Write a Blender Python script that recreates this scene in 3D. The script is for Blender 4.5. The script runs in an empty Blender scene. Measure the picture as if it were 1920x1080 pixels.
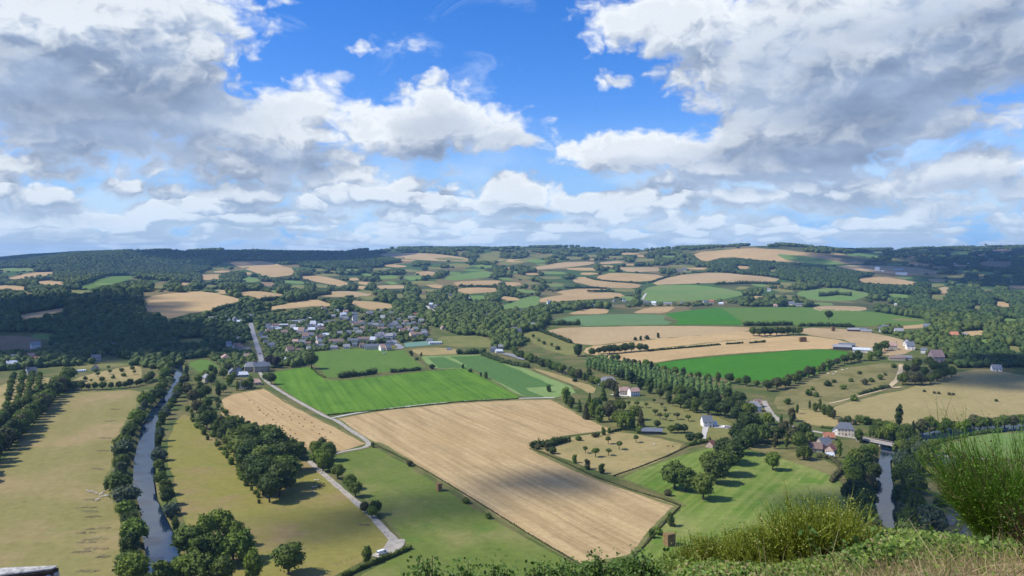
import bpy, bmesh, math, random
import numpy as np
from mathutils import Vector, geometry

R = random.Random(7)
NR = np.random.RandomState(11)
F, CX, HZ, H = 1507.0, 960.0, 475.0, 140.0
SC = bpy.context.scene
COL = SC.collection
rad = math.radians

# ------------------------------------------------------------------ scene objects
def tag(o, label=None, cat=None, group=None, kind=None):
    if label: o['label'] = label
    if cat: o['category'] = cat
    if group: o['group'] = group
    if kind: o['kind'] = kind
    return o

def link(o, parent=None):
    COL.objects.link(o)
    if parent is not None: o.parent = parent
    return o

def empty(name, loc=(0, 0, 0), rz=0.0, label=None, cat=None, group=None, s=1.0):
    o = bpy.data.objects.new(name, None)
    o.empty_display_size = 0.5
    link(o); o.location = loc; o.rotation_euler = (0, 0, rz); o.scale = (s, s, s)
    return tag(o, label, cat, group)

def mesh_from(name, v, f, mat=None, smooth=False):
    me = bpy.data.meshes.new(name)
    me.from_pydata([tuple(p) for p in v], [], [tuple(q) for q in f])
    if mat: me.materials.append(mat)
    if smooth: me.polygons.foreach_set('use_smooth', [True] * len(me.polygons))
    me.update()
    return me

def mesh_np(name, V, T, mat=None, smooth=False, n=3):
    """fast mesh from arrays, T faces of n corners"""
    V = np.asarray(V, dtype=np.float32).reshape(-1, 3); T = np.asarray(T, dtype=np.int32).reshape(-1, n)
    me = bpy.data.meshes.new(name)
    me.vertices.add(len(V)); me.vertices.foreach_set('co', V.ravel())
    me.loops.add(len(T) * n); me.loops.foreach_set('vertex_index', T.ravel())
    me.polygons.add(len(T))
    me.polygons.foreach_set('loop_start', np.arange(0, len(T) * n, n, dtype=np.int32))
    if smooth: me.polygons.foreach_set('use_smooth', np.ones(len(T), dtype=bool))
    if mat: me.materials.append(mat)
    me.update(calc_edges=True)
    return me

def obj(name, me, parent=None, loc=None):
    o = bpy.data.objects.new(name, me)
    link(o, parent)
    if loc is not None: o.location = loc
    return o

ONES = 'zeroth first second third fourth fifth sixth seventh eighth ninth tenth eleventh twelfth thirteenth fourteenth fifteenth sixteenth seventeenth eighteenth nineteenth'.split()
TENS = {2: ('twentieth', 'twenty'), 3: ('thirtieth', 'thirty'), 4: ('fortieth', 'forty'), 5: ('fiftieth', 'fifty'), 6: ('sixtieth', 'sixty'), 7: ('seventieth', 'seventy')}
def ordw(i):
    if i < 20: return ONES[i]
    t = TENS[i // 10]
    return t[0] if i % 10 == 0 else t[1] + '-' + ONES[i % 10]

# ------------------------------------------------------------------ terrain height
def sst(t):
    t = np.clip(t, 0, 1); return t * t * (3 - 2 * t)

SKY_PX = [-900, -300, 0, 60, 150, 420, 700, 850, 1000, 1300, 1500, 1700, 1800, 1920, 2300, 2900]
SKY_PY = [484, 486, 486, 481, 475.5, 476, 475.5, 468, 467.5, 475.5, 470, 468.5, 465.5, 462.5, 462, 466]
def bump(x, y, px, Y, a, sx, sy):
    x0 = (px - CX) / F * Y
    return a * np.exp(-0.5 * (((x - x0) / sx) ** 2 + ((y - Y) / sy) ** 2))

RIVERS = []          # ground polygons, filled in below
def poly_dist(x, y, P):
    """signed distance to polygon P (negative inside), numpy"""
    P = np.asarray(P); x = np.asarray(x, float); y = np.asarray(y, float)
    d = np.full(x.shape, 1e18); ins = np.zeros(x.shape, bool)
    for i in range(len(P)):
        ax, ay = P[i]; bx, by = P[(i + 1) % len(P)]
        ex, ey = bx - ax, by - ay
        t = np.clip(((x - ax) * ex + (y - ay) * ey) / (ex * ex + ey * ey + 1e-12), 0, 1)
        d = np.minimum(d, (x - ax - t * ex) ** 2 + (y - ay - t * ey) ** 2)
        c = ((ay > y) != (by > y)) & (x < (bx - ax) * (y - ay) / (by - ay + 1e-15) + ax)
        ins ^= c
    d = np.sqrt(d)
    return np.where(ins, -d, d)

def inside(x, y, P):
    P = np.asarray(P); x = np.asarray(x, float); y = np.asarray(y, float)
    ins = np.zeros(x.shape, bool)
    for i in range(len(P)):
        ax, ay = P[i]; bx, by = P[(i + 1) % len(P)]
        ins ^= ((ay > y) != (by > y)) & (x < (bx - ax) * (y - ay) / (by - ay + 1e-15) + ax)
    return ins

def hgt0(x, y):
    x = np.asarray(x, float); y = np.asarray(y, float)
    yy = np.maximum(y, 50.0)
    px = CX + F * x / yy
    sky = np.interp(px, SKY_PX, SKY_PY)
    hs = H + (HZ - sky) / F * 6500.0
    z = hs * sst((y - 1500.0) / 5000.0)
    z = z + 1.6 * np.sin(x * 0.0061 + 1.0) * np.sin(y * 0.0047 + 0.4) * sst((y - 500) / 500.0)
    roll = 14.0 * np.sin(x * 0.0052 + 0.7 * np.sin(y * 0.002)) * np.sin(y * 0.0034 + 1.3) + 3.0 * np.sin(x * 0.013 + 2.0) * np.sin(y * 0.006)
    z = z + roll * sst((y - 1600.0) / 1600.0) * (1 - 0.7 * sst((y - 5200.0) / 1200.0))
    z = z + bump(x, y, 1420, 4300, 92, 430, 560) * 1.0
    z = z + bump(x, y, 270, 4600, 62, 330, 420)
    z = z + bump(x, y, 340, 1750, 40, 380, 420) * sst((y - 1060.0) / 330.0)
    z = z + bump(x, y, 60, 2300, 26, 420, 500) * sst((y - 1200.0) / 400.0)
    z = z + bump(x, y, 1640, 1200, 14, 330, 230) * sst((y - 760.0) / 330.0)
    z = z + bump(x, y, 1330, 1450, 12, 420, 260) * sst((y - 1000.0) / 300.0)
    z = z + bump(x, y, 1890, 900, 9, 160, 150)
    z = z + bump(x, y, 620, 5400, 30, 800, 450) + bump(x, y, 830, 4300, 24, 330, 420) + bump(x, y, 1040, 5200, 22, 380, 420) + bump(x, y, 1180, 3700, 16, 300, 350)
    return z

def hgt(x, y):
    z = hgt0(x, y)
    for P in RIVERS:
        P = np.asarray(P)
        x = np.asarray(x, float); y = np.asarray(y, float)
        near = (x > P[:, 0].min() - 12) & (x < P[:, 0].max() + 12) & (y > P[:, 1].min() - 12) & (y < P[:, 1].max() + 12)
        if near.any():
            d = np.full(x.shape, 99.0)
            d[near] = poly_dist(x[near], y[near], P)
            z = z - 2.6 * (1 - sst((d + 0.5) / 5.0))
    return z

YS = np.geomspace(300.0, 7400.0, 1800)
def p2g(pts):
    """pixels of the 1920 wide photograph -> points of the terrain"""
    pts = np.asarray(pts, float).reshape(-1, 2)
    out = np.zeros((len(pts), 2))
    for i0 in range(0, len(pts), 300):
        p = pts[i0:i0 + 300]
        t = ((p[:, 0] - CX) / F)[:, None]; s = ((p[:, 1] - HZ) / F)[:, None]
        X = t * YS[None]; Yb = np.broadcast_to(YS[None], X.shape)
        gap = hgt0(X, Yb) - (H - s * Yb)
        hit = gap >= 0
        k = np.where(hit.any(1), hit.argmax(1), 0)
        none = ~hit.any(1)
        k[none] = (gap / Yb).argmax(1)[none]
        k0 = np.maximum(k - 1, 0); r = np.arange(len(p))
        g0, g1 = gap[r, k0], gap[r, k]
        w = np.where((k > 0) & ~none, -g0 / np.maximum(g1 - g0, 1e-9), 1.0)
        Y = YS[k0] + np.clip(w, 0, 1) * (YS[k] - YS[k0])
        out[i0:i0 + 300, 0] = t[:, 0] * Y; out[i0:i0 + 300, 1] = Y
    return out

def g3(px, py):
    x, y = p2g([(px, py)])[0]
    return Vector((x, y, float(hgt(np.array([x]), np.array([y]))[0])))

# ------------------------------------------------------------------ node helper
class NT:
    def __init__(self, tree):
        self.t = tree; self.n = tree.nodes; self.l = tree.links
    def new(self, kind, **kw):
        nd = self.n.new(kind)
        for k, v in kw.items(): setattr(nd, k, v)
        return nd
    def put(self, sock, v):
        if isinstance(v, bpy.types.NodeSocket): self.l.new(v, sock)
        elif isinstance(v, (tuple, list)) and len(v) == 3 and sock.type == 'RGBA': sock.default_value = (*v, 1)
        else: sock.default_value = v
    def m(self, op, a, b=None, c=None, clamp=False):
        nd = self.new('ShaderNodeMath', operation=op, use_clamp=clamp)
        self.put(nd.inputs[0], a)
        if b is not None: self.put(nd.inputs[1], b)
        if c is not None: self.put(nd.inputs[2], c)
        return nd.outputs[0]
    def vm(self, op, a, b=None, out=0):
        nd = self.new('ShaderNodeVectorMath', operation=op)
        self.put(nd.inputs[0], a)
        if b is not None: self.put(nd.inputs[1], b)
        return nd.outputs[out]
    def mix(self, f, a, b, mode='MIX'):
        nd = self.new('ShaderNodeMix', data_type='RGBA', blend_type=mode)
        self.put(nd.inputs[0], f); self.put(nd.inputs[6], a); self.put(nd.inputs[7], b)
        return nd.outputs[2]
    def noise(self, vec, scale, detail=3, rough=0.5, dist=0.0, color=False, dim='3D'):
        nd = self.new('ShaderNodeTexNoise', noise_dimensions=dim)
        self.put(nd.inputs['Vector'], vec)
        nd.inputs['Scale'].default_value = scale; nd.inputs['Detail'].default_value = detail
        nd.inputs['Roughness'].default_value = rough; nd.inputs['Distortion'].default_value = dist
        return nd.outputs['Color' if color else 'Fac']
    def ramp(self, v, a, b, smooth=True, lo=0.0, hi=1.0):
        nd = self.new('ShaderNodeMapRange', interpolation_type='SMOOTHSTEP' if smooth else 'LINEAR')
        self.put(nd.inputs[0], v); nd.inputs[1].default_value = a; nd.inputs[2].default_value = b
        nd.inputs[3].default_value = lo; nd.inputs[4].default_value = hi
        return nd.outputs[0]
    def mapping(self, vec, scale=(1, 1, 1), rz=0.0, loc=(0, 0, 0)):
        # rotate first, then scale
        r = self.new('ShaderNodeVectorRotate', rotation_type='Z_AXIS')
        self.put(r.inputs['Vector'], vec); r.inputs['Angle'].default_value = rz
        s = self.vm('MULTIPLY', r.outputs[0], scale)
        return self.vm('ADD', s, loc)

def material(name):
    m = bpy.data.materials.new(name); m.use_nodes = True
    n = NT(m.node_tree); n.n.clear()
    out = n.new('ShaderNodeOutputMaterial')
    return m, n, out

def principled(n, out, col, rough=0.8, spec=0.3, metal=0.0, normal=None):
    b = n.new('ShaderNodeBsdfPrincipled')
    n.put(b.inputs['Base Color'], col); n.put(b.inputs['Roughness'], rough)
    b.inputs['Specular IOR Level'].default_value = spec; b.inputs['Metallic'].default_value = metal
    if normal is not None: n.l.new(normal, b.inputs['Normal'])
    n.l.new(b.outputs[0], out.inputs['Surface'])
    return b

def plain(name, col, var=0.25, scale=0.6, rough=0.8, spec=0.3, metal=0.0):
    """one coloured surface with weathering noise"""
    m, n, out = material(name)
    pos = n.new('ShaderNodeTexCoord').outputs['Object']
    f = n.noise(pos, scale, 5, 0.6)
    dk = tuple(c * (1 - var) for c in col); lt = tuple(min(1, c * (1 + var)) for c in col)
    rnd = n.new('ShaderNodeObjectInfo').outputs['Random']
    k = n.m('ADD', n.m('MULTIPLY', n.ramp(f, 0.3, 0.7), 0.7), n.m('MULTIPLY', rnd, 0.3))
    principled(n, out, n.mix(k, dk, lt), rough, spec, metal)
    return m

def field_mat(name, a, b, c, ang=0.0, stripe=0.5, width=4.0, patch=70.0, fine=1.5, green=0.0, gcol=(0.06, 0.1, 0.02), wave=0.0, tram=0.0, blotch=1.0):
    """a, b the two stripe colours, c the colour of large worn patches"""
    m, n, out = material(name)
    pos = n.new('ShaderNodeNewGeometry').outputs['Position']
    wob = n.vm('ADD', pos, n.vm('MULTIPLY', n.vm('SUBTRACT', n.noise(pos, 0.02, 2, color=True), (0.5, 0.5, 0.5)), (2.5, 2.5, 0.0)))
    st = n.noise(n.mapping(wob, (0.004, 1.0 / width, 0.0), ang), 1.0, 4, 0.65)
    st2 = n.noise(n.mapping(wob, (0.02, 0.22 / width, 0.0), ang, (3.1, 7.7, 0)), 1.0, 3, 0.6)
    s = n.m('ADD', n.m('MULTIPLY', n.ramp(st, 0.36, 0.64), 0.6), n.m('MULTIPLY', n.ramp(st2, 0.38, 0.62), 0.4))
    if wave > 0:
        rr = n.new('ShaderNodeSeparateXYZ'); n.l.new(n.mapping(pos, (1, 1, 0), ang), rr.inputs[0])
        w = n.m('SINE', n.m('MULTIPLY', rr.outputs[1], 2 * math.pi / wave))
        s = n.m('ADD', s, n.m('MULTIPLY', w, 0.16), clamp=True)
    blot = n.noise(pos, 1.0 / patch, 5, 0.62)
    ff = n.noise(pos, fine * 0.22, 4, 0.75)
    base = n.mix(n.m('MULTIPLY', s, stripe), a, b)
    base = n.mix(n.ramp(blot, 0.44, 0.68, hi=blotch), base, c)
    if tram > 0:
        rr = n.new('ShaderNodeSeparateXYZ'); n.l.new(n.mapping(wob, (1, 1, 0), ang), rr.inputs[0])
        tl = n.ramp(n.m('ABSOLUTE', n.m('SUBTRACT', n.m('ABSOLUTE', n.m('SUBTRACT', n.m('FRACT', n.m('DIVIDE', rr.outputs[1], tram)), 0.5)), 0.9 / tram)), 0.45 / tram, 0.12 / tram)
        base = n.mix(n.m('MULTIPLY', tl, 0.42), base, tuple(q * 0.62 for q in a))
    if green > 0:
        g = n.noise(n.vm('ADD', pos, (311.0, 77.0, 0.0)), 2.2 / patch, 5, 0.65)
        base = n.mix(n.ramp(g, 0.56, 0.70, hi=green), base, gcol)
    fr = n.ramp(ff, 0.25, 0.75, False, 0.82, 1.18)
    cc = n.vm('SCALE', base); cc.node.inputs['Scale'].default_value = 1.0; n.l.new(fr, cc.node.inputs['Scale'])
    bmp = n.new('ShaderNodeBump'); bmp.inputs['Strength'].default_value = 0.35; bmp.inputs['Distance'].default_value = 0.3
    n.l.new(ff, bmp.inputs['Height'])
    principled(n, out, cc, 0.95, 0.1, 0, bmp.outputs[0])
    return m

def leaf_mat(name, dark, light, attr=False, transl=0.22):
    m, n, out = material(name)
    isl = n.new('ShaderNodeNewGeometry').outputs['Random Per Island']
    if attr:
        at = n.new('ShaderNodeAttribute', attribute_name='tint'); o = at.outputs['Fac']
    else:
        o = n.new('ShaderNodeObjectInfo').outputs['Random']
    k = n.m('ADD', n.m('MULTIPLY', isl, 0.45), n.m('MULTIPLY', o, 0.55))
    col = n.mix(k, dark, light)
    warm = n.m('FRACT', n.m('MULTIPLY', o, 7.31))
    col = n.mix(n.m('MULTIPLY', warm, 0.35), col, (light[0] * 1.25, light[1] * 0.95, light[2] * 0.7))
    b = n.new('ShaderNodeBsdfPrincipled')
    n.put(b.inputs['Base Color'], col); b.inputs['Roughness'].default_value = 0.7; b.inputs['Specular IOR Level'].default_value = 0.18
    tr = n.new('ShaderNodeBsdfTranslucent'); n.put(tr.inputs[0], n.mix(0.5, col, (0.12, 0.17, 0.03)))
    mx = n.new('ShaderNodeMixShader'); mx.inputs[0].default_value = transl
    n.l.new(b.outputs[0], mx.inputs[1]); n.l.new(tr.outputs[0], mx.inputs[2]); n.l.new(mx.outputs[0], out.inputs['Surface'])
    return m
# ------------------------------------------------------------------ sky, sun, camera
SUN_EL, SUN_AZ = rad(47.0), rad(-97.0)      # azimuth from +Y towards +X; the sun stands to the west of the view
def skydir(px, py):
    return math.atan2(px - CX, F), math.atan2(HZ - py, math.hypot(F, px - CX))

def build_world():
    w = bpy.data.worlds.new('World'); SC.world = w; w.use_nodes = True
    n = NT(w.node_tree); n.n.clear()
    out = n.new('ShaderNodeOutputWorld'); bg = n.new('ShaderNodeBackground')
    n.l.new(bg.outputs[0], out.inputs[0]); bg.inputs['Strength'].default_value = 0.1
    sky = n.new('ShaderNodeTexSky', sky_type='NISHITA')
    sky.sun_disc = False; sky.sun_elevation = SUN_EL; sky.sun_rotation = SUN_AZ
    sky.altitude = 150; sky.air_density = 1.0; sky.dust_density = 0.4; sky.ozone_density = 2.5
    hs = n.new('ShaderNodeHueSaturation'); hs.inputs['Saturation'].default_value = SKY_SAT; hs.inputs['Value'].default_value = SKY_VAL
    n.l.new(n.mix(1.0, sky.outputs[0], SKY_TINT, 'MULTIPLY'), hs.inputs['Color'])
    d = n.vm('NORMALIZE', n.new('ShaderNodeTexCoord').outputs['Generated'])
    sx = n.new('ShaderNodeSeparateXYZ'); n.l.new(d, sx.inputs[0])
    az = n.m('ARCTAN2', sx.outputs[0], sx.outputs[1]); el = n.m('ARCSINE', sx.outputs[2])
    cb = n.new('ShaderNodeCombineXYZ'); n.l.new(az, cb.inputs[0]); n.l.new(el, cb.inputs[1])
    P0 = cb.outputs[0]
    # cumulus bodies: centre (px of the photograph), half sizes in px, strength
    B = CLOUDS
    # one slow warp shared by every evaluation
    warp = n.vm('MULTIPLY', n.vm('SUBTRACT', n.noise(n.vm('MULTIPLY', P0, (1, 1.5, 1)), 9.0, 4, 0.55, color=True, dim='2D'), (0.5, 0.5, 0.5)), (0.075, 0.045, 0.0))
    warp2 = n.vm('MULTIPLY', n.vm('SUBTRACT', n.noise(n.vm('MULTIPLY', P0, (1, 1.4, 1)), 34.0, 3, 0.5, color=True, dim='2D'), (0.5, 0.5, 0.5)), (0.022, 0.016, 0.0))
    wv = n.vm('ADD', warp, warp2)
    W0 = n.vm('ADD', P0, wv)
    def body(off):
        W = n.vm('ADD', W0, off) if off else W0
        acc = None
        for (px, py, rx, ry, st) in B:
            a0, e0 = skydir(px, py)
            q = n.new('ShaderNodeVectorMath', operation='MULTIPLY_ADD')
            n.l.new(W, q.inputs[0]); q.inputs[1].default_value = (F / rx, F / ry, 0); q.inputs[2].default_value = (-a0 * F / rx, -e0 * F / ry, 0)
            v = n.m('MULTIPLY_ADD', n.vm('LENGTH', q.outputs[0], out=1), -st, st)
            acc = v if acc is None else n.m('SMOOTH_MAX', acc, v, 0.25)
        return acc
    def fluff(off, det):
        P = n.vm('ADD', P0, off) if off else P0
        ph = n.vm('MULTIPLY', P, (1.0, 1.4, 1.0))
        f1 = n.noise(ph, 11.0, det, 0.56, dim='2D')
        vor = n.new('ShaderNodeTexVoronoi', feature='F1', voronoi_dimensions='2D')
        n.l.new(n.vm('ADD', ph, wv), vor.inputs['Vector'])
        vor.inputs['Scale'].default_value = 26.0; vor.inputs['Detail'].default_value = 2.0; vor.inputs['Roughness'].default_value = 0.55
        puff = n.m('SUBTRACT', 0.42, vor.outputs['Distance'])
        se = n.new('ShaderNodeSeparateXYZ'); n.l.new(P, se.inputs[0]); e = se.outputs[1]
        # rows of small cumulus piling up towards the horizon
        eh = n.m('ADD', n.m('MAXIMUM', e, 0.0), 0.035)
        c2 = n.new('ShaderNodeCombineXYZ'); n.l.new(n.m('MULTIPLY', se.outputs[0], 17.0), c2.inputs[0]); n.l.new(n.m('MULTIPLY', n.m('LOGARITHM', eh, 2.71828), 4.4), c2.inputs[1])
        vl = n.new('ShaderNodeTexVoronoi', feature='F1', voronoi_dimensions='2D')
        n.l.new(n.vm('ADD', c2.outputs[0], n.vm('SCALE', wv)), vl.inputs['Vector']); vl.inputs['Scale'].default_value = 1.0
        wv2 = vl.inputs['Vector'].links[0].from_node.inputs[1].links[0].from_node; wv2.inputs['Scale'].default_value = 20.0
        cy = n.new('ShaderNodeSeparateXYZ'); n.l.new(n.vm('SUBTRACT', c2.outputs[0], vl.outputs['Position']), cy.inputs[0])
        big = n.noise(c2.outputs[0], 0.42, 2, 0.5, dim='2D')
        lowm = n.ramp(e, rad(7.5), rad(3.5))
        d1 = n.m('ADD', n.m('MULTIPLY_ADD', f1, 1.3, -0.62), n.m('MULTIPLY', puff, 0.6))
        d2 = n.m('ADD', n.m('ADD', n.m('MULTIPLY_ADD', vl.outputs['Distance'], -1.45, 0.72), n.m('MULTIPLY_ADD', big, 2.4, -1.15)), n.m('MULTIPLY_ADD', lowm, 1.85, -1.1))
        d2 = n.m('ADD', d2, n.m('ADD', n.m('MULTIPLY', puff, 0.7), n.m('MULTIPLY_ADD', f1, 2.3, -1.15)))
        return d1, d2, lowm, se, cy.outputs[1]
    a0_, a1_ = body(None), body((-0.022, 0.042, 0))
    f0, g0, lowm, se, cyy = fluff(None, 4.6)
    f1_, g1, _, _, _ = fluff((-0.009, 0.016, 0), 4.6)
    far = n.ramp(n.m('ABSOLUTE', se.outputs[0]), rad(40), rad(60)); up = n.ramp(se.outputs[1], rad(24), rad(36))
    D3 = n.m('ADD', n.m('MULTIPLY', n.m('SUBTRACT', f0, -0.1), 1.2), n.m('MULTIPLY_ADD', n.m('MAXIMUM', far, up), 1.6, -1.6))
    D = n.m('MAXIMUM', n.m('MAXIMUM', n.m('ADD', a0_, f0), g0), D3)
    Da = n.m('MAXIMUM', n.m('ADD', a0_, f1_), g1)
    rel_small = n.m('SUBTRACT', n.m('MAXIMUM', n.m('ADD', a0_, f0), g0), Da)
    rel_big = n.m('SUBTRACT', n.m('MAXIMUM', a0_, -0.3), n.m('MAXIMUM', a1_, -0.3))
    alpha = n.ramp(D, -0.14, 0.50)
    # sunlit rims and the grey thick parts
    relief = n.m('ADD', n.m('MULTIPLY', rel_small, 1.0), n.m('MULTIPLY', rel_big, 0.8))
    isl = n.m('MULTIPLY', n.ramp(n.m('SUBTRACT', g0, n.m('ADD', a0_, f0)), -0.1, 0.2), lowm)
    relief = n.m('ADD', relief, n.m('MULTIPLY', n.m('MULTIPLY', cyy, 0.9), isl))
    lit = n.ramp(relief, -0.45, 0.55)
    thin = n.ramp(D, 0.9, 0.15)
    lit = n.m('ADD', n.m('MULTIPLY', lit, 0.85), n.m('MULTIPLY', thin, 0.28), clamp=True)
    dark = None
    for (px, py, rx, ry, st) in DARK:
        a0, e0 = skydir(px, py)
        q = n.vm('MULTIPLY', n.vm('SUBTRACT', W0, (a0, e0, 0)), (F / rx, F / ry, 0))
        v = n.m('MULTIPLY', n.ramp(n.vm('LENGTH', q, out=1), 1.25, 0.15), st)
        dark = v if dark is None else n.m('MAXIMUM', dark, v)
    lit = n.m('MULTIPLY', lit, n.m('SUBTRACT', 1.0, dark), clamp=True)
    shade = n.noise(n.vm('MULTIPLY', P0, (1, 2.2, 1)), 8.0, 4, 0.55, dim='2D')
    grey = n.mix(n.ramp(shade, 0.3, 0.7), (2.0, 2.75, 4.15), (3.2, 4.2, 5.9))
    cloud = n.mix(lit, grey, (8.0, 8.5, 9.0))
    cloud = n.mix(n.ramp(el, rad(6.0), rad(0.0), hi=0.6), cloud, (5.6, 7.4, 9.3))       # air between here and the horizon
    skyc = n.mix(n.ramp(el, rad(10.5), rad(1.5)), hs.outputs[0], n.mix(n.ramp(shade, 0.35, 0.65), (2.9, 5.3, 8.7), (5.0, 6.9, 9.0)))
    wisp = n.m('MULTIPLY', n.ramp(n.noise(n.vm('MULTIPLY', P0, (1, 2.0, 1)), 7.0, 6, 0.62, 0.6, dim='2D'), 0.55, 0.78), 0.3)
    skyc = n.mix(wisp, skyc, (8.0, 9.0, 10.0))
    col = n.mix(alpha, skyc, cloud)
    n.l.new(col, bg.inputs['Color'])
    w.cycles.sampling_method = 'MANUAL'; w.cycles.sample_map_resolution = 512

SKY_SAT, SKY_VAL, SKY_TINT = 1.22, 1.02, (1.0, 1.10, 1.52)
CLOUDS = [
    (140, 40, 330, 170, 1.9), (180, 190, 330, 105, 1.9), (335, 110, 110, 150, 1.6), (60, 250, 220, 75, 1.2), (20, 120, 200, 150, 1.5),
    (420, 240, 170, 95, 1.3), (560, 235, 130, 90, 1.3), (520, 310, 220, 85, 1.4), (690, 335, 62, 48, 1.1), (300, 300, 160, 42, 0.8), (400, 330, 140, 50, 0.9),
    (800, 222, 165, 76, 1.6), (770, 265, 150, 52, 1.3), (890, 245, 150, 52, 1.4), (960, 262, 110, 32, 0.9), (690, 230, 90, 60, 1.1),
    (690, 96, 80, 18, 0.62), (745, 88, 70, 12, 0.5), (250, 275, 240, 52, 1.1), (40, 300, 170, 50, 1.0), (620, 380, 160, 40, 0.9), (1142, 152, 50, 22, 0.75), (826, 322, 34, 26, 0.7), (480, 2, 60, 10, 0.5),
    (965, 358, 100, 46, 1.5), (1060, 372, 80, 34, 1.0), (1170, 393, 90, 48, 1.4), (1250, 410, 70, 24, 0.8),
    (1230, 40, 180, 75, 1.5), (1370, 110, 130, 70, 1.2), (1650, 80, 420, 190, 1.9), (1500, 230, 250, 140, 1.7), (1720, 215, 260, 65, 1.3),
    (1390, 200, 80, 90, 1.2), (1230, 285, 270, 55, 1.5), (1080, 272, 150, 38, 1.1), (1450, 320, 260, 60, 1.3),
    (1800, 330, 170, 52, 1.3), (1640, 350, 160, 46, 1.1), (1760, 395, 220, 28, 0.9), (1500, 395, 180, 28, 0.8), (1340, 400, 80, 20, 0.6),
    (50, 378, 95, 40, 1.1), (150, 415, 130, 38, 1.0), (230, 348, 46, 22, 0.7), (380, 395, 160, 42, 1.0), (110, 320, 70, 28, 0.8), (560, 410, 140, 30, 0.9), (740, 425, 120, 26, 0.8), (880, 420, 80, 24, 0.7),
]
DARK = [(1860, 100, 190, 150, 0.6), (830, 235, 110, 40, 0.45), (930, 258, 90, 20, 0.4), (90, 200, 220, 90, 0.75), (330, 190, 110, 80, 0.6), (1230, 310, 200, 24, 0.45), (200, 195, 290, 75, 0.9), (60, 140, 190, 60, 0.6), (370, 215, 95, 60, 0.8), (200, 110, 190, 40, 0.35), (545, 315, 120, 50, 0.8), (780, 285, 95, 26, 0.6), (330, 275, 130, 24, 0.5), (420, 345, 110, 22, 0.5),
        (1650, 190, 350, 80, 0.8), (1560, 290, 290, 50, 0.85), (1720, 50, 230, 60, 0.6), (1430, 350, 150, 30, 0.7), (1830, 350, 140, 26, 0.7), (1680, 375, 150, 18, 0.5),
        (980, 392, 80, 14, 0.55), (60, 400, 110, 20, 0.65), (150, 440, 130, 14, 0.6), (1190, 425, 90, 12, 0.5), (1500, 120, 190, 90, 0.5), (1400, 270, 110, 40, 0.35), (400, 425, 130, 12, 0.5)]
build_world()

sl = bpy.data.lights.new('sun', 'SUN'); sl.energy = 5.0; sl.angle = rad(0.53); sl.color = (1.0, 0.95, 0.86)
so = bpy.data.objects.new('sun', sl); link(so)
SD = Vector((math.sin(SUN_AZ) * math.cos(SUN_EL), math.cos(SUN_AZ) * math.cos(SUN_EL), math.sin(SUN_EL)))   # towards the sun
so.rotation_euler = (-SD).to_track_quat('-Z', 'Y').to_euler(); so.location = (-900, 0, 1500)

cd = bpy.data.cameras.new('camera'); cam = bpy.data.objects.new('camera', cd); link(cam)
cd.sensor_width = 36.0; cd.lens = 36.0 * F / 1920.0; cd.clip_start = 0.1; cd.clip_end = 40000
cam.location = (0, 0, H); cam.rotation_euler = (rad(90), 0, 0); cd.shift_y = -(540.0 - HZ) / 1920.0
SC.camera = cam
SC.view_settings.view_transform = 'Standard'; SC.view_settings.look = 'None'; SC.view_settings.exposure = 0.17; SC.view_settings.gamma = 1.0
SC.cycles.max_bounces = 5; SC.cycles.diffuse_bounces = 2; SC.cycles.glossy_bounces = 2; SC.cycles.transparent_max_bounces = 8
SC.cycles.volume_bounces = 0; SC.cycles.use_adaptive_sampling = True; SC.cycles.adaptive_threshold = 0.01; SC.cycles.adaptive_min_samples = 36; SC.cycles.use_denoising = True; SC.cycles.denoiser = 'OPENIMAGEDENOISE'; SC.cycles.denoising_input_passes = 'RGB_ALBEDO_NORMAL'; SC.cycles.denoising_prefilter = 'FAST'; SC.cycles.sample_clamp_indirect = 8.0

# ------------------------------------------------------------------ rivers (the ground is cut down for them)
RIV_A = [(282, 1200), (278, 1067), (267, 1000), (262, 950), (249, 905), (251, 860), (259, 830), (264, 800), (282, 770), (304, 745), (322, 720), (328, 700), (328, 684),
         (341, 684), (342, 700), (333, 728), (318, 748), (306, 778), (290, 808), (290, 840), (289, 870), (288, 900), (292, 930), (306, 960), (326, 1000), (337, 1045), (352, 1200)]
RIV_B = [(1652, 1120), (1646, 1010), (1638, 955), (1635, 915), (1641, 885), (1648, 862), (1652, 838), (1685, 822), (1725, 811), (1790, 800), (1850, 796), (1960, 792), (1960, 803),
         (1850, 808), (1800, 817), (1745, 831), (1692, 843), (1669, 862), (1672, 895), (1679, 930), (1677, 1010), (1682, 1120)]
for rp in (RIV_A, RIV_B): RIVERS.append([tuple(q) for q in p2g(rp)])

# ------------------------------------------------------------------ the ground sheet
def build_ground(mat):
    t = np.concatenate([np.linspace(-2.2, -0.74, 60, endpoint=False), np.linspace(-0.74, 0.74, 640, endpoint=False), np.linspace(0.74, 2.2, 60)])
    y = np.concatenate([np.linspace(60, 250, 20, endpoint=False), np.geomspace(250, 9000, 440)])
    X = t[None] * y[:, None]; Y = np.repeat(y[:, None], len(t), 1)
    Z = hgt(X.ravel(), Y.ravel())
    V = np.stack([X.ravel(), Y.ravel(), Z], 1)
    i = np.arange(len(y) - 1)[:, None] * len(t) + np.arange(len(t) - 1)[None]
    i = i.ravel()
    Q = np.stack([i, i + 1, i + 1 + len(t), i + len(t)], 1)
    tag(obj('ground', mesh_np('ground', V, Q, mat, True, 4)), kind='structure')

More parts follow.
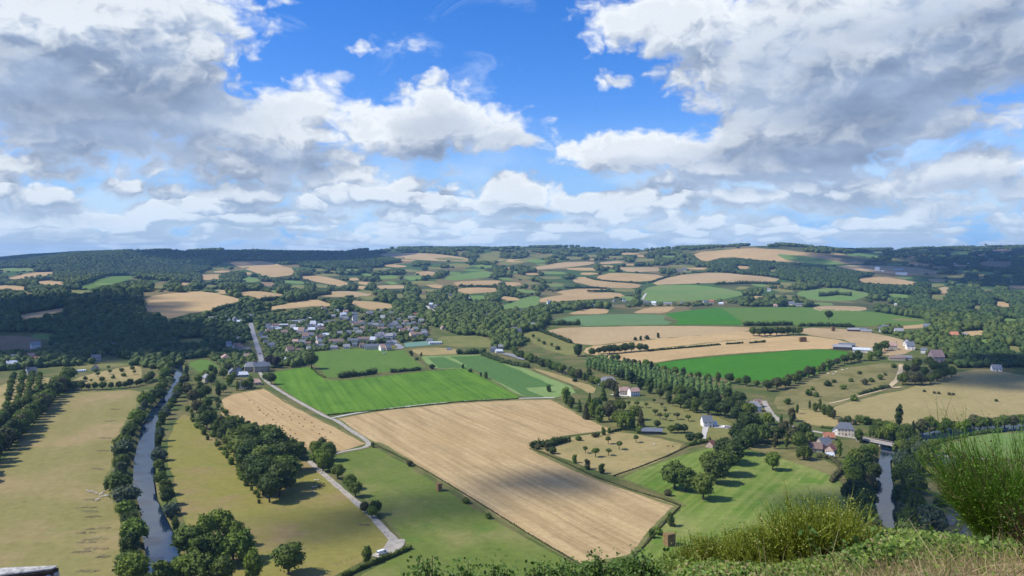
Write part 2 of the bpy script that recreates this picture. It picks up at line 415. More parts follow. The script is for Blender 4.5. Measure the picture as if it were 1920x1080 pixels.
def ground_mat():
    m, n, out = material('ground_bocage')
    pos = n.new('ShaderNodeNewGeometry').outputs['Position']
    w = n.vm('ADD', pos, n.vm('MULTIPLY', n.vm('SUBTRACT', n.noise(pos, 0.006, 3, color=True), (0.5, 0.5, 0.5)), (120, 120, 0)))
    v = n.new('ShaderNodeTexVoronoi'); n.l.new(n.vm('MULTIPLY', w, (1, 0.75, 0)), v.inputs['Vector']); v.inputs['Scale'].default_value = 1 / 150.0
    s = n.new('ShaderNodeSeparateColor'); n.l.new(v.outputs['Color'], s.inputs[0])
    c = n.mix(s.outputs[0], (0.065, 0.085, 0.025), (0.17, 0.15, 0.058))
    c = n.mix(n.ramp(s.outputs[1], 0.55, 0.6), c, (0.30, 0.215, 0.095))
    c = n.mix(n.ramp(s.outputs[2], 0.72, 0.76), c, (0.06, 0.13, 0.025))
    near = n.mix(n.ramp(n.noise(pos, 0.03, 5, 0.6), 0.4, 0.62), (0.085, 0.115, 0.028), (0.165, 0.145, 0.055))
    sp = n.new('ShaderNodeSeparateXYZ'); n.l.new(pos, sp.inputs[0])
    c = n.mix(0.45, c, (0.045, 0.062, 0.02))
    c = n.mix(n.ramp(sp.outputs[1], 1400, 1900), near, c)
    f = n.noise(pos, 0.3, 4, 0.7)
    c = n.mix(n.ramp(f, 0.3, 0.75), n.mix(0.25, c, (0.03, 0.04, 0.01)), c)
    principled(n, out, c, 0.95, 0.1)
    return m
build_ground(ground_mat())

# ------------------------------------------------------------------ sheets laid on the ground
def densify(px, step=14.0):
    out = []
    for i in range(len(px)):
        a, b = px[i], px[(i + 1) % len(px)]
        k = max(1, int(math.hypot(b[0] - a[0], b[1] - a[1]) / step))
        for j in range(k): out.append((a[0] + (b[0] - a[0]) * j / k, a[1] + (b[1] - a[1]) * j / k))
    return out
def soften(px, k=1, c=0.2):
    for _ in range(k):
        out = []
        for i in range(len(px)):
            a, b = px[i], px[(i + 1) % len(px)]
            out += [(a[0] + (b[0] - a[0]) * c, a[1] + (b[1] - a[1]) * c), (b[0] + (a[0] - b[0]) * c, b[1] + (a[1] - b[1]) * c)]
        px = out
    return px

FIELD_POLYS = []; FIELD_PX = []
def sheet(name, px, mat, layer=1, z=None, soft=1, keep=True, rag=True):
    px = soften(px, soft) if soft else px
    P = p2g(densify(px))
    P = P + NR.randn(len(P), 2) * np.clip(P[:, 1:2] * 0.0010, 0.25, 2.5) if rag else P
    # drop doubled points
    Q = [P[0]]
    for q in P[1:]:
        if np.hypot(*(q - Q[-1])) > 0.5: Q.append(q)
    if np.hypot(*(Q[0] - Q[-1])) < 0.5: Q.pop()
    P = np.array(Q)
    if keep: FIELD_POLYS.append(P); FIELD_PX.append(np.array(px, float))
    t = P[:, 0] / P[:, 1]; L = np.log(P[:, 1])
    tt = np.arange(t.min(), t.max(), 0.009); ll = np.arange(L.min(), L.max(), 0.014)
    T_, L_ = np.meshgrid(tt, ll); Y_ = np.exp(L_.ravel()); X_ = T_.ravel() * Y_
    d = poly_dist(X_, Y_, P) if len(X_) else np.zeros(0)
    k = d < -0.0035 * Y_
    pts = [Vector(p) for p in P] + [Vector((a, b)) for a, b in zip(X_[k], Y_[k])]
    nb = len(P)
    vs, es, fs, *_ = geometry.delaunay_2d_cdt(pts, [], [list(range(nb))], 1, 0.01)
    V = np.array([(v.x, v.y) for v in vs])
    if z is None: zz = hgt(V[:, 0], V[:, 1]) + layer * (0.035 + 0.00011 * V[:, 1])
    else: zz = np.full(len(V), z)
    f3 = []
    for f in fs:
        a, b, c = f[:3]
        if (V[b, 0] - V[a, 0]) * (V[c, 1] - V[a, 1]) - (V[b, 1] - V[a, 1]) * (V[c, 0] - V[a, 0]) < 0: f3.append((a, c, b))
        else: f3.append((a, b, c))
    o = obj(name, mesh_np(name, np.column_stack([V, zz]), f3, mat, True))
    return tag(o, kind='structure')

def row_angle(a, b):
    A, Bq = p2g([a, b]); return -math.atan2(Bq[1] - A[1], Bq[0] - A[0])

def spline(px, step=5.0):
    """Catmull-Rom through ground points of a pixel polyline"""
    P = p2g(px); out = []
    for i in range(len(P) - 1):
        p0, p1, p2, p3 = P[max(i - 1, 0)], P[i], P[i + 1], P[min(i + 2, len(P) - 1)]
        k = max(2, int(np.hypot(*(p2 - p1)) / step))
        for j in range(k):
            t = j / k
            out.append(0.5 * ((2 * p1) + (p2 - p0) * t + (2 * p0 - 5 * p1 + 4 * p2 - p3) * t * t + (3 * p1 - p0 - 3 * p2 + p3) * t ** 3))
    out.append(P[-1]); return np.array(out)

ROAD_LINES = []
def ribbon(name, px, w, mat, layer=3, w2=None, keep=True):
    C = spline(px); ROAD_LINES.append((C, w)) if keep else None
    d = np.gradient(C, axis=0); d /= np.maximum(np.hypot(d[:, 0], d[:, 1])[:, None], 1e-6)
    nrm = np.stack([-d[:, 1], d[:, 0]], 1); ww = np.linspace(w, w2 or w, len(C))[:, None] * (1 + 0.08 * NR.randn(len(C), 1))
    rows = [C + nrm * ww * s for s in (-0.5, -0.17, 0.17, 0.5)]
    V = np.stack(rows, 1).reshape(-1, 2)
    z = hgt(V[:, 0], V[:, 1]) + layer * (0.035 + 0.00011 * V[:, 1])
    z = z.reshape(-1, 4); z[:] = z.max(1, keepdims=True); 
    i = (np.arange(len(C) - 1)[:, None] * 4 + np.arange(3)[None]).ravel()
    Q = np.stack([i + 1, i, i + 4, i + 5], 1)
    return tag(obj(name, mesh_np(name, np.column_stack([V, z.ravel()]), Q, mat, True, 4)), kind='structure')
# ------------------------------------------------------------------ fields, meadows, tracks, water
ang_main = row_angle((700, 800), (1110, 1040))
ang_tri = row_angle((520, 745), (680, 830))
ang_crop = row_angle((880, 694), (972, 742))
STUB = ((0.37, 0.255, 0.115), (0.46, 0.33, 0.16), (0.34, 0.235, 0.11))
STUB2 = ((0.41, 0.285, 0.13), (0.48, 0.345, 0.17), (0.37, 0.26, 0.12))
PALE = ((0.37, 0.27, 0.14), (0.42, 0.31, 0.165), (0.33, 0.24, 0.12))
M_main = field_mat('stubble_rows', (0.305, 0.215, 0.10), (0.475, 0.35, 0.175), (0.38, 0.26, 0.115), ang_main, 1.0, 3.0, 90, 1.2, blotch=0.55, tram=22.0)
M_tri = field_mat('stubble_rows_light', *STUB, ang_tri, 1.0, 3.2, 60, 1.2, blotch=0.5, tram=16.0)
M_stub = field_mat('stubble', *STUB2, row_angle((1150, 670), (1450, 645)), 0.7, 7.0, 120, 1.0)
M_stub_far = field_mat('stubble_far', *STUB, 0.3, 0.6, 14.0, 200, 0.6)
M_pale = field_mat('pale_stubble', *PALE, row_angle((1050, 640), (1400, 618)), 0.6, 9.0, 160, 0.8)
M_crop = field_mat('green_crop', (0.060, 0.145, 0.012), (0.120, 0.225, 0.022), (0.10, 0.205, 0.014), ang_crop, 1.0, 5.0, 80, 1.0, blotch=0.6, tram=14.0)
M_crop2 = field_mat('green_crop_even', (0.085, 0.155, 0.024), (0.115, 0.19, 0.032), (0.095, 0.165, 0.026), ang_crop + 0.15, 0.7, 9.0, 110, 0.8)
M_vivid = field_mat('vivid_crop', (0.036, 0.145, 0.008), (0.058, 0.185, 0.013), (0.048, 0.155, 0.01), row_angle((1300, 690), (1560, 665)), 0.7, 9.0, 140, 0.8)
M_strip_l = field_mat('pale_green_strip', (0.17, 0.25, 0.075), (0.21, 0.29, 0.095), (0.165, 0.235, 0.07), ang_crop, 0.6, 5.0, 80, 1.0)
M_strip_d = field_mat('deep_green_strip', (0.070, 0.145, 0.035), (0.09, 0.17, 0.042), (0.08, 0.15, 0.036), ang_crop, 0.6, 5.0, 80, 1.0)
M_cabb = field_mat('blue_green_crop', (0.11, 0.185, 0.07), (0.135, 0.21, 0.085), (0.10, 0.175, 0.055), 0.0, 0.6, 12.0, 120, 0.8)
M_past = field_mat('dry_pasture', (0.20, 0.18, 0.058), (0.255, 0.22, 0.082), (0.29, 0.22, 0.10), row_angle((150, 900), (200, 760)), 0.55, 11.0, 75, 0.9, 0.5, (0.17, 0.185, 0.05))
M_past2 = field_mat('green_pasture', (0.20, 0.185, 0.042), (0.24, 0.21, 0.058), (0.25, 0.18, 0.085), 0.8, 0.5, 14.0, 60, 1.0, 0.6, (0.145, 0.185, 0.032))
M_mead = field_mat('meadow', (0.105, 0.145, 0.026), (0.145, 0.18, 0.036), (0.205, 0.195, 0.065), row_angle((640, 860), (1000, 1070)), 0.6, 8.0, 85, 1.0, 0.6, (0.075, 0.14, 0.02))
M_lush = field_mat('lush_meadow', (0.085, 0.15, 0.018), (0.185, 0.23, 0.05), (0.235, 0.245, 0.075), row_angle((1380, 1000), (1500, 880)), 1.0, 5.0, 75, 1.0, 0.8, (0.075, 0.17, 0.015))
M_tan = field_mat('tan_meadow', (0.275, 0.225, 0.095), (0.335, 0.27, 0.125), (0.255, 0.215, 0.085), row_angle((1600, 780), (1850, 720)), 0.5, 14.0, 110, 0.9, 0.3, (0.20, 0.19, 0.06))
M_orch = field_mat('orchard_grass', (0.30, 0.235, 0.095), (0.35, 0.28, 0.125), (0.235, 0.2, 0.075), 0.4, 0.5, 9.0, 50, 1.0, 0.5, (0.17, 0.18, 0.05))
M_rough = field_mat('rough_pasture', (0.18, 0.16, 0.06), (0.23, 0.195, 0.085), (0.13, 0.125, 0.04), 0.2, 0.5, 6.0, 30, 1.2, 0.6, (0.09, 0.11, 0.028))
M_olive = field_mat('olive_grass', (0.17, 0.165, 0.05), (0.215, 0.2, 0.068), (0.13, 0.15, 0.04), 0.2, 0.5, 9.0, 45, 1.0, 0.6, (0.10, 0.145, 0.028))
M_green_far = field_mat('green_far', (0.12, 0.20, 0.045), (0.145, 0.225, 0.055), (0.155, 0.205, 0.06), 0.4, 0.5, 16.0, 200, 0.6)
M_brown = field_mat('brown_field', (0.23, 0.155, 0.085), (0.27, 0.18, 0.1), (0.21, 0.14, 0.075), 0.1, 0.5, 9.0, 120, 0.8)

S = sheet
S('pasture', [(-160, 980), (-60, 900), (0, 868), (30, 838), (80, 780), (115, 737), (275, 730), (262, 760), (242, 790), (225, 820), (220, 860), (205, 900), (222, 950), (230, 1000), (222, 1060), (232, 1180), (-250, 1180)], M_past, 1)
S('pasture', [(345, 775), (322, 800), (312, 850), (325, 900), (330, 930), (352, 990), (370, 1100), (430, 1180), (560, 1110), (640, 1074), (722, 1030), (738, 1010), (700, 968), (645, 918), (583, 866), (552, 862), (490, 850), (430, 840), (390, 812), (362, 786)], M_past2, 1)
S('stubble_field', [(408, 752), (437, 738), (497, 728), (540, 755), (620, 796), (688, 831), (640, 846), (600, 851), (560, 838), (500, 806), (470, 792), (440, 790), (418, 777)], M_tri, 1, soft=0)
S('crop_field', [(498, 706), (520, 697), (560, 690), (590, 689), (608, 709), (640, 713), (700, 707), (780, 698), (860, 691), (880, 692), (975, 743), (970, 747), (860, 753), (740, 766), (640, 777), (612, 777), (560, 750), (512, 718)], M_crop, 1, soft=0)
S('crop_field', [(588, 660), (660, 654), (760, 657), (798, 690), (700, 700), (640, 708), (612, 708), (600, 690), (584, 682)], M_crop2, 1, soft=0)
S('crop_field', [(788, 668), (905, 665), (960, 680), (1068, 722), (1082, 736), (1040, 746), (978, 743), (884, 691), (815, 692)], M_strip_l, 1, soft=0)
S('crop_strip', [(806, 671), (832, 670), (878, 690), (822, 691)], M_strip_d, 2, soft=0)
S('crop_strip', [(845, 669), (900, 667), (945, 682), (1038, 724), (984, 727), (988, 732), (1022, 745), (982, 742)], M_strip_d, 2, soft=0)
S('stubble_field', [(632, 784), (720, 769), (850, 756), (960, 750), (1036, 748), (1052, 756), (1090, 778), (1152, 806), (1060, 818), (1003, 834), (994, 842), (1100, 890), (1200, 925), (1262, 944), (1272, 950), (1235, 978), (1190, 1035), (1172, 1045), (1100, 1058), (1087, 1057), (960, 986), (880, 936), (780, 871), (712, 830), (694, 826), (660, 805)], M_main, 1, soft=0)
S('meadow', [(632, 852), (695, 838), (710, 843), (780, 882), (870, 943), (960, 995), (1087, 1066), (1240, 1180), (600, 1180), (660, 1085), (768, 1034), (760, 1018), (722, 972), (664, 910), (628, 872)], M_mead, 1)
S('orchard_meadow', [(1002, 842), (1060, 822), (1150, 808), (1240, 822), (1292, 836), (1180, 890), (1150, 893), (1080, 868), (1040, 853)], M_orch, 1)
S('meadow', [(1160, 895), (1250, 862), (1330, 838), (1425, 846), (1530, 876), (1588, 912), (1606, 955), (1600, 1020), (1560, 1120), (1200, 1130), (1176, 1056), (1205, 1030), (1245, 985), (1284, 950), (1250, 930), (1200, 912)], M_lush, 1)
S('meadow', [(1130, 758), (1180, 750), (1260, 760), (1330, 775), (1385, 800), (1365, 822), (1300, 832), (1240, 818), (1160, 804), (1115, 778)], M_olive, 1)
S('meadow', [(1390, 838), (1430, 832), (1500, 850), (1560, 868), (1590, 905), (1530, 880), (1425, 848)], M_rough, 2)
S('meadow', [(1545, 768), (1640, 742), (1702, 730), (1780, 702), (1850, 690), (1920, 705), (2200, 720), (2200, 790), (1920, 775), (1830, 788), (1700, 797), (1600, 787)], M_tan, 1)
S('rough_pasture', [(1448, 748), (1500, 716), (1560, 692), (1690, 678), (1702, 690), (1690, 716), (1650, 737), (1540, 768), (1460, 772)], M_rough, 1)
S('crop_field', [(1212, 684), (1300, 672), (1440, 661), (1520, 654), (1592, 658), (1588, 672), (1540, 697), (1470, 718), (1400, 714), (1300, 702)], M_vivid, 1)
S('stubble_field', [(1128, 670), (1180, 660), (1350, 641), (1500, 628), (1592, 640), (1576, 654), (1450, 658), (1300, 669), (1215, 682), (1170, 677)], M_stub, 1)
S('stubble_field', [(1098, 651), (1180, 641), (1330, 627), (1412, 621), (1490, 628), (1350, 640), (1200, 657), (1120, 668), (1096, 662)], M_stub, 1)
S('stubble_field', [(1018, 621), (1060, 614), (1250, 611), (1410, 613), (1412, 620), (1300, 630), (1180, 640), (1095, 650)], M_pale, 1)
S('stubble_field', [(1502, 614), (1600, 618), (1680, 633), (1722, 650), (1690, 668), (1600, 660), (1598, 640), (1500, 626)], M_pale, 1)
S('crop_field', [(1028, 602), (1080, 591), (1245, 588), (1262, 609), (1180, 610), (1080, 612)], M_cabb, 1)
S('crop_field', [(1245, 588), (1330, 578), (1350, 577), (1402, 609), (1262, 609)], M_vivid, 1, soft=0)
S('crop_field', [(1350, 577), (1500, 576), (1640, 585), (1738, 600), (1730, 609), (1600, 612), (1402, 609)], M_crop2, 1, soft=0)
S('stubble_field', [(1060, 590), (1105, 578), (1140, 580), (1136, 589)], M_stub_far, 1)
S('stubble_field', [(1182, 588), (1212, 577), (1272, 575), (1250, 587)], M_stub_far, 1)
S('stubble_field', [(1520, 578), (1540, 573), (1622, 575), (1626, 583), (1540, 584)], M_pale, 1)
S('meadow', [(1195, 560), (1218, 535), (1310, 534), (1380, 545), (1402, 552), (1350, 563), (1220, 567)], M_green_far, 1)
S('stubble_field', [(1212, 535), (1262, 517), (1340, 510), (1462, 522), (1452, 529), (1320, 531)], M_pale, 1)
S('stubble_field', [(1122, 517), (1150, 511), (1252, 516), (1216, 529), (1120, 526)], M_stub_far, 1)
S('stubble_field', [(1068, 527), (1092, 518), (1120, 527), (1206, 533), (1196, 541), (1120, 539)], M_stub_far, 1)
S('stubble_field', [(1042, 547), (1092, 540), (1152, 543), (1060, 554)], M_stub_far, 1)
S('stubble_field', [(1000, 562), (1072, 550), (1162, 548), (1172, 558), (1080, 563), (1012, 568)], M_stub_far, 1)
S('stubble_field', [(1150, 502), (1232, 500), (1242, 508), (1182, 511)], M_pale, 1)
S('meadow', [(930, 577), (990, 556), (1012, 556), (1012, 575), (940, 581)], M_green_far, 1)
S('stubble_field', [(850, 541), (930, 538), (938, 547), (866, 552)], M_stub_far, 1)
S('stubble_field', [(848, 529), (932, 525), (946, 532), (860, 538)], M_stub_far, 1)
S('meadow', [(822, 521), (900, 508), (922, 510), (922, 520), (850, 527)], M_green_far, 1)
S('stubble_field', [(700, 536), (760, 534), (762, 541), (706, 542)], M_pale, 1)
S('meadow', [(706, 517), (742, 516), (748, 522), (712, 524)], M_green_far, 1)
S('meadow', [(756, 518), (790, 516), (792, 524), (764, 526)], M_green_far, 1)
S('stubble_field', [(266, 584), (276, 556), (330, 549), (390, 546), (464, 564), (400, 581), (350, 589), (312, 599), (298, 586)], M_stub, 1)
S('stubble_field', [(440, 549), (480, 545), (546, 554), (502, 564), (476, 561)], M_stub_far, 1)
S('stubble_field', [(466, 584), (540, 569), (590, 560), (620, 569), (622, 579), (598, 573), (540, 579)], M_stub, 1)
S('stubble_field', [(640, 563), (700, 565), (750, 574), (720, 582), (690, 581)], M_stub_far, 1)
S('stubble_field', [(424, 492), (500, 489), (556, 506), (552, 515), (502, 521), (450, 501)], M_stub_far, 1)
S('stubble_field', [(552, 519), (602, 516), (662, 533), (640, 539), (602, 530)], M_stub_far, 1)
S('stubble_field', [(584, 552), (640, 545), (702, 550), (690, 557), (610, 557)], M_pale, 1)
S('meadow', [(134, 544), (190, 523), (216, 517), (268, 518), (230, 528), (180, 541)], M_crop2, 1)
S('stubble_field', [(8, 523), (60, 511), (102, 510), (102, 515), (30, 524)], M_stub_far, 1)
S('stubble_field', [(372, 520), (412, 516), (418, 523), (380, 526)], M_stub_far, 1)
S('stubble_field', [(16, 594), (132, 575), (130, 580), (60, 599)], M_pale, 1)
S('stubble_field', [(-40, 632), (30, 629), (76, 634), (80, 656), (-40, 657)], M_brown, 1)
S('meadow', [(58, 627), (96, 624), (98, 637), (62, 637)], M_green_far, 1)
S('meadow', [(332, 636), (380, 634), (384, 642), (336, 644)], M_olive, 1)
S('meadow', [(700, 476), (800, 474), (880, 484), (884, 491), (800, 489), (730, 482)], M_pale, 1)
S('meadow', [(886, 491), (905, 476), (930, 470), (944, 474), (930, 486)], M_olive, 1)
S('meadow', [(926, 494), (1000, 481), (1036, 474), (1042, 479), (962, 498)], M_olive, 1)
S('stubble_field', [(1000, 502), (1050, 492), (1112, 490), (1118, 495), (1060, 502), (1010, 506)], M_pale, 1)
S('stubble_field', [(1120, 492), (1162, 489), (1172, 493), (1130, 496)], M_pale, 1)
S('stubble_field', [(1296, 474), (1400, 465), (1470, 468), (1560, 481), (1640, 496), (1500, 493), (1440, 489), (1360, 481), (1318, 492)], M_stub_far, 1)
S('crop_field', [(1450, 476), (1510, 480), (1592, 495), (1540, 497), (1480, 489)], M_green_far, 2)
S('crop_field', [(1590, 475), (1652, 472), (1664, 480), (1592, 481)], M_green_far, 1)
S('stubble_field', [(1560, 497), (1700, 499), (1780, 512), (1700, 516), (1600, 507)], M_pale, 1)
S('stubble_field', [(1598, 524), (1652, 518), (1722, 530), (1716, 535), (1620, 531)], M_stub_far, 1)
S('meadow', [(1486, 549), (1560, 538), (1642, 552), (1592, 566), (1520, 563)], M_green_far, 1)
S('stubble_field', [(1852, 571), (1870, 564), (1910, 575), (1902, 580)], M_stub_far, 1)
S('stubble_field', [(1756, 541), (1776, 537), (1784, 549), (1764, 551)], M_pale, 1)
S('stubble_field', [(1828, 491), (1902, 489), (1892, 503), (1840, 498)], M_brown, 1)
S('stubble_field', [(1670, 613), (1750, 606), (1762, 610), (1700, 618)], M_stub, 1)
S('stubble_field', [(1800, 622), (1848, 619), (1846, 629), (1806, 630)], M_stub, 1)
S('meadow', [(1752, 836), (1822, 812), (1930, 801), (2100, 806), (2100, 866), (1802, 856)], M_green_far, 1)
S('sports_field', [(815, 632), (900, 629), (932, 646), (918, 652), (832, 650)], M_olive, 1)
S('meadow', [(765, 654), (848, 652), (872, 664), (790, 667)], M_orch, 1)
S('meadow', [(974, 626), (1012, 621), (1090, 651), (1100, 669), (1050, 665), (1000, 646)], M_olive, 1)
S('meadow', [(345, 682), (386, 672), (416, 692), (380, 702)], M_crop2, 1)
S('orchard_meadow', [(-120, 790), (14, 714), (92, 706), (96, 722), (60, 760), (0, 820), (-80, 880)], M_orch, 1)
S('orchard_meadow', [(130, 712), (218, 690), (264, 686), (268, 704), (240, 722), (140, 726)], M_orch, 1)
S('meadow', [(110, 690), (200, 681), (262, 682), (220, 688), (130, 694)], M_olive, 1)
S('meadow', [(1500, 762), (1560, 772), (1620, 790), (1590, 800), (1530, 800), (1490, 785)], M_orch, 1)
S('meadow', [(1000, 690), (1050, 704), (1120, 726), (1110, 740), (1080, 724), (1010, 697)], M_orch, 1)
S('meadow', [(1698, 915), (1770, 900), (1790, 960), (1730, 1000), (1712, 1000)], M_rough, 1)

# the patchwork of small fields between the woods of the far country
FAR = [(20, 540, 44, 5, 0), (60, 553, 30, 4, 2), (150, 548, 26, 4, 2), (96, 531, 34, 4, 0), (196, 533, 20, 3, 1), (30, 506, 40, 3, 1), (300, 538, 22, 4, 2), (350, 533, 20, 3, 0), (395, 518, 18, 4, 0), (408, 503, 14, 3, 2), (470, 525, 18, 5, 1), (500, 533, 16, 4, 3), (520, 547, 18, 3, 1), (560, 538, 20, 4, 2), (640, 553, 26, 3, 0), (690, 548, 20, 3, 2),
       (600, 506, 14, 3, 2), (716, 505, 20, 3, 2), (742, 499, 24, 3, 0), (775, 508, 18, 3, 2), (800, 513, 22, 4, 0), (790, 530, 26, 3, 2), (820, 537, 20, 4, 0), (800, 545, 16, 3, 2), (860, 498, 22, 4, 2), (905, 500, 20, 3, 1), (925, 487, 26, 4, 2), (960, 489, 22, 3, 0), (845, 486, 30, 3, 2), (985, 521, 22, 3, 2), (1040, 512, 24, 3, 1), (960, 533, 18, 4, 0), (985, 546, 24, 4, 1),
       (1010, 490, 22, 3, 1), (1075, 484, 20, 3, 2), (1090, 505, 26, 3, 0), (1110, 480, 18, 2, 2), (1150, 482, 24, 2, 2), (1210, 488, 22, 3, 2), (1250, 481, 26, 2, 1), (1180, 476, 20, 2, 0), (1040, 535, 20, 3, 1), (1280, 500, 26, 3, 2), (1310, 504, 22, 2, 0), (1395, 502, 14, 3, 0), (1450, 508, 14, 3, 2),
       (1460, 556, 26, 3, 2), (1420, 558, 20, 3, 0), (1480, 562, 18, 3, 2), (1650, 561, 20, 3, 2), (1690, 555, 26, 4, 1), (1540, 570, 24, 3, 1), (1600, 488, 30, 3, 2), (1690, 487, 34, 3, 2), (1720, 496, 26, 3, 0), (1640, 482, 22, 2, 1), (1760, 502, 22, 3, 3), (1780, 519, 30, 4, 2), (1850, 512, 26, 3, 1), (1760, 526, 22, 3, 0), (1880, 470, 26, 2, 3), (1800, 477, 20, 2, 1),
       (1850, 540, 22, 4, 1), (1830, 577, 20, 4, 2), (1890, 601, 26, 4, 1), (1760, 557, 20, 4, 2), (1700, 600, 26, 3, 2), (1905, 655, 20, 6, 2), (1840, 640, 22, 4, 1)]
MF = [M_stub_far, M_green_far, M_olive, M_brown]
BIGW = [[(1330, 478), (1420, 482), (1520, 500), (1600, 512), (1720, 536), (1920, 556), (1920, 612), (1860, 610), (1760, 596), (1660, 566), (1560, 540), (1460, 524), (1330, 508)], [(-80, 486), (0, 483), (720, 475), (740, 506), (560, 496), (420, 490), (360, 520), (-80, 512)]]
_tries = 0; _rs = random.Random(77); _added = []
while len(_added) < 80 and _tries < 3000:
    _tries += 1
    x_ = _rs.uniform(640, 1910) if _rs.random() < 0.8 else _rs.uniform(380, 720); y_ = _rs.uniform(474, 562) if x_ > 640 else _rs.uniform(505, 556); a_ = _rs.uniform(11, 26) * (0.6 + (y_ - 470) / 160); b_ = max(1.6, (y_ - 462) * 0.045)
    pts_ = np.array([(x_ - a_, y_), (x_ + a_, y_), (x_, y_ - b_), (x_, y_ + b_), (x_, y_)])
    if any(inside(pts_[:, 0], pts_[:, 1], A).any() for A in list(FIELD_PX) + BIGW): continue
    if any(abs(x_ - q[0]) < (a_ + q[2]) * 0.95 and abs(y_ - q[1]) < (b_ + q[3]) * 1.15 for q in _added + FAR): continue
    _added.append((x_, y_, a_, b_, _rs.choice([0, 0, 1, 2, 2, 1])))
FAR = FAR + _added
for (x_, y_, a_, b_, k_) in FAR:
    sk = R.uniform(-0.5, 0.5) * a_ * 0.5
    S('stubble_field' if k_ == 0 else 'meadow', [(x_ - a_ + sk, y_ - b_ * R.uniform(0.3, 1)), (x_ - a_ * 0.1 + sk, y_ - b_), (x_ + a_ * R.uniform(0.7, 1) + sk, y_ - b_ * R.uniform(0.2, 0.9)), (x_ + a_ * R.uniform(0.8, 1.1) - sk, y_ + b_ * R.uniform(0.3, 1)), (x_ - sk, y_ + b_), (x_ - a_ * R.uniform(0.6, 1) - sk, y_ + b_ * R.uniform(0.1, 0.8))], MF[k_], 1.5, soft=0)

# tennis courts
M_court = plain('court_green', (0.12, 0.22, 0.16), 0.1)
S('tennis_court', [(757, 643), (802, 640), (806, 648), (762, 651)], M_court, 2, soft=0, keep=True)

# water
def water():
    m, n, out = material('river_water')
    pos = n.new('ShaderNodeNewGeometry').outputs['Position']
    f = n.noise(n.vm('MULTIPLY', pos, (1, 0.6, 1)), 0.35, 5, 0.65)
    b = n.new('ShaderNodeBump'); b.inputs['Strength'].default_value = 0.10; b.inputs['Distance'].default_value = 0.2
    n.l.new(f, b.inputs['Height'])
    sky_blue = n.mix(n.ramp(n.noise(pos, 0.05, 4), 0.4, 0.7), (0.006, 0.018, 0.040), (0.014, 0.030, 0.050))  # blue of the reflected sky put into the base colour
    pb = principled(n, out, sky_blue, n.ramp(n.noise(pos, 0.08, 4, 0.6), 0.4, 0.65, lo=0.03, hi=0.10), 0.36, 0.0, b.outputs[0])
    pb.inputs['Specular Tint'].default_value = (0.66, 0.84, 1.0, 1)  # reflection tinted blue to stand in for the sky overhead
    return m
M_water = water()
S('river', [p for p in RIV_A], M_water, 1, z=None, soft=0, keep=True, rag=False)
S('river', [p for p in RIV_B], M_water, 1, z=None, soft=0, keep=True, rag=False)
for o in [o for o in COL.objects if o.name.startswith('river')]:
    for v in o.data.vertices: v.co.z = float(hgt0(np.array([v.co.x]), np.array([v.co.y]))[0]) - 0.75

# tracks and roads
def road_mat(name, a, b):
    m, n, out = material(name)
    pos = n.new('ShaderNodeNewGeometry').outputs['Position']
    c = n.mix(n.ramp(n.noise(pos, 0.25, 5, 0.65), 0.35, 0.65), a, b)
    principled(n, out, c, 0.9, 0.2); return m
M_asph = road_mat('old_asphalt', (0.29, 0.265, 0.215), (0.40, 0.36, 0.29))
M_road = road_mat('main_road_asphalt', (0.20, 0.21, 0.225), (0.26, 0.265, 0.27))
M_dim = road_mat('dim_asphalt', (0.12, 0.115, 0.105), (0.17, 0.16, 0.14))  # asphalt darkened for road pieces that turn too blue in shade
M_sand = road_mat('sandy_track', (0.42, 0.33, 0.19), (0.52, 0.42, 0.26))
M_grav = road_mat('pale_gravel', (0.42, 0.40, 0.36), (0.52, 0.49, 0.43))
ribbon('lane', [(486, 697), (497, 713), (520, 730), (560, 754), (612, 782), (630, 789), (660, 809), (682, 823), (691, 832), (684, 839), (655, 845), (610, 855), (588, 862), (583, 867), (596, 880), (640, 918), (690, 962), (724, 998), (742, 1019), (728, 1035)], 3.9, M_asph, 3)
ribbon('farm_track', [(622, 784), (680, 773), (760, 763), (850, 754), (960, 748), (1040, 746)], 3.6, M_grav, 2.6)
ribbon('yard', [(744, 1012), (738, 1026), (722, 1038), (708, 1046)], 8.0, M_asph, 3.4)
ribbon('main_road', [(470, 606), (474, 622), (480, 642), (486, 660), (490, 676), (492, 690)], 7.0, M_road, 3)
ribbon('track', [(1690, 684), (1687, 700), (1680, 714), (1668, 727), (1690, 726)], 5.0, M_sand, 3)
ribbon('track', [(1668, 728), (1630, 738), (1585, 750), (1555, 757)], 2.6, M_sand, 2.6)
ribbon('road', [(1432, 752), (1446, 776), (1470, 794), (1500, 804), (1535, 811), (1575, 818), (1605, 822), (1622, 828)], 5.2, M_asph, 3)
ribbon('road', [(1682, 840), (1720, 850), (1760, 854), (1800, 858), (1860, 862)], 5.2, M_asph, 3)
ribbon('driveway', [(1318, 826), (1321, 812), (1326, 800), (1345, 799), (1372, 803)], 4.0, M_grav, 3)
ribbon('yard', [(1336, 800), (1352, 800), (1368, 802)], 11.0, M_grav, 2.7)
ribbon('yard', [(1150, 742), (1166, 741), (1180, 742)], 14.0, M_grav, 2.7)
ribbon('road', [(1778, 985), (1790, 960), (1800, 940)], 5.0, M_dim, 3)
ribbon('road', [(1795, 1040), (1812, 1000), (1830, 965)], 5.5, M_dim, 3)
ribbon('road', [(735, 640), (752, 652), (742, 655)], 9.0, M_road, 3)
ribbon('yard', [(945, 663), (965, 668), (985, 675)], 12.0, M_road, 3)
ribbon('road', [(800, 574), (812, 584), (816, 592)], 8.0, M_grav, 3)
ribbon('track', [(1205, 563), (1212, 550), (1200, 570)], 5.0, M_grav, 3)

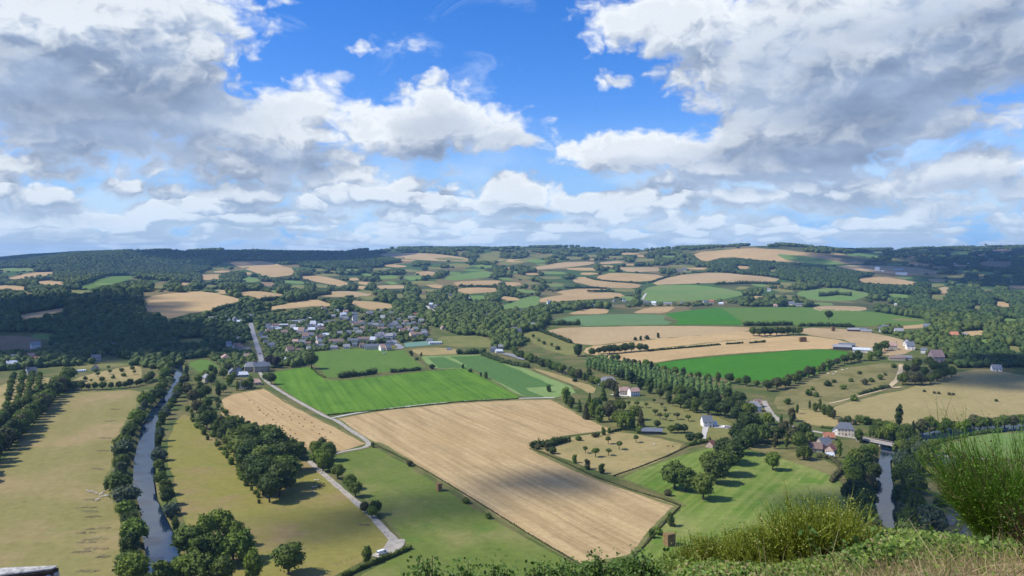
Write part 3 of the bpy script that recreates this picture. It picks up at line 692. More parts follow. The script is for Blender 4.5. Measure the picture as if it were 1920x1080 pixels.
# rough grass margins that soften the edges of the nearer fields
M_verge = field_mat('verge_grass', (0.13, 0.14, 0.04), (0.20, 0.18, 0.075), (0.10, 0.125, 0.03), 0.3, 0.7, 1.5, 18, 1.6, 0.6, (0.08, 0.12, 0.02))
def verge(px, w):
    C = spline(px, 2.5); d = np.gradient(C, axis=0); d /= np.maximum(np.hypot(d[:, 0], d[:, 1])[:, None], 1e-6)
    nrm = np.stack([-d[:, 1], d[:, 0]], 1); n_ = len(C); k = np.arange(n_)
    def wig(p): return w * (0.45 + 0.3 * np.sin(k * 0.31 + p) * np.sin(k * 0.117 + 2 * p) + 0.35 * NR.rand(n_))[:, None]
    V = np.stack([C - nrm * wig(0.7), C + nrm * wig(2.1)], 1).reshape(-1, 2)
    z = hgt(V[:, 0], V[:, 1]) + 2.2 * (0.035 + 0.00011 * V[:, 1]); z = np.repeat(z.reshape(-1, 2).max(1), 2)
    i = np.arange(n_ - 1) * 2
    tag(obj('grass_verge', mesh_np('grass_verge', np.column_stack([V, z]), np.stack([i + 1, i, i + 2, i + 3], 1), M_verge, True, 4)), kind='structure')
for e_, w_ in [([(408, 753), (437, 739), (497, 729)], 1.5), ([(408, 752), (440, 790), (500, 806), (560, 838), (600, 851)], 2.5), ([(497, 729), (540, 756), (620, 797), (686, 831)], 1.8), ([(640, 846), (600, 851)], 1.5),
               ([(632, 785), (720, 770), (850, 757), (960, 751), (1036, 749)], 1.6), ([(632, 785), (660, 806), (694, 828), (712, 831)], 2.2), ([(712, 831), (780, 872), (880, 937), (960, 987), (1087, 1058)], 2.0), ([(1090, 1058), (1172, 1046), (1190, 1036), (1235, 979), (1270, 950)], 2.2),
               ([(1268, 950), (1200, 926), (1100, 891), (996, 843)], 2.0), ([(1036, 749), (1090, 779), (1152, 807)], 2.5), ([(1152, 807), (1060, 818), (1003, 834)], 2.0),
               ([(498, 707), (512, 719), (560, 751), (612, 778)], 1.6), ([(590, 690), (608, 709), (640, 713), (700, 707), (780, 698), (860, 691)], 2.2), ([(880, 692), (975, 743)], 1.8), ([(760, 658), (798, 690)], 2.5), ([(905, 666), (960, 681), (1068, 723)], 2.2),
               ([(1160, 895), (1250, 862), (1330, 838)], 2.0), ([(1160, 895), (1200, 912), (1250, 930), (1284, 950)], 2.5), ([(275, 731), (262, 760), (242, 790), (225, 820), (220, 860), (205, 900), (222, 950)], 3.5), ([(1212, 684), (1300, 703), (1400, 715), (1470, 719), (1540, 698)], 2.5), ([(1215, 683), (1300, 672), (1440, 661), (1520, 655), (1590, 658)], 2.2),
               ([(632, 853), (695, 839)], 1.6), ([(628, 874), (664, 911), (722, 973), (758, 1016)], 1.6), ([(583, 868), (645, 920), (700, 970), (734, 1010)], 1.6)]:
    verge(e_, w_)
# ------------------------------------------------------------------ vegetation kit
def ico(sub):
    bm = bmesh.new(); bmesh.ops.create_icosphere(bm, subdivisions=sub, radius=1.0)
    bm.verts.ensure_lookup_table()
    V = np.array([v.co[:] for v in bm.verts]); T = np.array([[v.index for v in f.verts] for f in bm.faces]); bm.free()
    return V, T
ICO1, ICO2 = ico(1), ico(2)

def leaf_quads(c, nrm, size, rs):
    """small four cornered leaf sprays at c facing about nrm"""
    n = len(c)
    nrm = nrm + rs.randn(n, 3) * 0.55; nrm /= np.linalg.norm(nrm, axis=1)[:, None] + 1e-9
    t = np.cross(nrm, rs.randn(n, 3)); t /= np.linalg.norm(t, axis=1)[:, None] + 1e-9
    b = np.cross(nrm, t)
    s = size * (0.6 + 0.8 * rs.rand(n, 1)); w = s * (0.55 + 0.35 * rs.rand(n, 1))
    return np.stack([c - t * s, c + b * w + nrm * s * 0.2, c + t * s, c - b * w - nrm * s * 0.1], 1)

def crown_mesh(name, seed, clumps, nleaf, leaf, mat, core=0.80, jag=0.34, loose=0.50):
    """clumps: rows x, y, z, rx, ry, rz"""
    rs = np.random.RandomState(seed); VV = []; TT = []; nv = 0
    cl = np.array(clumps)
    for (x, y, z, rx, ry, rz) in cl:
        v, t = ICO2
        k = core * (1 + jag * (rs.rand(len(v), 1) - 0.55))
        VV.append(v * k * np.array([rx, ry, rz]) + np.array([x, y, z])); TT.append(t + nv); nv += len(v)
    w = cl[:, 3] * cl[:, 5]; w = w / w.sum()
    idx = rs.choice(len(cl), nleaf, p=w)
    d = rs.randn(nleaf, 3); d[:, 2] += 0.25; d /= np.linalg.norm(d, axis=1)[:, None]
    c = cl[idx, :3] + d * cl[idx, 3:6] * (0.80 + loose * rs.rand(nleaf, 1) ** 1.5)
    q = leaf_quads(c, d, leaf, rs)
    V = np.concatenate(VV + [q.reshape(-1, 3)])
    qi = np.arange(nleaf * 4).reshape(-1, 4) + nv
    T = np.concatenate(TT + [qi[:, [0, 1, 2]], qi[:, [0, 2, 3]]])
    return mesh_np(name, V, T, mat)

def tube(pts, r, n=6):
    pts = [Vector(p) for p in pts]; V = []; Fc = []
    for i, p in enumerate(pts):
        d = (pts[min(i + 1, len(pts) - 1)] - pts[max(i - 1, 0)]).normalized()
        u = d.cross(Vector((0.31, 0.95, 0.05)) if abs(d.z) > 0.5 else Vector((0, 0, 1))).normalized(); w = d.cross(u)
        for k in range(n):
            a = 2 * math.pi * k / n; V.append(p + (u * math.cos(a) + w * math.sin(a)) * r[i])
        if i:
            for k in range(n):
                a, b = (i - 1) * n + k, (i - 1) * n + (k + 1) % n
                Fc.append((a, b, b + n, a + n))
    Fc.append(tuple(range(n))[::-1]); Fc.append(tuple((len(pts) - 1) * n + k for k in range(n)))
    return V, Fc

def join(parts):
    V, Fc = [], []
    for v, f in parts:
        o = len(V); V += list(v); Fc += [tuple(i + o for i in q) for q in f]
    return V, Fc

M_bark = plain('bark', (0.085, 0.065, 0.045), 0.35, 2.0, 0.9, 0.1)
LEAF = {
    'dark': leaf_mat('leaf_dark', (0.022, 0.046, 0.013), (0.070, 0.108, 0.024)),
    'mid': leaf_mat('leaf_mid', (0.040, 0.078, 0.015), (0.125, 0.178, 0.030)),
    'light': leaf_mat('leaf_light', (0.066, 0.124, 0.016), (0.175, 0.250, 0.034)),
    'pale': leaf_mat('leaf_pale', (0.12, 0.215, 0.06), (0.22, 0.35, 0.105)),
    'grey': leaf_mat('leaf_grey', (0.055, 0.085, 0.048), (0.105, 0.14, 0.085)),
    'copper': leaf_mat('leaf_copper', (0.020, 0.018, 0.020), (0.040, 0.034, 0.034)),
    'olive': leaf_mat('leaf_olive', (0.06, 0.068, 0.026), (0.11, 0.115, 0.045)),
}
TONE_WORD = {'dark': 'dark green', 'mid': 'mid green', 'light': 'bright green', 'pale': 'pale green', 'grey': 'silvery green', 'copper': 'purple leaved', 'olive': 'olive green'}

def proto_tree(kind, seed):
    rs = np.random.RandomState(seed); hh = 15.0; C = []
    if kind == 'round':
        R_ = 5.4 + rs.rand() * 1.2; zc = 8.8; rz = 5.6
        for i in range(20):
            d = rs.randn(3); d[2] = d[2] * 0.8 + 0.15; d /= np.linalg.norm(d)
            k = 0.72 + 0.2 * rs.rand(); r = 2.0 + 1.2 * rs.rand()
            C.append((d[0] * (R_ - r) * k * 1.25, d[1] * (R_ - r) * k * 1.25, zc + d[2] * (rz - r * 0.8) * k * 1.25, r * 1.1, r * 1.1, r * 0.9))
        C.append((0, 0, zc, 3.6, 3.6, 4.0)); nl, lf, th = 1900, 0.58, 0.55
    elif kind == 'oval':
        R_ = 4.0; zc = 8.4
        for i in range(20):
            a = rs.rand() * 6.28; z = 2.6 + 11.0 * (i + 0.5) / 20; w = math.sin(math.pi * min(1, (z - 0.6) / 15.2)) ** 0.7
            r = 1.5 + 1.2 * rs.rand(); k = max(0.1, R_ * w - r * 0.7)
            C.append((math.cos(a) * k, math.sin(a) * k, z, r * 1.05, r * 1.05, r * 1.1))
        C.append((0, 0, 7.5, 2.6, 2.6, 5.0)); nl, lf, th = 1300, 0.58, 0.5
    elif kind == 'poplar':
        for i in range(13):
            a = rs.rand() * 6.28; z = 2.4 + 11.4 * (i + 0.5) / 13; w = 1.75 * math.sin(math.pi * min(1, (z + 0.5) / 15.6)) ** 0.6
            C.append((math.cos(a) * 0.5, math.sin(a) * 0.5, z, w * (0.85 + 0.3 * rs.rand()), w * (0.85 + 0.3 * rs.rand()), 1.35))
        nl, lf, th = 800, 0.42, 0.5
    elif kind == 'willow':
        for i in range(24):
            a = rs.rand() * 6.28; k = math.sqrt(rs.rand()) * 5.2; top = 12.6 - 0.22 * k * k * 0.9
            C.append((math.cos(a) * k, math.sin(a) * k, top - 1.6 - 1.5 * rs.rand(), 1.7, 1.7, 2.8 + rs.rand()))
        C.append((0, 0, 8, 3.8, 3.8, 5.0)); nl, lf, th = 1700, 0.55, 0.6
    elif kind == 'conifer':
        for i in range(14):
            z = 1.6 + 12.6 * i / 13; w = 3.3 * (1 - (z - 1) / 15.0) + 0.25; a = rs.rand() * 6.28
            C.append((math.cos(a) * w * 0.25, math.sin(a) * w * 0.25, z, w, w, 1.1))
        nl, lf, th = 900, 0.5, 0.4
    elif kind == 'orchard':
        for i in range(9):
            a = rs.rand() * 6.28; k = rs.rand() * 4.6
            C.append((math.cos(a) * k, math.sin(a) * k, 9.2 + 3.6 * rs.rand(), 2.8 + rs.rand(), 2.8 + rs.rand(), 2.3))
        nl, lf, th = 700, 0.85, 0.75
    elif kind == 'shrub':
        for i in range(10):
            a = rs.rand() * 6.28; k = rs.rand() * 4.4; z = 4 + 7 * rs.rand() * (1 - k / 8)
            C.append((math.cos(a) * k, math.sin(a) * k, z, 3.2 + rs.rand() * 1.6, 3.2 + rs.rand() * 1.6, 3.6))
        nl, lf, th = 650, 0.95, 0.6
    elif kind == 'bush':                       # narrow hedge bush
        for i in range(8):
            a = rs.rand() * 6.28; z = 2.5 + 10 * i / 7
            C.append((math.cos(a) * 1.2, math.sin(a) * 1.2, z, 2.6 + rs.rand(), 2.6 + rs.rand(), 2.7))
        nl, lf, th = 550, 0.9, 0.5
    crown = crown_mesh(kind + '_crown', seed, C, nl, lf, LEAF['mid'])
    top = max(c[2] for c in C)
    parts = [tube([(0, 0, -0.8), (0, 0, 0.6), (0.1, 0.05, top * 0.45), (0.0, 0.1, top * 0.9)], [th * 1.35, th, th * 0.7, th * 0.15], 7)]
    for i in range(5):
        a = i * 1.26 + rs.rand(); z = top * (0.28 + 0.08 * i); c = C[int(rs.randint(len(C)))]
        parts.append(tube([(0.05, 0.03, z), (c[0] * 0.45, c[1] * 0.45, z + (c[2] - z) * 0.6 + 0.4), (c[0] * 0.85, c[1] * 0.85, max(c[2], z + 0.8))], [th * 0.4, th * 0.26, th * 0.08], 5))
    v, f = join(parts)
    return crown, mesh_from(kind + '_trunk', v, f, M_bark)

KIT = {}
for k, cnt in (('round', 4), ('oval', 3), ('poplar', 3), ('willow', 2), ('conifer', 2), ('orchard', 2), ('shrub', 3), ('bush', 2)):
    KIT[k] = [proto_tree(k, 100 * len(KIT) + 13 * i + 5) for i in range(cnt)]

TREE_XY = []
def tree(name, kind, tone, p, h, label, group, cat='tree', wide=1.0):
    cr, tr = R.choice(KIT[kind])
    s = h / 15.0 * (0.98 if kind != 'willow' else 1.1)
    e = empty(name, p, R.random() * 6.28, label, cat, group)
    e.scale = (s * wide, s * wide, s)
    c = obj('crown', cr, e)
    c.material_slots[0].link = 'OBJECT'; c.material_slots[0].material = LEAF[tone]
    obj('trunk', tr, e)
    TREE_XY.append((p[0], p[1]))
    return e

def walk(pts, n):
    """n points evenly along a polyline of pixels, by ground distance"""
    P = p2g(densify_open(pts)); d = np.r_[0, np.cumsum(np.hypot(*np.diff(P, axis=0).T))]
    s = np.linspace(0, d[-1], n)
    return np.stack([np.interp(s, d, P[:, 0]), np.interp(s, d, P[:, 1])], 1)
def densify_open(px, step=8.0):
    out = []
    for a, b in zip(px[:-1], px[1:]):
        k = max(1, int(math.hypot(b[0] - a[0], b[1] - a[1]) / step))
        out += [(a[0] + (b[0] - a[0]) * j / k, a[1] + (b[1] - a[1]) * j / k) for j in range(k)]
    return out + [px[-1]]

def size_word(h, lo, hi):
    t = (h - lo) / max(hi - lo, 0.1)
    return 'tall ' if t > 0.7 else ('low ' if t < 0.25 else '')

def row(name, kinds, tones, px, n, h, where, group, jit=1.5, cat='tree', wide=1.0):
    """a line of individual trees. where: 'X along/in ...', gets «size tone noun, nth <where>»"""
    P = walk(px, n) if n else p2g(px)
    Z = hgt(P[:, 0], P[:, 1])
    noun = name.split('_')[-1]
    for i in range(len(P)):
        hh = h[0] + (h[1] - h[0]) * R.random(); tn = R.choice(tones)
        x = P[i, 0] + R.uniform(-jit, jit); y = P[i, 1] + R.uniform(-jit, jit)
        z = float(hgt(np.array([x]), np.array([y]))[0])
        tree(name, R.choice(kinds), tn, (x, y, z - 0.1), hh, f"{size_word(hh, *h)}{TONE_WORD[tn]} {noun}, {ordw(i + 1)} {where}", group, cat, wide * R.uniform(0.9, 1.12))

DK, DM, ML = ['dark', 'dark', 'mid'], ['dark', 'mid', 'mid', 'light', 'olive'], ['mid', 'light']
# -- left side
row('broadleaf_tree', ['round', 'oval'], DM, [(-45, 905), (-10, 862), (20, 835), (60, 790), (95, 752), (118, 727), (130, 716)], 34, (13, 18), "from the photo's left edge in the dry pasture's belt", 'tree belt by the dry pasture', 2.5, 'tree', 1.15)
row('broadleaf_tree', ['round', 'oval'], DK, [(-60, 858), (-20, 822), (20, 790), (55, 765), (85, 742)], 20, (12, 16), "from the photo's left edge in the belt's rear line", 'tree belt by the dry pasture', 2.5)
row('riverside_tree', ['round', 'oval', 'willow', 'shrub'], ['dark', 'mid', 'grey', 'light', 'mid'], [(238, 1085), (240, 1062), (252, 1022), (235, 990), (231, 948), (221, 905), (227, 874), (233, 843), (243, 815), (259, 793), (271, 768), (293, 748), (304, 730), (308, 713), (314, 700), (318, 688)], 30, (9, 14), "from the photo's bottom on the left river's west bank", 'trees on the west bank of the left river', 2.0, 'tree', 1.15)
row('riverside_tree', ['round', 'shrub', 'oval'], ['dark', 'mid', 'grey', 'mid'], [(328, 990), (314, 945), (304, 915), (298, 882), (297, 855), (298, 832), (298, 812), (308, 787), (319, 767), (330, 750), (338, 730), (346, 712), (350, 698)], 28, (7, 12), "from the photo's bottom on the left river's east bank", 'trees on the east bank of the left river', 1.0)
row('riverside_bush', ['shrub'], ['mid', 'light'], [(312, 1075), (322, 1068)], 0, (5, 8), "at the left river's edge beside the bottom copse", 'bushes at the river edge')
row('copse_tree', ['round', 'oval', 'willow'], ['light', 'light', 'mid', 'light'], [(352, 1042), (382, 1022), (412, 1012), (440, 1024), (365, 1072), (402, 1060), (440, 1058), (462, 1050), (330, 1098), (372, 1100), (420, 1096), (468, 1094), (255, 1098), (292, 1112)], 0, (12, 16), "in the leafy copse right of the river's lowest bend", 'copse at the river bend', 1.5)
tree('round_tree', 'round', 'mid', g3(541, 1078), 14.5, "broad round green tree standing alone at the photo's bottom edge right of the copse", None, 'tree', 1.15)
tree('round_tree', 'oval', 'mid', g3(687, 1056), 8, 'small upright tree beside the white van at the lane end', None)
row('oak_tree', ['round', 'oval'], DM, [(346, 722), (354, 742), (360, 757), (368, 774), (378, 790), (374, 752), (386, 768), (390, 786), (390, 804), (404, 800), (404, 818), (418, 816)], 0, (11, 16), "down the upper oak line beside the pasture", 'oak line through the pasture', 1.5)
row('oak_tree', ['round'], ['dark', 'dark', 'mid'], [(424, 836), (438, 830), (438, 852), (454, 846), (454, 870), (468, 862), (466, 888), (484, 880), (478, 908), (496, 896), (490, 926), (504, 942), (524, 930), (538, 912), (530, 884), (512, 856), (496, 842), (506, 874)], 0, (16, 23), "in the big dark clump at the oak line's end", 'big dark clump in the pasture', 2.0, 'tree', 1.12)
row('fringe_bush', ['shrub', 'bush'], ['light', 'mid', 'light'], [(352, 768), (362, 788), (384, 812), (404, 832), (422, 850), (446, 882), (470, 918), (490, 944)], 34, (2.2, 5.5), "from the far end along the oak line's pasture side", 'bushes under the oak line', 2.2, 'bush', 1.3)
row('fringe_bush', ['shrub'], ['mid', 'dark', 'olive'], [(405, 750), (414, 772), (440, 793), (470, 797), (500, 812), (540, 834), (570, 850)], 26, (2.2, 5.0), "from the far end along the oak line's stubble side", 'bushes under the oak line', 2.0, 'bush', 1.3)
row('broadleaf_tree', ['round', 'oval'], DM, [(592, 856), (604, 850), (616, 864), (606, 884), (596, 876), (621, 880), (558, 862), (548, 858)], 0, (9, 14), "in the clump where the lane bends", 'clump at the lane bend', 1.0)
row('lane_tree', ['round', 'shrub', 'round'], DM, [(634, 898), (655, 918), (666, 932), (683, 962), (696, 972), (705, 966)], 0, (5, 10), "down the lane's meadow side from the clump", 'trees beside the lane', 0.5)
row('field_shrub', ['shrub', 'bush'], DM, [(700, 839), (768, 874), (873, 944), (917, 972), (1222, 1009), (1258, 987), (1233, 1002), (1252, 930)], 0, (4, 7.5), "round the big stubble field from the lane corner", 'shrubs round the big stubble field', 0.3, 'shrub')
# -- middle
row('meadow_tree', ['round'], DK, [(1268, 918), (1290, 922), (1316, 937), (1345, 908), (1362, 892), (1334, 890), (1376, 872), (1358, 866), (1392, 852), (1404, 838), (1384, 832), (1416, 828), (1400, 812)], 0, (13, 18), "up the lush meadow's dark line from its lower end", 'dark tree line in the lush meadow', 1.0, 'tree', 1.1)
tree('round_tree', 'round', 'light', g3(1449, 882), 12.5, 'single round light green tree alone on the lush meadow', None, 'tree', 1.05)
row('hedge_bush', ['bush', 'shrub'], DM, [(998, 840), (1008, 842), (1018, 838), (1028, 836), (1038, 834), (1048, 832), (1056, 830), (1068, 827), (1084, 826), (1113, 820), (1120, 818), (1131, 816), (1142, 813), (1026, 846), (1037, 851), (1077, 868), (1129, 888), (1101, 880)], 0, (3.5, 7), "from the left around the orchard meadow's hedge", 'bushes round the orchard meadow', 0.3, 'bush')
row('orchard_tree', ['orchard'], ['mid', 'light'], [(1141, 833), (1161, 843), (1140, 854), (1116, 857), (1098, 850), (1193, 830)], 0, (5, 7), "in the tan orchard meadow behind the big stubble field", 'fruit trees in the tan meadow', 0.3)
row('orchard_tree', ['orchard'], ['mid', 'olive'], [(1146, 763), (1195, 764), (1212, 765), (1241, 764), (1247, 776), (1238, 786), (1250, 789), (1270, 787), (1283, 771), (1178, 762), (1226, 756), (1262, 762), (1290, 790), (1228, 780)], 0, (4.5, 6.5), "in the old orchard west of the white cottage", 'fruit trees by the white cottage', 0.3)
row('farm_tree', ['round', 'oval', 'conifer', 'willow'], DM, [(1060, 757), (1070, 765), (1112, 782), (1104, 764), (1132, 752), (1158, 748), (1124, 792), (1140, 788), (1156, 800), (1172, 804), (1186, 804), (1204, 800), (1192, 788), (1120, 770), (1146, 778), (1086, 772), (1098, 786), (1160, 772)], 0, (10, 16), "from the left in the cluster left of the dark barn", 'tree cluster west of the barn', 1.0)
row('barn_tree', ['round', 'shrub'], ['mid', 'dark'], [(1232, 802), (1258, 812), (1272, 812), (1283, 811), (1296, 826), (1310, 826), (1200, 812)], 0, (5, 8), "from the left beside the dark barn", 'trees beside the barn', 0.3)
row('hedgerow_tree', ['round', 'oval', 'shrub'], DM, [(960, 662), (985, 674), (1010, 684), (1040, 696), (1070, 706), (1100, 716), (1130, 726), (1150, 734)], 26, (9, 13), "down the dark hedgerow from village to poplars", 'hedgerow below the poplars', 2.0)
row('wood_tree', ['round', 'oval', 'round'], DK, [(1160, 712), (1180, 720), (1200, 730), (1218, 738), (1236, 748), (1254, 756), (1272, 764), (1290, 770), (1308, 774), (1326, 778), (1344, 780), (1362, 784), (1378, 790), (1196, 716), (1222, 726), (1250, 738), (1276, 748), (1300, 756), (1322, 762), (1346, 766), (1366, 770), (1386, 776), (1402, 788), (1412, 800), (1340, 752), (1366, 756), (1390, 764)], 0, (11, 16), "from the left in the belt in front of the poplars", 'belt in front of the poplars', 2.0)
# poplar plantation: rows run away from the lens, pale and slender
pr = 0
for r_ in range(6):
    f_ = r_ / 5.0
    a = (1100 + 28 * f_, 690 - 6 * f_); b = (1308 + 58 * f_, 753 - 14 * f_)
    P = walk([a, ((a[0] + b[0]) / 2, (a[1] + b[1]) / 2 + 1), b], 25)
    for i, (x, y) in enumerate(P):
        hh = R.uniform(11.5, 15)
        tree('poplar_tree', 'poplar', 'pale', (x + R.uniform(-.8, .8), y + R.uniform(-.8, .8), float(hgt(np.array([x]), np.array([y]))[0]) - 0.1), hh,
             f"slender pale poplar, {ordw(i + 1)} from the village end of the plantation's {ordw(r_ + 1)} row", 'poplar plantation', 'poplar', 1.3)
row('hedgerow_tree', ['round', 'oval'], DM, [(1150, 676), (1180, 684), (1215, 692), (1260, 704), (1310, 712), (1360, 718), (1405, 724), (1440, 728)], 22, (7, 12), "from the left along the vivid crop's near hedge", 'hedge of the vivid crop', 1.5)
row('hedgerow_tree', ['round', 'oval'], DM, [(1440, 734), (1470, 728), (1497, 716), (1512, 710), (1540, 698), (1562, 690), (1584, 682), (1606, 678), (1636, 676), (1650, 672), (1640, 664), (1660, 658)], 24, (9, 14), "from the left below the vivid crop beside the rough pasture", 'hedge above the rough pasture', 1.5)
row('bank_tree', ['round'], DM, [(1694, 722), (1704, 716), (1714, 722), (1728, 722), (1742, 720), (1756, 716), (1770, 712), (1786, 708), (1700, 700), (1716, 702), (1734, 704), (1752, 700), (1770, 698), (1722, 690), (1742, 688)], 0, (10, 15), "in the small wood right of the sandy track", 'small wood by the sandy track', 1.0)
row('pasture_bush', ['shrub'], DM, [(1516, 742), (1530, 744), (1524, 732), (1477, 758), (1552, 724), (1582, 730), (1601, 752), (1564, 718), (1612, 702), (1634, 716), (1650, 712), (1660, 704), (1622, 722), (1596, 716), (1676, 690)], 0, (4, 9), "from the left on the rough pasture slope", 'bushes on the rough slope', 0.3, 'bush')
row('pasture_bush', ['shrub'], ['dark', 'olive'], [(1733, 735), (1752, 738), (1760, 739), (1780, 741), (1788, 741), (1868, 753)], 0, (2.5, 4), "from the left on the tan meadow by the sandy track", 'bushes on the tan meadow', 0.2, 'bush')
# -- right side
row('valley_tree', ['round', 'oval', 'willow', 'poplar'], DM, [(1572, 858), (1612, 830), (1425, 810), (1440, 822), (1456, 830), (1470, 818), (1486, 828), (1500, 836), (1430, 832), (1450, 842), (1474, 840), (1498, 846), (1484, 802), (1462, 800), (1442, 796), (1510, 822), (1520, 838), (1506, 862)], 0, (10, 14), "from the left between the grey cottages and the farm", 'trees west of the red roofed farm', 1.0)
row('valley_tree', ['oval', 'poplar'], DM, [(1518, 768), (1528, 772), (1537, 770), (1546, 778), (1556, 782), (1564, 786), (1486, 790), (1496, 776)], 0, (8, 12), "from the left in the garden above the farm road", 'garden trees above the farm road', 0.5)
row('garden_bush', ['shrub'], DM, [(1580, 794), (1590, 792), (1600, 796), (1612, 792), (1624, 796), (1636, 796), (1648, 798), (1660, 800)], 0, (6, 9), "from the left in the dark hedge behind the slate manor", 'hedge behind the slate manor', 0.5, 'bush')
tree('tall_poplar', 'poplar', 'dark', g3(1686, 800), 19, 'very tall dark columnar poplar near the bridge at the meadow edge', None, 'poplar', 1.15)
tree('conifer_tree', 'conifer', 'dark', g3(1713, 812), 11, 'dark pointed conifer right of the tall columnar poplar', None)
row('willow_tree', ['willow'], ['mid', 'light'], [(1642, 822), (1656, 826), (1672, 822), (1688, 826), (1700, 820), (1668, 812)], 0, (10, 14), "from the left behind the bridge", 'willows behind the bridge', 0.5, 'willow')
row('riverside_tree', ['round'], DM, [(1730, 810), (1742, 806), (1752, 804), (1776, 802), (1786, 802), (1815, 802), (1826, 800), (1838, 802), (1852, 799), (1870, 800), (1884, 797), (1900, 798), (1918, 796), (1764, 808), (1800, 806)], 0, (8, 13), "from the left on the far bank at the tan meadow", 'far bank trees at the tan meadow', 0.5)
row('riverside_tree', ['round', 'oval', 'willow'], DM, [(1594, 892), (1606, 872), (1620, 862), (1634, 858), (1602, 915), (1612, 900), (1628, 884), (1600, 945), (1616, 932), (1632, 917), (1638, 895), (1610, 968), (1624, 962), (1632, 945), (1618, 992), (1634, 985), (1640, 1010), (1606, 1012), (1630, 1040)], 0, (10, 14), "down the right river's west bank from the bridge", 'west bank trees of the right river', 0.8)
row('riverside_tree', ['willow', 'round', 'willow'], ['grey', 'mid', 'dark'], [(1690, 852), (1704, 856), (1716, 846), (1728, 862), (1740, 872), (1692, 880), (1708, 884), (1722, 892), (1690, 908), (1704, 918), (1718, 926), (1690, 945), (1704, 956), (1720, 964), (1692, 985), (1708, 996), (1730, 996), (1746, 1002), (1700, 1030), (1736, 1040)], 0, (11, 15), "down the right river's east bank from the bridge", 'east bank trees of the right river', 0.8)
row('riverside_tree', ['round', 'conifer'], DK, [(1750, 852), (1766, 960), (1776, 930), (1790, 912), (1760, 1000), (1754, 980), (1810, 880), (1838, 884)], 0, (7, 12), "near the grey roofed riverside house on the right", 'trees round the riverside house', 0.8)
# field trees farther off
tree('field_tree', 'round', 'dark', g3(584, 692), 20, "broad dark tree at the corner between the two green crops", None, 'tree', 1.1)
tree('field_tree', 'round', 'dark', g3(508, 721), 13, "round dark tree beside the lane at the green crop's corner", None)
tree('field_tree', 'shrub', 'mid', g3(497, 712), 8, "low bush beside the round dark tree at the lane", None, 'bush')
tree('field_tree', 'round', 'dark', g3(1554, 600), 20, 'single round dark tree in the far green crop', None)
tree('field_tree', 'oval', 'dark', g3(1084, 668), 17, 'single oval dark tree on the olive slope below the pale stubble', None, 'tree', 1.2)
row('copper_beech', ['round'], ['copper'], [(506, 688), (518, 690)], 0, (15, 17), "of two purple trees beside the stone manor", 'purple trees by the manor', 0.3)
row('boundary_tree', ['bush', 'shrub'], DK, [(810, 692), (868, 691), (882, 698), (902, 706), (911, 710), (772, 668), (782, 676), (770, 663), (790, 668), (1029, 735), (1090, 708), (1100, 712), (1104, 700), (1078, 716)], 0, (5, 8), "from the left along the green strips' edges", 'trees round the green strips', 0.3)
row('field_row_tree', ['round'], DK, [(1412, 630), (1424, 631), (1434, 630), (1445, 630), (1456, 629), (1466, 629), (1477, 628), (1488, 628), (1498, 628)], 0, (12, 14), "from the left in the dark row between the stubble fields", 'tree row between stubble fields', 0.5)
row('field_row_tree', ['round'], DK, [(1123, 664), (1132, 664), (1142, 663), (1152, 663), (1162, 662), (1172, 661), (1183, 660), (1200, 659), (1210, 659), (1110, 668)], 0, (9, 15), "from the left in the thicket at the stubble's corner", 'thicket at the stubble corner', 0.5)
row('stubble_tree', ['bush', 'shrub'], DK, [(1191, 638), (1201, 638), (1213, 636), (1234, 634)], 0, (6, 10), "from the left on the line between pale stubbles", 'bushes between the pale stubbles', 0.2)
row('hillside_tree', ['round', 'shrub'], DM, [(1010, 640), (1020, 646), (1034, 650), (990, 640), (1000, 634), (1046, 656)], 0, (6, 9), "from the left on the olive slope", 'trees on the olive slope', 0.3)
# orchard plantation at the left edge
for r_, (a, b, n_) in enumerate([((8, 786), (26, 706), 14), ((30, 775), (44, 706), 13), ((50, 758), (60, 706), 11), ((70, 742), (74, 706), 9)]):
    row('plantation_tree', ['shrub', 'round'], ['mid', 'light'], [a, b], n_, (7, 9), f"from the near end of the left plantation's {ordw(r_ + 1)} row", 'plantation rows at the left edge', 0.6)
row('plantation_tree', ['orchard', 'shrub'], ['mid'], [(150, 722), (172, 718), (192, 714), (212, 710), (232, 706), (252, 702), (160, 712), (184, 707), (206, 702), (228, 697), (248, 693), (180, 698), (204, 694)], 0, (4, 6), "in the small orchard behind the dry pasture", 'small orchard behind the pasture', 0.5)
row('broadleaf_tree', ['round'], DM, [(120, 730), (140, 732), (160, 731), (180, 731), (200, 730), (220, 729), (240, 727), (258, 724), (272, 720), (284, 712)], 18, (7, 10), "from the left on the dry pasture's far hedge", 'far hedge of the dry pasture', 1.2)
row('valley_tree', ['round', 'oval'], ML + ['dark'], [(386, 712), (398, 720), (408, 728), (420, 736), (430, 724), (418, 710), (404, 704), (438, 712), (372, 720), (396, 700), (446, 732), (460, 730), (470, 728), (428, 700), (376, 738), (384, 746), (410, 742)], 0, (8, 13), "in the trees between the left river and lane hamlet", 'trees by the lane hamlet', 1.0)
# ------------------------------------------------------------------ buildings
def box(x0, x1, y0, y1, z0, z1):
    v = [(x0, y0, z0), (x1, y0, z0), (x1, y1, z0), (x0, y1, z0), (x0, y0, z1), (x1, y0, z1), (x1, y1, z1), (x0, y1, z1)]
    return v, [(0, 3, 2, 1), (4, 5, 6, 7), (0, 1, 5, 4), (1, 2, 6, 5), (2, 3, 7, 6), (3, 0, 4, 7)]

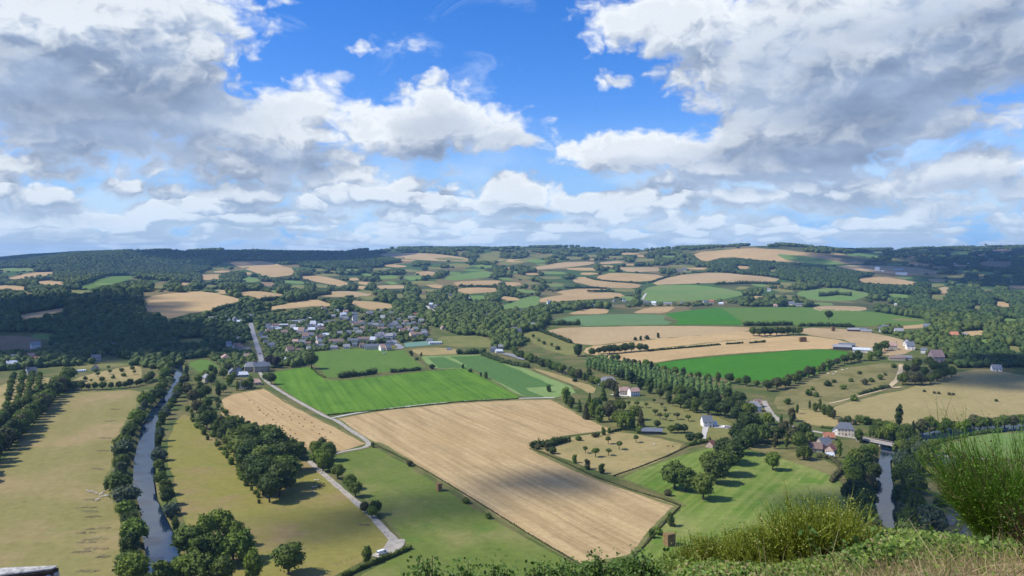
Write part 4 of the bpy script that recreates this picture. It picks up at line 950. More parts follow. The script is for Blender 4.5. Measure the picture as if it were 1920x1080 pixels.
def roof_mesh(w, d, hw, hr, o=0.45, t=0.22, hip=0.0):
    """two slopes with thickness and overhang, ridge along x"""
    X, Y = w / 2 + o, d / 2 + o; e = hw - o * hr / (d / 2); rx = X - hip
    def lay(dz): return [(-X, -Y, e + dz), (X, -Y, e + dz), (X, Y, e + dz), (-X, Y, e + dz), (-rx, 0, hw + hr + dz), (rx, 0, hw + hr + dz)]
    v = lay(0.02) + lay(t)
    f = [(6, 7, 11, 10), (8, 9, 10, 11), (9, 6, 10), (7, 8, 11), (0, 4, 5, 1), (2, 5, 4, 3), (3, 4, 0), (1, 5, 2),
         (0, 1, 7, 6), (1, 2, 8, 7), (2, 3, 9, 8), (3, 0, 6, 9)]
    if hip == 0: f = [(6, 7, 11, 10), (8, 9, 10, 11), (0, 4, 5, 1), (2, 5, 4, 3), (0, 1, 7, 6), (2, 3, 9, 8), (1, 5, 11, 7), (5, 2, 8, 11), (3, 4, 10, 9), (4, 0, 6, 10)]
    return v, f

def wall_mesh(w, d, hw, hr, hip=0.0):
    x, y = w / 2, d / 2
    v = [(-x, -y, -1), (x, -y, -1), (x, y, -1), (-x, y, -1), (-x, -y, hw), (x, -y, hw), (x, y, hw), (-x, y, hw)]
    f = [(0, 1, 5, 4), (1, 2, 6, 5), (2, 3, 7, 6), (3, 0, 4, 7)]
    if hip == 0:
        v += [(-x, 0, hw + hr), (x, 0, hw + hr)]; f[1] = (1, 2, 6, 9, 5); f[3] = (3, 0, 4, 8, 7)
    return v, f

def roof_mat(name, col):
    m, n, out = material(name)
    pos = n.new('ShaderNodeTexCoord').outputs['Object']
    f = n.noise(pos, 0.7, 5, 0.65); r = n.new('ShaderNodeObjectInfo').outputs['Random']
    sp = n.new('ShaderNodeSeparateXYZ'); n.l.new(pos, sp.inputs[0])
    rows_ = n.m('MULTIPLY', n.m('FRACT', n.m('MULTIPLY', sp.outputs[2], 5.0)), 0.25)
    k = n.m('ADD', n.m('MULTIPLY', n.ramp(f, 0.3, 0.7), 0.5), n.m('ADD', n.m('MULTIPLY', r, 0.4), rows_))
    principled(n, out, n.mix(k, tuple(c * 0.7 for c in col), tuple(min(1, c * 1.35) for c in col)), 0.65, 0.35)
    return m
WALL = {'cream': plain('render_cream', (0.60, 0.52, 0.38), 0.15), 'white': plain('render_white', (0.78, 0.76, 0.71), 0.08), 'stone': plain('stone_wall', (0.36, 0.31, 0.24), 0.25),
        'grey': plain('render_grey', (0.44, 0.43, 0.42), 0.15), 'pink': plain('render_pink', (0.52, 0.38, 0.31), 0.15), 'dark': plain('barn_boards', (0.06, 0.055, 0.05), 0.3)}
ROOF = {'slate': roof_mat('slate', (0.115, 0.13, 0.155)), 'brown': roof_mat('brown_tiles', (0.20, 0.135, 0.105)), 'red': roof_mat('red_tiles', (0.36, 0.145, 0.085)),
        'pale': roof_mat('pale_sheet', (0.50, 0.54, 0.58)), 'grey': roof_mat('grey_tiles', (0.22, 0.225, 0.235)), 'pink': roof_mat('pinkish_tiles', (0.36, 0.235, 0.19))}
M_glass = plain('window_glass', (0.035, 0.045, 0.06), 0.2, 0.6, 0.12, 0.6)
M_frame = plain('window_frame', (0.70, 0.69, 0.66), 0.05)
M_door = plain('door_paint', (0.12, 0.10, 0.08), 0.3)
M_brick = plain('chimney_brick', (0.30, 0.17, 0.12), 0.25)

def win_meshes(w, h):
    fr = join([box(-w / 2, w / 2, -0.08, 0.06, -h / 2, -h / 2 + 0.1), box(-w / 2, w / 2, -0.08, 0.06, h / 2 - 0.1, h / 2),
               box(-w / 2, -w / 2 + 0.1, -0.08, 0.06, -h / 2 + 0.1, h / 2 - 0.1), box(w / 2 - 0.1, w / 2, -0.08, 0.06, -h / 2 + 0.1, h / 2 - 0.1), box(-0.035, 0.035, -0.07, 0.06, -h / 2 + 0.1, h / 2 - 0.1)])
    return mesh_from('window', *fr, M_frame), mesh_from('pane', *box(-w / 2 + 0.1, w / 2 - 0.1, -0.04, 0.04, -h / 2 + 0.1, h / 2 - 0.1), M_glass)
WIN = win_meshes(1.15, 1.4); WINB = win_meshes(2.4, 1.6)

HPROTO = {}
def house_parts(key, w, d, hw, hr, nwin, chim, big, hip, door):
    g = {'wall': mesh_from('wall', *wall_mesh(w, d, hw, hr, hip)), 'roof': mesh_from('roof', *roof_mesh(w, d, hw, hr, hip=hip))}
    g['chim'] = [(mesh_from('chimney', *join([box(-0.45, 0.45, -0.35, 0.35, 0, 2.0), box(-0.55, 0.55, -0.45, 0.45, 2.0, 2.2)]), M_brick), (sx * (w / 2 - 0.9), 0.0, hw + hr - 0.7)) for sx in chim]
    ws = []
    lv = [1.6] if hw < 4 else [1.6, 4.2]
    for z in lv:
        for i in range(nwin):
            x = -w / 2 + w * (i + 0.5) / nwin
            if door and z == lv[0] and i == nwin // 2: continue
            ws.append(((x, -d / 2 - 0.0, z), 0.0)); ws.append(((x, d / 2, z), math.pi))
    for sx, rz in ((1, math.pi / 2), (-1, -math.pi / 2)): ws.append(((sx * w / 2, 0, lv[-1]), rz))
    g['win'] = ws; g['big'] = big
    g['door'] = mesh_from('door', *box(-0.55, 0.55, -0.07, 0.05, -0.05, 2.1), M_door) if door else None
    g['doorx'] = -w / 2 + w * (nwin // 2 + 0.5) / max(nwin, 1); g['d'] = d
    return g
DIMS = {'cottage': (9.5, 7.5, 3.0, 3.7, 3, (-1,), False, 0, True), 'house': (11, 8, 5.4, 3.6, 4, (-1, 1), False, 0, True), 'villa': (13, 9.5, 5.8, 4.4, 5, (-1, 1), False, 2.8, True),
        'bungalow': (13, 9, 3.0, 3.1, 4, (1,), True, 2.2, True), 'terrace': (26, 9, 5.6, 3.8, 9, (-1, 1), False, 0, True), 'shed': (30, 15, 4.6, 1.6, 5, (), True, 0, False),
        'barn': (22, 11, 3.6, 2.6, 0, (), False, 0, False), 'gable': (9, 12, 5.0, 5.2, 2, (1,), False, 0, True)}
for k, v in DIMS.items(): HPROTO[k] = house_parts(k, *v)

HOUSE_XY = []
def house(shape, wall, roof, p, rz, label, group=None, s=1.0, name='house', windows=True):
    g = HPROTO[shape]
    e = empty(name, p, rz, label, 'shed' if shape in ('shed', 'barn') else 'house', group, s)
    def slot(o, m):
        if not o.data.materials: o.data.materials.append(m)
        o.material_slots[0].link = 'OBJECT'; o.material_slots[0].material = m
    w = obj('wall', g['wall'], e); slot(w, WALL[wall])
    r = obj('roof', g['roof'], e); slot(r, ROOF[roof])
    for me, l in g['chim']: obj('chimney', me, r, l)
    if windows:
        fr, pn = WINB if g['big'] else WIN
        for l, a in g['win']:
            o = obj('window', fr, e, l); o.rotation_euler = (0, 0, a); obj('pane', pn, o)
        if g['door']: obj('door', g['door'], e, (g['doorx'], -g['d'] / 2, 0.0))
    HOUSE_XY.append((p[0], p[1], max(DIMS[shape][0], DIMS[shape][1]) * s * 0.55))
    return e

RN = {'slate': 'slate roofed', 'brown': 'brown roofed', 'red': 'red roofed', 'pale': 'pale roofed', 'grey': 'grey roofed', 'pink': 'pinkish roofed'}
WN = {'cream': 'cream', 'white': 'white', 'stone': 'stone', 'grey': 'grey', 'pink': 'pink', 'dark': 'dark boarded'}
def street(lst, where, group):
    lst = sorted(lst)
    P = p2g([(a[0], a[1]) for a in lst]); Z = hgt(P[:, 0], P[:, 1])
    seen = {}
    for i, a in enumerate(lst):
        shape, wall, roof = a[2], a[3], a[4]
        rz = a[5] if len(a) > 5 else R.choice([0, 0, 0, 1.57]) + R.uniform(-0.35, 0.35)
        s = (a[6] if len(a) > 6 else R.uniform(0.9, 1.1)) * (0.86 if 1100 < P[i, 1] < 2000 else 1.0)
        # face the slope of light: rotation measured from the line of sight
        rz = rz - math.atan2(P[i, 0], P[i, 1])
        word = {'shed': 'shed', 'barn': 'barn', 'terrace': 'terrace'}.get(shape, 'house')
        house(shape, wall, roof, (P[i, 0], P[i, 1], Z[i]), rz, f"{WN[wall]} {RN[roof]} {word}, {ordw(i + 1)} from the left {where}", group, s, {'shed': 'long_shed', 'barn': 'barn', 'terrace': 'terraced_house'}.get(shape, 'house'), windows=P[i, 1] < 2400)

street([(395, 603, 'house', 'white', 'grey'), (424, 599, 'house', 'white', 'slate'), (431, 604, 'bungalow', 'grey', 'slate'), (441, 603, 'house', 'grey', 'slate'), (449, 606, 'cottage', 'white', 'pale'), (457, 591, 'shed', 'cream', 'pale', 0.1, 0.5), (466, 594, 'bungalow', 'white', 'pale'), (472, 596, 'cottage', 'grey', 'slate')],
       'in the hamlet above the main road', 'hamlet at the wood edge')
street([(429, 649, 'gable', 'white', 'grey', 0.2, 0.8), (444, 654, 'house', 'grey', 'brown'), (450, 658, 'house', 'cream', 'brown'), (462, 660, 'cottage', 'cream', 'grey'), (463, 674, 'gable', 'white', 'pink', 0.2, 0.75), (423, 674, 'bungalow', 'stone', 'pink'), (448, 638, 'house', 'white', 'grey', 0, 0.7)],
       'west of the main road below the wood', 'houses west of the main road')
street([(470, 696, 'villa', 'stone', 'grey', 0.05, 1.05), (488, 697, 'house', 'stone', 'slate', 0.1, 1.3), (497, 694, 'house', 'stone', 'slate', 0.1, 1.0)], 'of the manor where the lane starts', 'stone manor')
street([(388, 716, 'house', 'stone', 'grey'), (436, 706, 'house', 'stone', 'slate'), (446, 704, 'house', 'grey', 'slate'), (456, 706, 'bungalow', 'grey', 'pale', 0, 0.9), (453, 728, 'gable', 'white', 'pink', 1.4, 0.8), (463, 727, 'bungalow', 'cream', 'red', 0, 0.9), (478, 721, 'bungalow', 'cream', 'pink', 0, 0.95)],
       'in the lane hamlet above the stubble triangle', 'lane hamlet')
street([(510, 616, 'shed', 'white', 'pale', 0.05, 0.8), (531, 612, 'shed', 'grey', 'pale', 0.05, 0.8), (552, 605, 'shed', 'white', 'grey', 0.1, 0.85), (566, 607, 'house', 'white', 'grey'), (576, 603, 'house', 'grey', 'slate'), (584, 599, 'shed', 'cream', 'pale', 0.05, 0.7), (591, 609, 'house', 'stone', 'grey'), (604, 608, 'terrace', 'white', 'slate', 0, 0.7), (620, 607, 'terrace', 'grey', 'slate', 0, 0.7), (588, 616, 'cottage', 'cream', 'brown')],
       'among sheds right of the main road', 'pale sheds east of the main road')
street([(490, 630, 'house', 'grey', 'slate'), (500, 627, 'terrace', 'cream', 'grey', 0.05, 0.55), (509, 652, 'house', 'white', 'slate', 0.1, 1.0), (500, 645, 'cottage', 'cream', 'slate'), (496, 636, 'bungalow', 'stone', 'slate'), (543, 662, 'gable', 'stone', 'brown', 0.35, 1.15), (554, 645, 'house', 'cream', 'pink'), (566, 645, 'cottage', 'white', 'grey'), (579, 657, 'gable', 'white', 'grey', 0.2, 0.7), (592, 651, 'cottage', 'white', 'grey'), (540, 676, 'bungalow', 'white', 'pale', 0, 0.7), (560, 660, 'cottage', 'stone', 'brown'), (578, 648, 'house', 'cream', 'brown', 0, 0.8), (573, 624, 'cottage', 'white', 'grey'), (565, 626, 'cottage', 'cream', 'slate')],
       'west of the light green crop', 'houses west of the light green crop')
street([(598, 645, 'gable', 'cream', 'grey', 0.4, 0.9), (604, 650, 'bungalow', 'cream', 'slate', 0, 0.8), (630, 645, 'terrace', 'white', 'brown', 0, 0.95), (626, 654, 'bungalow', 'white', 'grey', 0, 1.0), (650, 653, 'cottage', 'white', 'grey'), (662, 642, 'terrace', 'white', 'slate', 0, 0.75), (682, 640, 'terrace', 'cream', 'brown', 0, 0.85), (665, 650, 'house', 'grey', 'slate', 0, 0.8), (679, 651, 'house', 'pink', 'brown', 0.1, 0.8), (698, 655, 'terrace', 'cream', 'slate', 0.05, 0.95), (688, 653, 'terrace', 'stone', 'slate', 0.05, 0.6), (709, 640, 'gable', 'white', 'slate', 0.3, 0.9), (717, 657, 'gable', 'white', 'pink', 0.35, 1.0), (727, 657, 'gable', 'pink', 'slate', 0.35, 1.0), (729, 646, 'house', 'grey', 'slate', 0, 0.8), (738, 645, 'cottage', 'white', 'grey')],
       'in the row above the light green crop', 'row above the light green crop')
vl = []
for k, (y0, x0, x1, n_) in enumerate([(608, 658, 790, 12), (614, 662, 796, 11), (620, 640, 790, 9), (602, 700, 782, 6), (628, 752, 800, 4), (627, 630, 700, 4)]):
    for i in range(n_):
        vl.append((x0 + (x1 - x0) * (i + 0.5) / n_ + R.uniform(-3, 3), y0 + R.uniform(-2.2, 2.2), R.choice(['house', 'house', 'terrace', 'villa', 'gable', 'cottage']), R.choice(['cream', 'cream', 'white', 'stone', 'white']), R.choice(['slate', 'slate', 'grey', 'brown', 'pink'])))
vl = [(a[0], a[1], a[2], a[3], a[4], R.choice([0, 0, 0.2, -0.3, 1.5]), 0.72 if a[2] == 'terrace' else R.uniform(0.8, 1.05)) for a in vl]
street(vl, 'in the dense village centre', 'dense village centre')
street([(R.uniform(*xr), R.uniform(*yr), R.choice(['house', 'cottage', 'gable', 'house', 'bungalow']), R.choice(['white', 'cream', 'grey', 'white']), R.choice(['slate', 'grey', 'slate', 'brown', 'pale']), R.uniform(-0.4, 0.4), R.uniform(0.9, 1.25)) for xr, yr, n_ in (((500, 640), (612, 640), 24), ((640, 800), (590, 603), 14), ((800, 930), (566, 606), 18), ((690, 760), (624, 642), 10)) for _ in range(n_)], 'scattered among village gardens and trees', 'houses scattered in the village gardens')
street([(836, 583, 'shed', 'white', 'pale', 0.05, 0.85), (764, 593, 'bungalow', 'pink', 'red', 0, 1.2), (779, 592, 'cottage', 'cream', 'red'), (818, 578, 'house', 'white', 'slate'), (856, 585, 'terrace', 'grey', 'slate', 0, 0.7), (874, 586, 'terrace', 'white', 'slate', 0, 0.7), (648, 588, 'house', 'cream', 'pink'), (631, 586, 'cottage', 'white', 'grey'), (624, 597, 'house', 'cream', 'grey'), (641, 600, 'house', 'stone', 'slate'), (790, 606, 'house', 'white', 'grey'), (830, 617, 'cottage', 'cream', 'pink'), (862, 612, 'house', 'grey', 'slate'), (910, 600, 'house', 'white', 'grey'), (905, 576, 'house', 'cream', 'slate'), (607, 580, 'cottage', 'white', 'brown'), (612, 592, 'cottage', 'white', 'slate'), (716, 585, 'cottage', 'cream', 'slate'), (770, 555, 'house', 'white', 'grey'), (795, 552, 'cottage', 'cream', 'brown'), (845, 556, 'house', 'cream', 'slate'), (880, 560, 'cottage', 'white', 'brown')],
       'among the trees behind the village', 'houses in the trees behind the village')
street([(816, 645, 'shed', 'white', 'pale', 0.1, 0.7), (806, 642, 'cottage', 'white', 'slate'), (842, 656, 'bungalow', 'white', 'slate', 0, 0.6), (773, 632, 'gable', 'cream', 'pink', 0.4, 1.0), (795, 629, 'house', 'white', 'grey'), (768, 626, 'house', 'white', 'slate')], 'round the tennis courts', 'buildings round the tennis courts')
street([(926, 660, 'villa', 'grey', 'slate', 0, 0.9), (936, 661, 'bungalow', 'white', 'pale', 0.2, 0.9), (940, 655, 'house', 'stone', 'grey', 0, 0.9), (957, 624, 'house', 'cream', 'slate'), (965, 622, 'house', 'grey', 'slate'), (972, 626, 'gable', 'stone', 'slate', 0.3, 1.0), (1000, 614, 'gable', 'stone', 'grey', 0, 0.9), (948, 608, 'terrace', 'stone', 'slate', 0, 0.8), (978, 588, 'terrace', 'grey', 'slate', 0.1, 1.0), (990, 594, 'terrace', 'stone', 'slate', -0.1, 1.1), (1004, 590, 'terrace', 'grey', 'slate', 0.1, 1.1), (1012, 598, 'house', 'stone', 'slate'), (985, 604, 'house', 'grey', 'slate'), (940, 598, 'terrace', 'cream', 'grey', 0, 0.7), (1024, 586, 'terrace', 'stone', 'slate', 0, 0.8)],
       'in the hamlet left of the pale stubble', 'grey hamlet')
street([(1030, 570, 'house', 'white', 'grey'), (1046, 571, 'cottage', 'cream', 'slate'), (1118, 577, 'terrace', 'grey', 'slate', 0, 1.1), (1130, 578, 'house', 'white', 'slate'), (1143, 577, 'house', 'stone', 'slate'), (1152, 566, 'cottage', 'cream', 'slate'), (1170, 565, 'house', 'white', 'slate'), (1192, 564, 'house', 'stone', 'slate'), (1202, 567, 'cottage', 'white', 'slate'), (1212, 572, 'house', 'stone', 'slate', 0, 1.2), (1226, 572, 'house', 'white', 'pale'), (1252, 572, 'terrace', 'cream', 'grey', 0, .8), (1280, 570, 'cottage', 'white', 'slate')],
       'in the hamlet under the olive green field', 'far ribbon hamlet west')
street([(1322, 571, 'gable', 'grey', 'slate', 0.3, 1.1), (1334, 569, 'house', 'pink', 'red', 0, 1.1), (1352, 571, 'bungalow', 'white', 'pale', 0, 1.0), (1386, 569, 'house', 'white', 'grey'), (1396, 570, 'house', 'cream', 'slate'), (1408, 573, 'house', 'stone', 'slate'), (1422, 571, 'terrace', 'grey', 'slate', 0, 0.8), (1438, 574, 'bungalow', 'stone', 'slate', 0, 1.1), (1454, 575, 'cottage', 'cream', 'pink'), (1484, 573, 'house', 'white', 'slate', 0, 1.2), (1496, 574, 'terrace', 'grey', 'slate', 0, 0.8), (1507, 573, 'terrace', 'white', 'slate', 0, 0.7), (1402, 549, 'gable', 'grey', 'slate', 0.2, 1.1), (1412, 550, 'house', 'white', 'slate'), (1442, 546, 'house', 'white', 'grey'), (1492, 537, 'house', 'white', 'slate', 0, 1.1), (1508, 534, 'house', 'white', 'slate')],
       'in the hamlet behind the green crops', 'far ribbon hamlet east')
street([(1600, 621, 'barn', 'dark', 'grey', 0.1, 0.9), (1612, 621, 'barn', 'dark', 'slate', 0.1, 1.0), (1624, 623, 'barn', 'stone', 'grey', 0.1, 0.8), (1655, 622, 'house', 'white', 'slate'), (1660, 619, 'house', 'grey', 'slate'), (1685, 627, 'house', 'white', 'grey', 0.2, 1.2), (1738, 617, 'villa', 'white', 'slate', 0, 1.0), (1789, 635, 'villa', 'white', 'red', 0.1, 1.15), (1806, 630, 'bungalow', 'cream', 'grey')],
       'in the farms right of the stubble', 'farm line right of the pale stubble')
street([(1579, 655, 'barn', 'dark', 'grey', 0.05, 1.0), (1588, 651, 'barn', 'dark', 'slate', 0.05, 0.9), (1615, 660, 'barn', 'grey', 'pale', 0, 0.9), (1635, 658, 'shed', 'white', 'pale', 0.1, 0.45), (1673, 655, 'villa', 'stone', 'pink', 0, 0.9), (1706, 655, 'gable', 'white', 'slate', 0.2, 1.0), (1700, 648, 'house', 'white', 'slate'), (1682, 675, 'barn', 'stone', 'brown', 0.1, 0.8), (1694, 674, 'barn', 'stone', 'grey', 0.1, 0.8), (1733, 662, 'house', 'white', 'slate', 0, 0.7), (1755, 678, 'gable', 'pink', 'pink', 0.4, 1.35), (1868, 695, 'cottage', 'white', 'grey')],
       'in the farms above the sandy track', 'farms above the sandy track')
street([(1688, 573, 'shed', 'white', 'pale', 0.1, 0.9), (1702, 572, 'shed', 'white', 'pale', 0.1, 0.9), (1720, 577, 'shed', 'grey', 'pale', 0.1, 1.0), (1728, 570, 'shed', 'grey', 'pale', 0.1, 0.9), (1643, 581, 'house', 'white', 'pink'), (1674, 585, 'house', 'cream', 'pink', 0, 1.3), (1735, 588, 'house', 'grey', 'slate'), (1748, 589, 'house', 'white', 'slate', 0, 1.3), (1764, 588, 'bungalow', 'cream', 'red'), (1790, 572, 'house', 'grey', 'slate'), (1835, 606, 'house', 'white', 'slate'), (1908, 584, 'house', 'grey', 'slate'), (1914, 582, 'cottage', 'white', 'grey')],
       'before the wood at the right edge', 'sheds before the right wood')
street([(1690, 515, 'shed', 'white', 'pale', 0, 1.4), (1684, 507, 'shed', 'grey', 'pale', 0, 1.2), (1645, 507, 'house', 'white', 'pale', 0, 1.6), (1655, 509, 'house', 'white', 'slate'), (1790, 498, 'terrace', 'grey', 'slate'), (1798, 494, 'terrace', 'white', 'slate'), (1816, 495, 'terrace', 'white', 'slate'), (1826, 499, 'terrace', 'grey', 'slate'), (1780, 488, 'house', 'grey', 'slate'), (1260, 512, 'house', 'white', 'slate', 0, 1.4), (1273, 510, 'terrace', 'stone', 'slate', 0, 1.1), (1284, 508, 'house', 'grey', 'slate', 0, 1.4)],
       'on the far right slopes', 'buildings on the far slopes')
street([(66, 653, 'house', 'white', 'grey', 0.2, 1.2), (70, 678, 'bungalow', 'white', 'red', 0, 1.1), (60, 674, 'house', 'cream', 'pink'), (22, 690, 'house', 'white', 'pale', 0, 1.0), (28, 679, 'villa', 'grey', 'slate'), (180, 678, 'house', 'grey', 'slate', 0, 1.0), (150, 697, 'shed', 'white', 'pale', 0, 0.4), (178, 694, 'cottage', 'cream', 'pink'), (213, 653, 'gable', 'white', 'slate', 0.2, 0.9), (58, 700, 'cottage', 'grey', 'slate'), (320, 672, 'shed', 'grey', 'pale', 0, 0.5)],
       'under the dark wood by the left river', 'houses at the wood foot')

# nearer houses, each by itself
def near(shape, wall, roof, px, py, rz, s, label, name='house'):
    p = g3(px, py); return house(shape, wall, roof, p, rz - math.atan2(p.x, p.y), label, None, s, name)
near('gable', 'white', 'slate', 1325, 799, 0.25, 0.85, 'white cottage with slate gable beside the pale driveway', 'cottage')
near('cottage', 'white', 'pale', 1337, 799, 0.25, 0.6, 'low white annex on the right of the white slate cottage', 'outbuilding')
near('barn', 'dark', 'slate', 1222, 813, 0.05, 0.72, 'long low dark barn with slate grey roof between orchard trees', 'barn')
near('cottage', 'pink', 'red', 1333, 838, 1.2, 0.7, 'small orange brick hut half hidden by the dark tree line', 'hut')
near('bungalow', 'white', 'grey', 1140, 719, 0.15, 1.15, 'large white bungalow with low grey roof in front of the poplars')
near('shed', 'white', 'pale', 1132, 721, 0.1, 0.4, 'white garage wing left of the large white bungalow', 'garage')
near('house', 'cream', 'pink', 1170, 740, 0.2, 0.85, 'cream house with pinkish roof, left of the pair below the bungalow')
near('house', 'white', 'pink', 1188, 742, 0.5, 0.9, 'white house with pinkish roof, right of the pair below the bungalow')
near('villa', 'white', 'grey', 1413, 771, 0.4, 0.85, 'white villa with grey hipped roof in the trees below the poplars')
near('house', 'white', 'slate', 1402, 768, -0.2, 0.75, 'white house left of the grey hipped villa')
near('gable', 'cream', 'brown', 1420, 763, 0.3, 0.7, 'cream gabled house behind the grey hipped villa')
near('cottage', 'white', 'slate', 1408, 776, 0.2, 0.75, 'low white cottage in front of the grey hipped villa')
near('cottage', 'grey', 'slate', 1468, 812, 0.3, 0.8, 'grey cottage beside the farm road among trees')
near('villa', 'cream', 'slate', 1585, 815, 0.1, 0.92, 'long slate roofed manor with white walls behind the farm', 'manor_house')
near('house', 'white', 'slate', 1568, 814, 1.5, 0.62, 'white gable wing on the left end of the slate manor')
near('gable', 'stone', 'slate', 1545, 843, 0.5, 0.85, 'stone farmhouse with steep slate roof among red roofed barns', 'farmhouse')
near('cottage', 'stone', 'red', 1554, 824, 0.2, 0.8, 'low red roofed farm wing behind the stone farmhouse', 'outbuilding')
near('cottage', 'pink', 'red', 1557, 848, 1.3, 0.85, 'red roofed barn in front of the stone farmhouse', 'outbuilding')
near('cottage', 'stone', 'brown', 1528, 846, 0.1, 0.95, 'long brown roofed byre left of the stone farmhouse', 'outbuilding')
near('cottage', 'pink', 'red', 1515, 835, 1.2, 0.7, 'small red roofed house left of the brown roofed byre')
near('cottage', 'white', 'pale', 1556, 858, 0.1, 0.55, 'tiny white pale roofed shed at the farm front', 'outbuilding')
near('cottage', 'white', 'slate', 1776, 873, 0.45, 0.85, 'white riverside house with slate roof beside the broom bush', 'riverside_house')

# ------------------------------------------------------------------ hedges
def hedge(px, h, tone, label, group='field hedges', w=None, gap=0.0, name='hedge'):
    P = p2g(densify_open(px, 3.0)); d = np.r_[0, np.cumsum(np.hypot(*np.diff(P, axis=0).T))]
    n = max(3, int(d[-1] / (h * 0.42)))
    if n > 260: n = 260
    s = np.linspace(0, d[-1], n) + NR.uniform(-0.2, 0.2, n) * h
    x = np.interp(s, d, P[:, 0]) + NR.randn(n) * h * 0.1; y = np.interp(s, d, P[:, 1]) + NR.randn(n) * h * 0.1
    keep = NR.rand(n) >= gap; x, y = x[keep], y[keep]; n = len(x)
    hh = h * NR.uniform(0.65, 1.2, n); z = hgt(x, y); r = (w or h * 0.55) * NR.uniform(0.75, 1.25, n); r = np.maximum(r, d[-1] / max(n, 1) * 0.55 if gap == 0 else 0)
    o = (x.mean(), y.mean(), z.mean())
    C = np.stack([x - o[0], y - o[1], z + hh * 0.45 - o[2], r, r, hh * 0.58], 1)
    me = crown_mesh(name, int(abs(px[0][0]) * 7 + abs(px[0][1])), C, min(2600, n * 26), h * 0.14, LEAF[tone])
    ob = obj(name, me, None, o); tag(ob, label, 'hedge', group); return ob
HG = [
    ([(700, 833), (760, 862), (830, 902), (900, 945), (980, 995), (1086, 1059)], 0.9, 'olive', 'low scrubby bank along the big stubble field beside the green meadow'),
    ([(1000, 843), (1050, 863), (1110, 892), (1180, 918), (1240, 936), (1275, 948)], 0.9, 'olive', 'low weedy hedge between the big stubble field and orchard meadow'),
    ([(1150, 893), (1200, 876), (1250, 856), (1292, 836)], 0.9, 'olive', 'thin wire fence line with weeds between orchard and lush meadow'),
    ([(1275, 950), (1250, 975), (1212, 1020), (1180, 1052)], 0.8, 'olive', 'short weedy bank at the big stubble field beside the straw stack'),
    ([(1000, 838), (1030, 838), (1060, 828)], 5.0, 'dark', 'thick dark hedge at the corner of the orchard meadow'),
    ([(1142, 812), (1165, 806), (1190, 808)], 2.0, 'dark', 'low hedge between the orchard meadow and dark barn'),
    ([(770, 1029), (745, 1040), (720, 1050), (690, 1062), (640, 1084)], 2.2, 'mid', 'trimmed hedge below the white van at the lane end'),
    ([(636, 709), (660, 706), (702, 701)], 6.0, 'dark', 'thick dark hedge, longest of those between the two green crops'),
    ([(733, 699), (742, 698)], 5.5, 'dark', 'round hedge remnant, first right of the longest between green crops'),
    ([(747, 698), (763, 696)], 4.5, 'dark', 'short low hedge, middle remnant between the two green crops'),
    ([(769, 696), (786, 694)], 4.5, 'dark', 'short hedge, last remnant before the pale strips'),
    ([(586, 692), (598, 704), (609, 709)], 2.0, 'mid', 'thin scrub line under the broad tree between green crops'),
    ([(905, 667), (930, 676), (960, 685), (990, 690)], 5.5, 'dark', 'dark hedge along the blue green strip below the grey roofed house'),
    ([(858, 664), (880, 664), (908, 662)], 6.5, 'dark', 'thick dark hedge at the top of the blue green strip'),
    ([(612, 779), (740, 767), (860, 754), (972, 748)], 1.4, 'mid', 'green verge of tall crop along the farm track'),
    ([(1215, 659), (1260, 655), (1310, 651), (1350, 647)], 3.0, 'dark', 'low dark hedge east of the thicket across the stubble'),
    ([(1362, 646), (1380, 645), (1392, 644)], 3.0, 'dark', 'low dark hedge fragment, middle one across the stubble'),
    ([(1406, 644), (1420, 643), (1434, 642)], 3.0, 'dark', 'low dark hedge fragment below the field tree row'),
    ([(1398, 611), (1440, 611), (1486, 610)], 6.5, 'dark', 'long trimmed dark hedge above the pale stubble, left piece'),
    ([(1500, 612), (1545, 612), (1600, 614)], 6.0, 'dark', 'long trimmed dark hedge above the pale stubble, right piece'),
    ([(1014, 622), (1040, 632), (1070, 644)], 5.0, 'dark', 'dark hedge down the left end of the pale stubble'),
    ([(1030, 609), (1055, 610), (1086, 610)], 9.0, 'dark', 'tall dark clump at the blue green crop corner'),
    ([(1613, 740), (1625, 737)], 3.2, 'dark', 'short dark hedge piece, lowest along the pale path'),
    ([(1630, 736), (1644, 732)], 3.2, 'dark', 'short dark hedge piece, middle along the pale path'),
    ([(1648, 731), (1667, 727)], 4.0, 'dark', 'short dark hedge piece at the foot of the sandy track'),
    ([(1342, 534), (1400, 532), (1460, 534)], 10.0, 'dark', 'dark shelter hedge between pale field and olive green field'),
    ([(1100, 521), (1130, 527), (1180, 531), (1210, 532)], 6.0, 'dark', 'dark hedge under the upper of the far stubble fields'),
    ([(1060, 541), (1120, 541), (1140, 542)], 7.0, 'dark', 'dark hedge in the middle of the far stubble fields'),
    ([(1102, 547), (1150, 547)], 6.0, 'dark', 'dark hedge above the lowest far stubble field'),
    ([(1216, 531), (1240, 524), (1256, 518)], 6.0, 'dark', 'dark hedge slanting at the right of the far stubble fields'),
    ([(1540, 556), (1570, 553), (1594, 555)], 12.0, 'dark', 'dark copse hedge inside the far right green field'),
    ([(862, 538), (900, 539), (935, 540)], 9.0, 'dark', 'dark hedge between the two small tan fields in the centre'),
    ([(400, 585), (440, 576), (480, 567), (540, 560), (620, 552)], 9.0, 'dark', 'dark hedge curving below the large hill stubble field'),
    ([(1630, 820), (1600, 812), (1570, 806), (1540, 802)], 2.0, 'mid', 'garden hedge along the farm road'),
    ([(1740, 833), (1780, 822), (1830, 814), (1880, 810)], 3.0, 'mid', 'bright reedy hedge along the river bend meadow'),
    ([(1560, 905), (1580, 880), (1560, 862), (1535, 858)], 3.0, 'olive', 'brown scrub at the corner of the lush meadow below the farm'),
    ([(1290, 836), (1310, 832), (1330, 828)], 3.2, 'mid', 'garden hedge beside the driveway'),
]
for a in HG: hedge(*a)

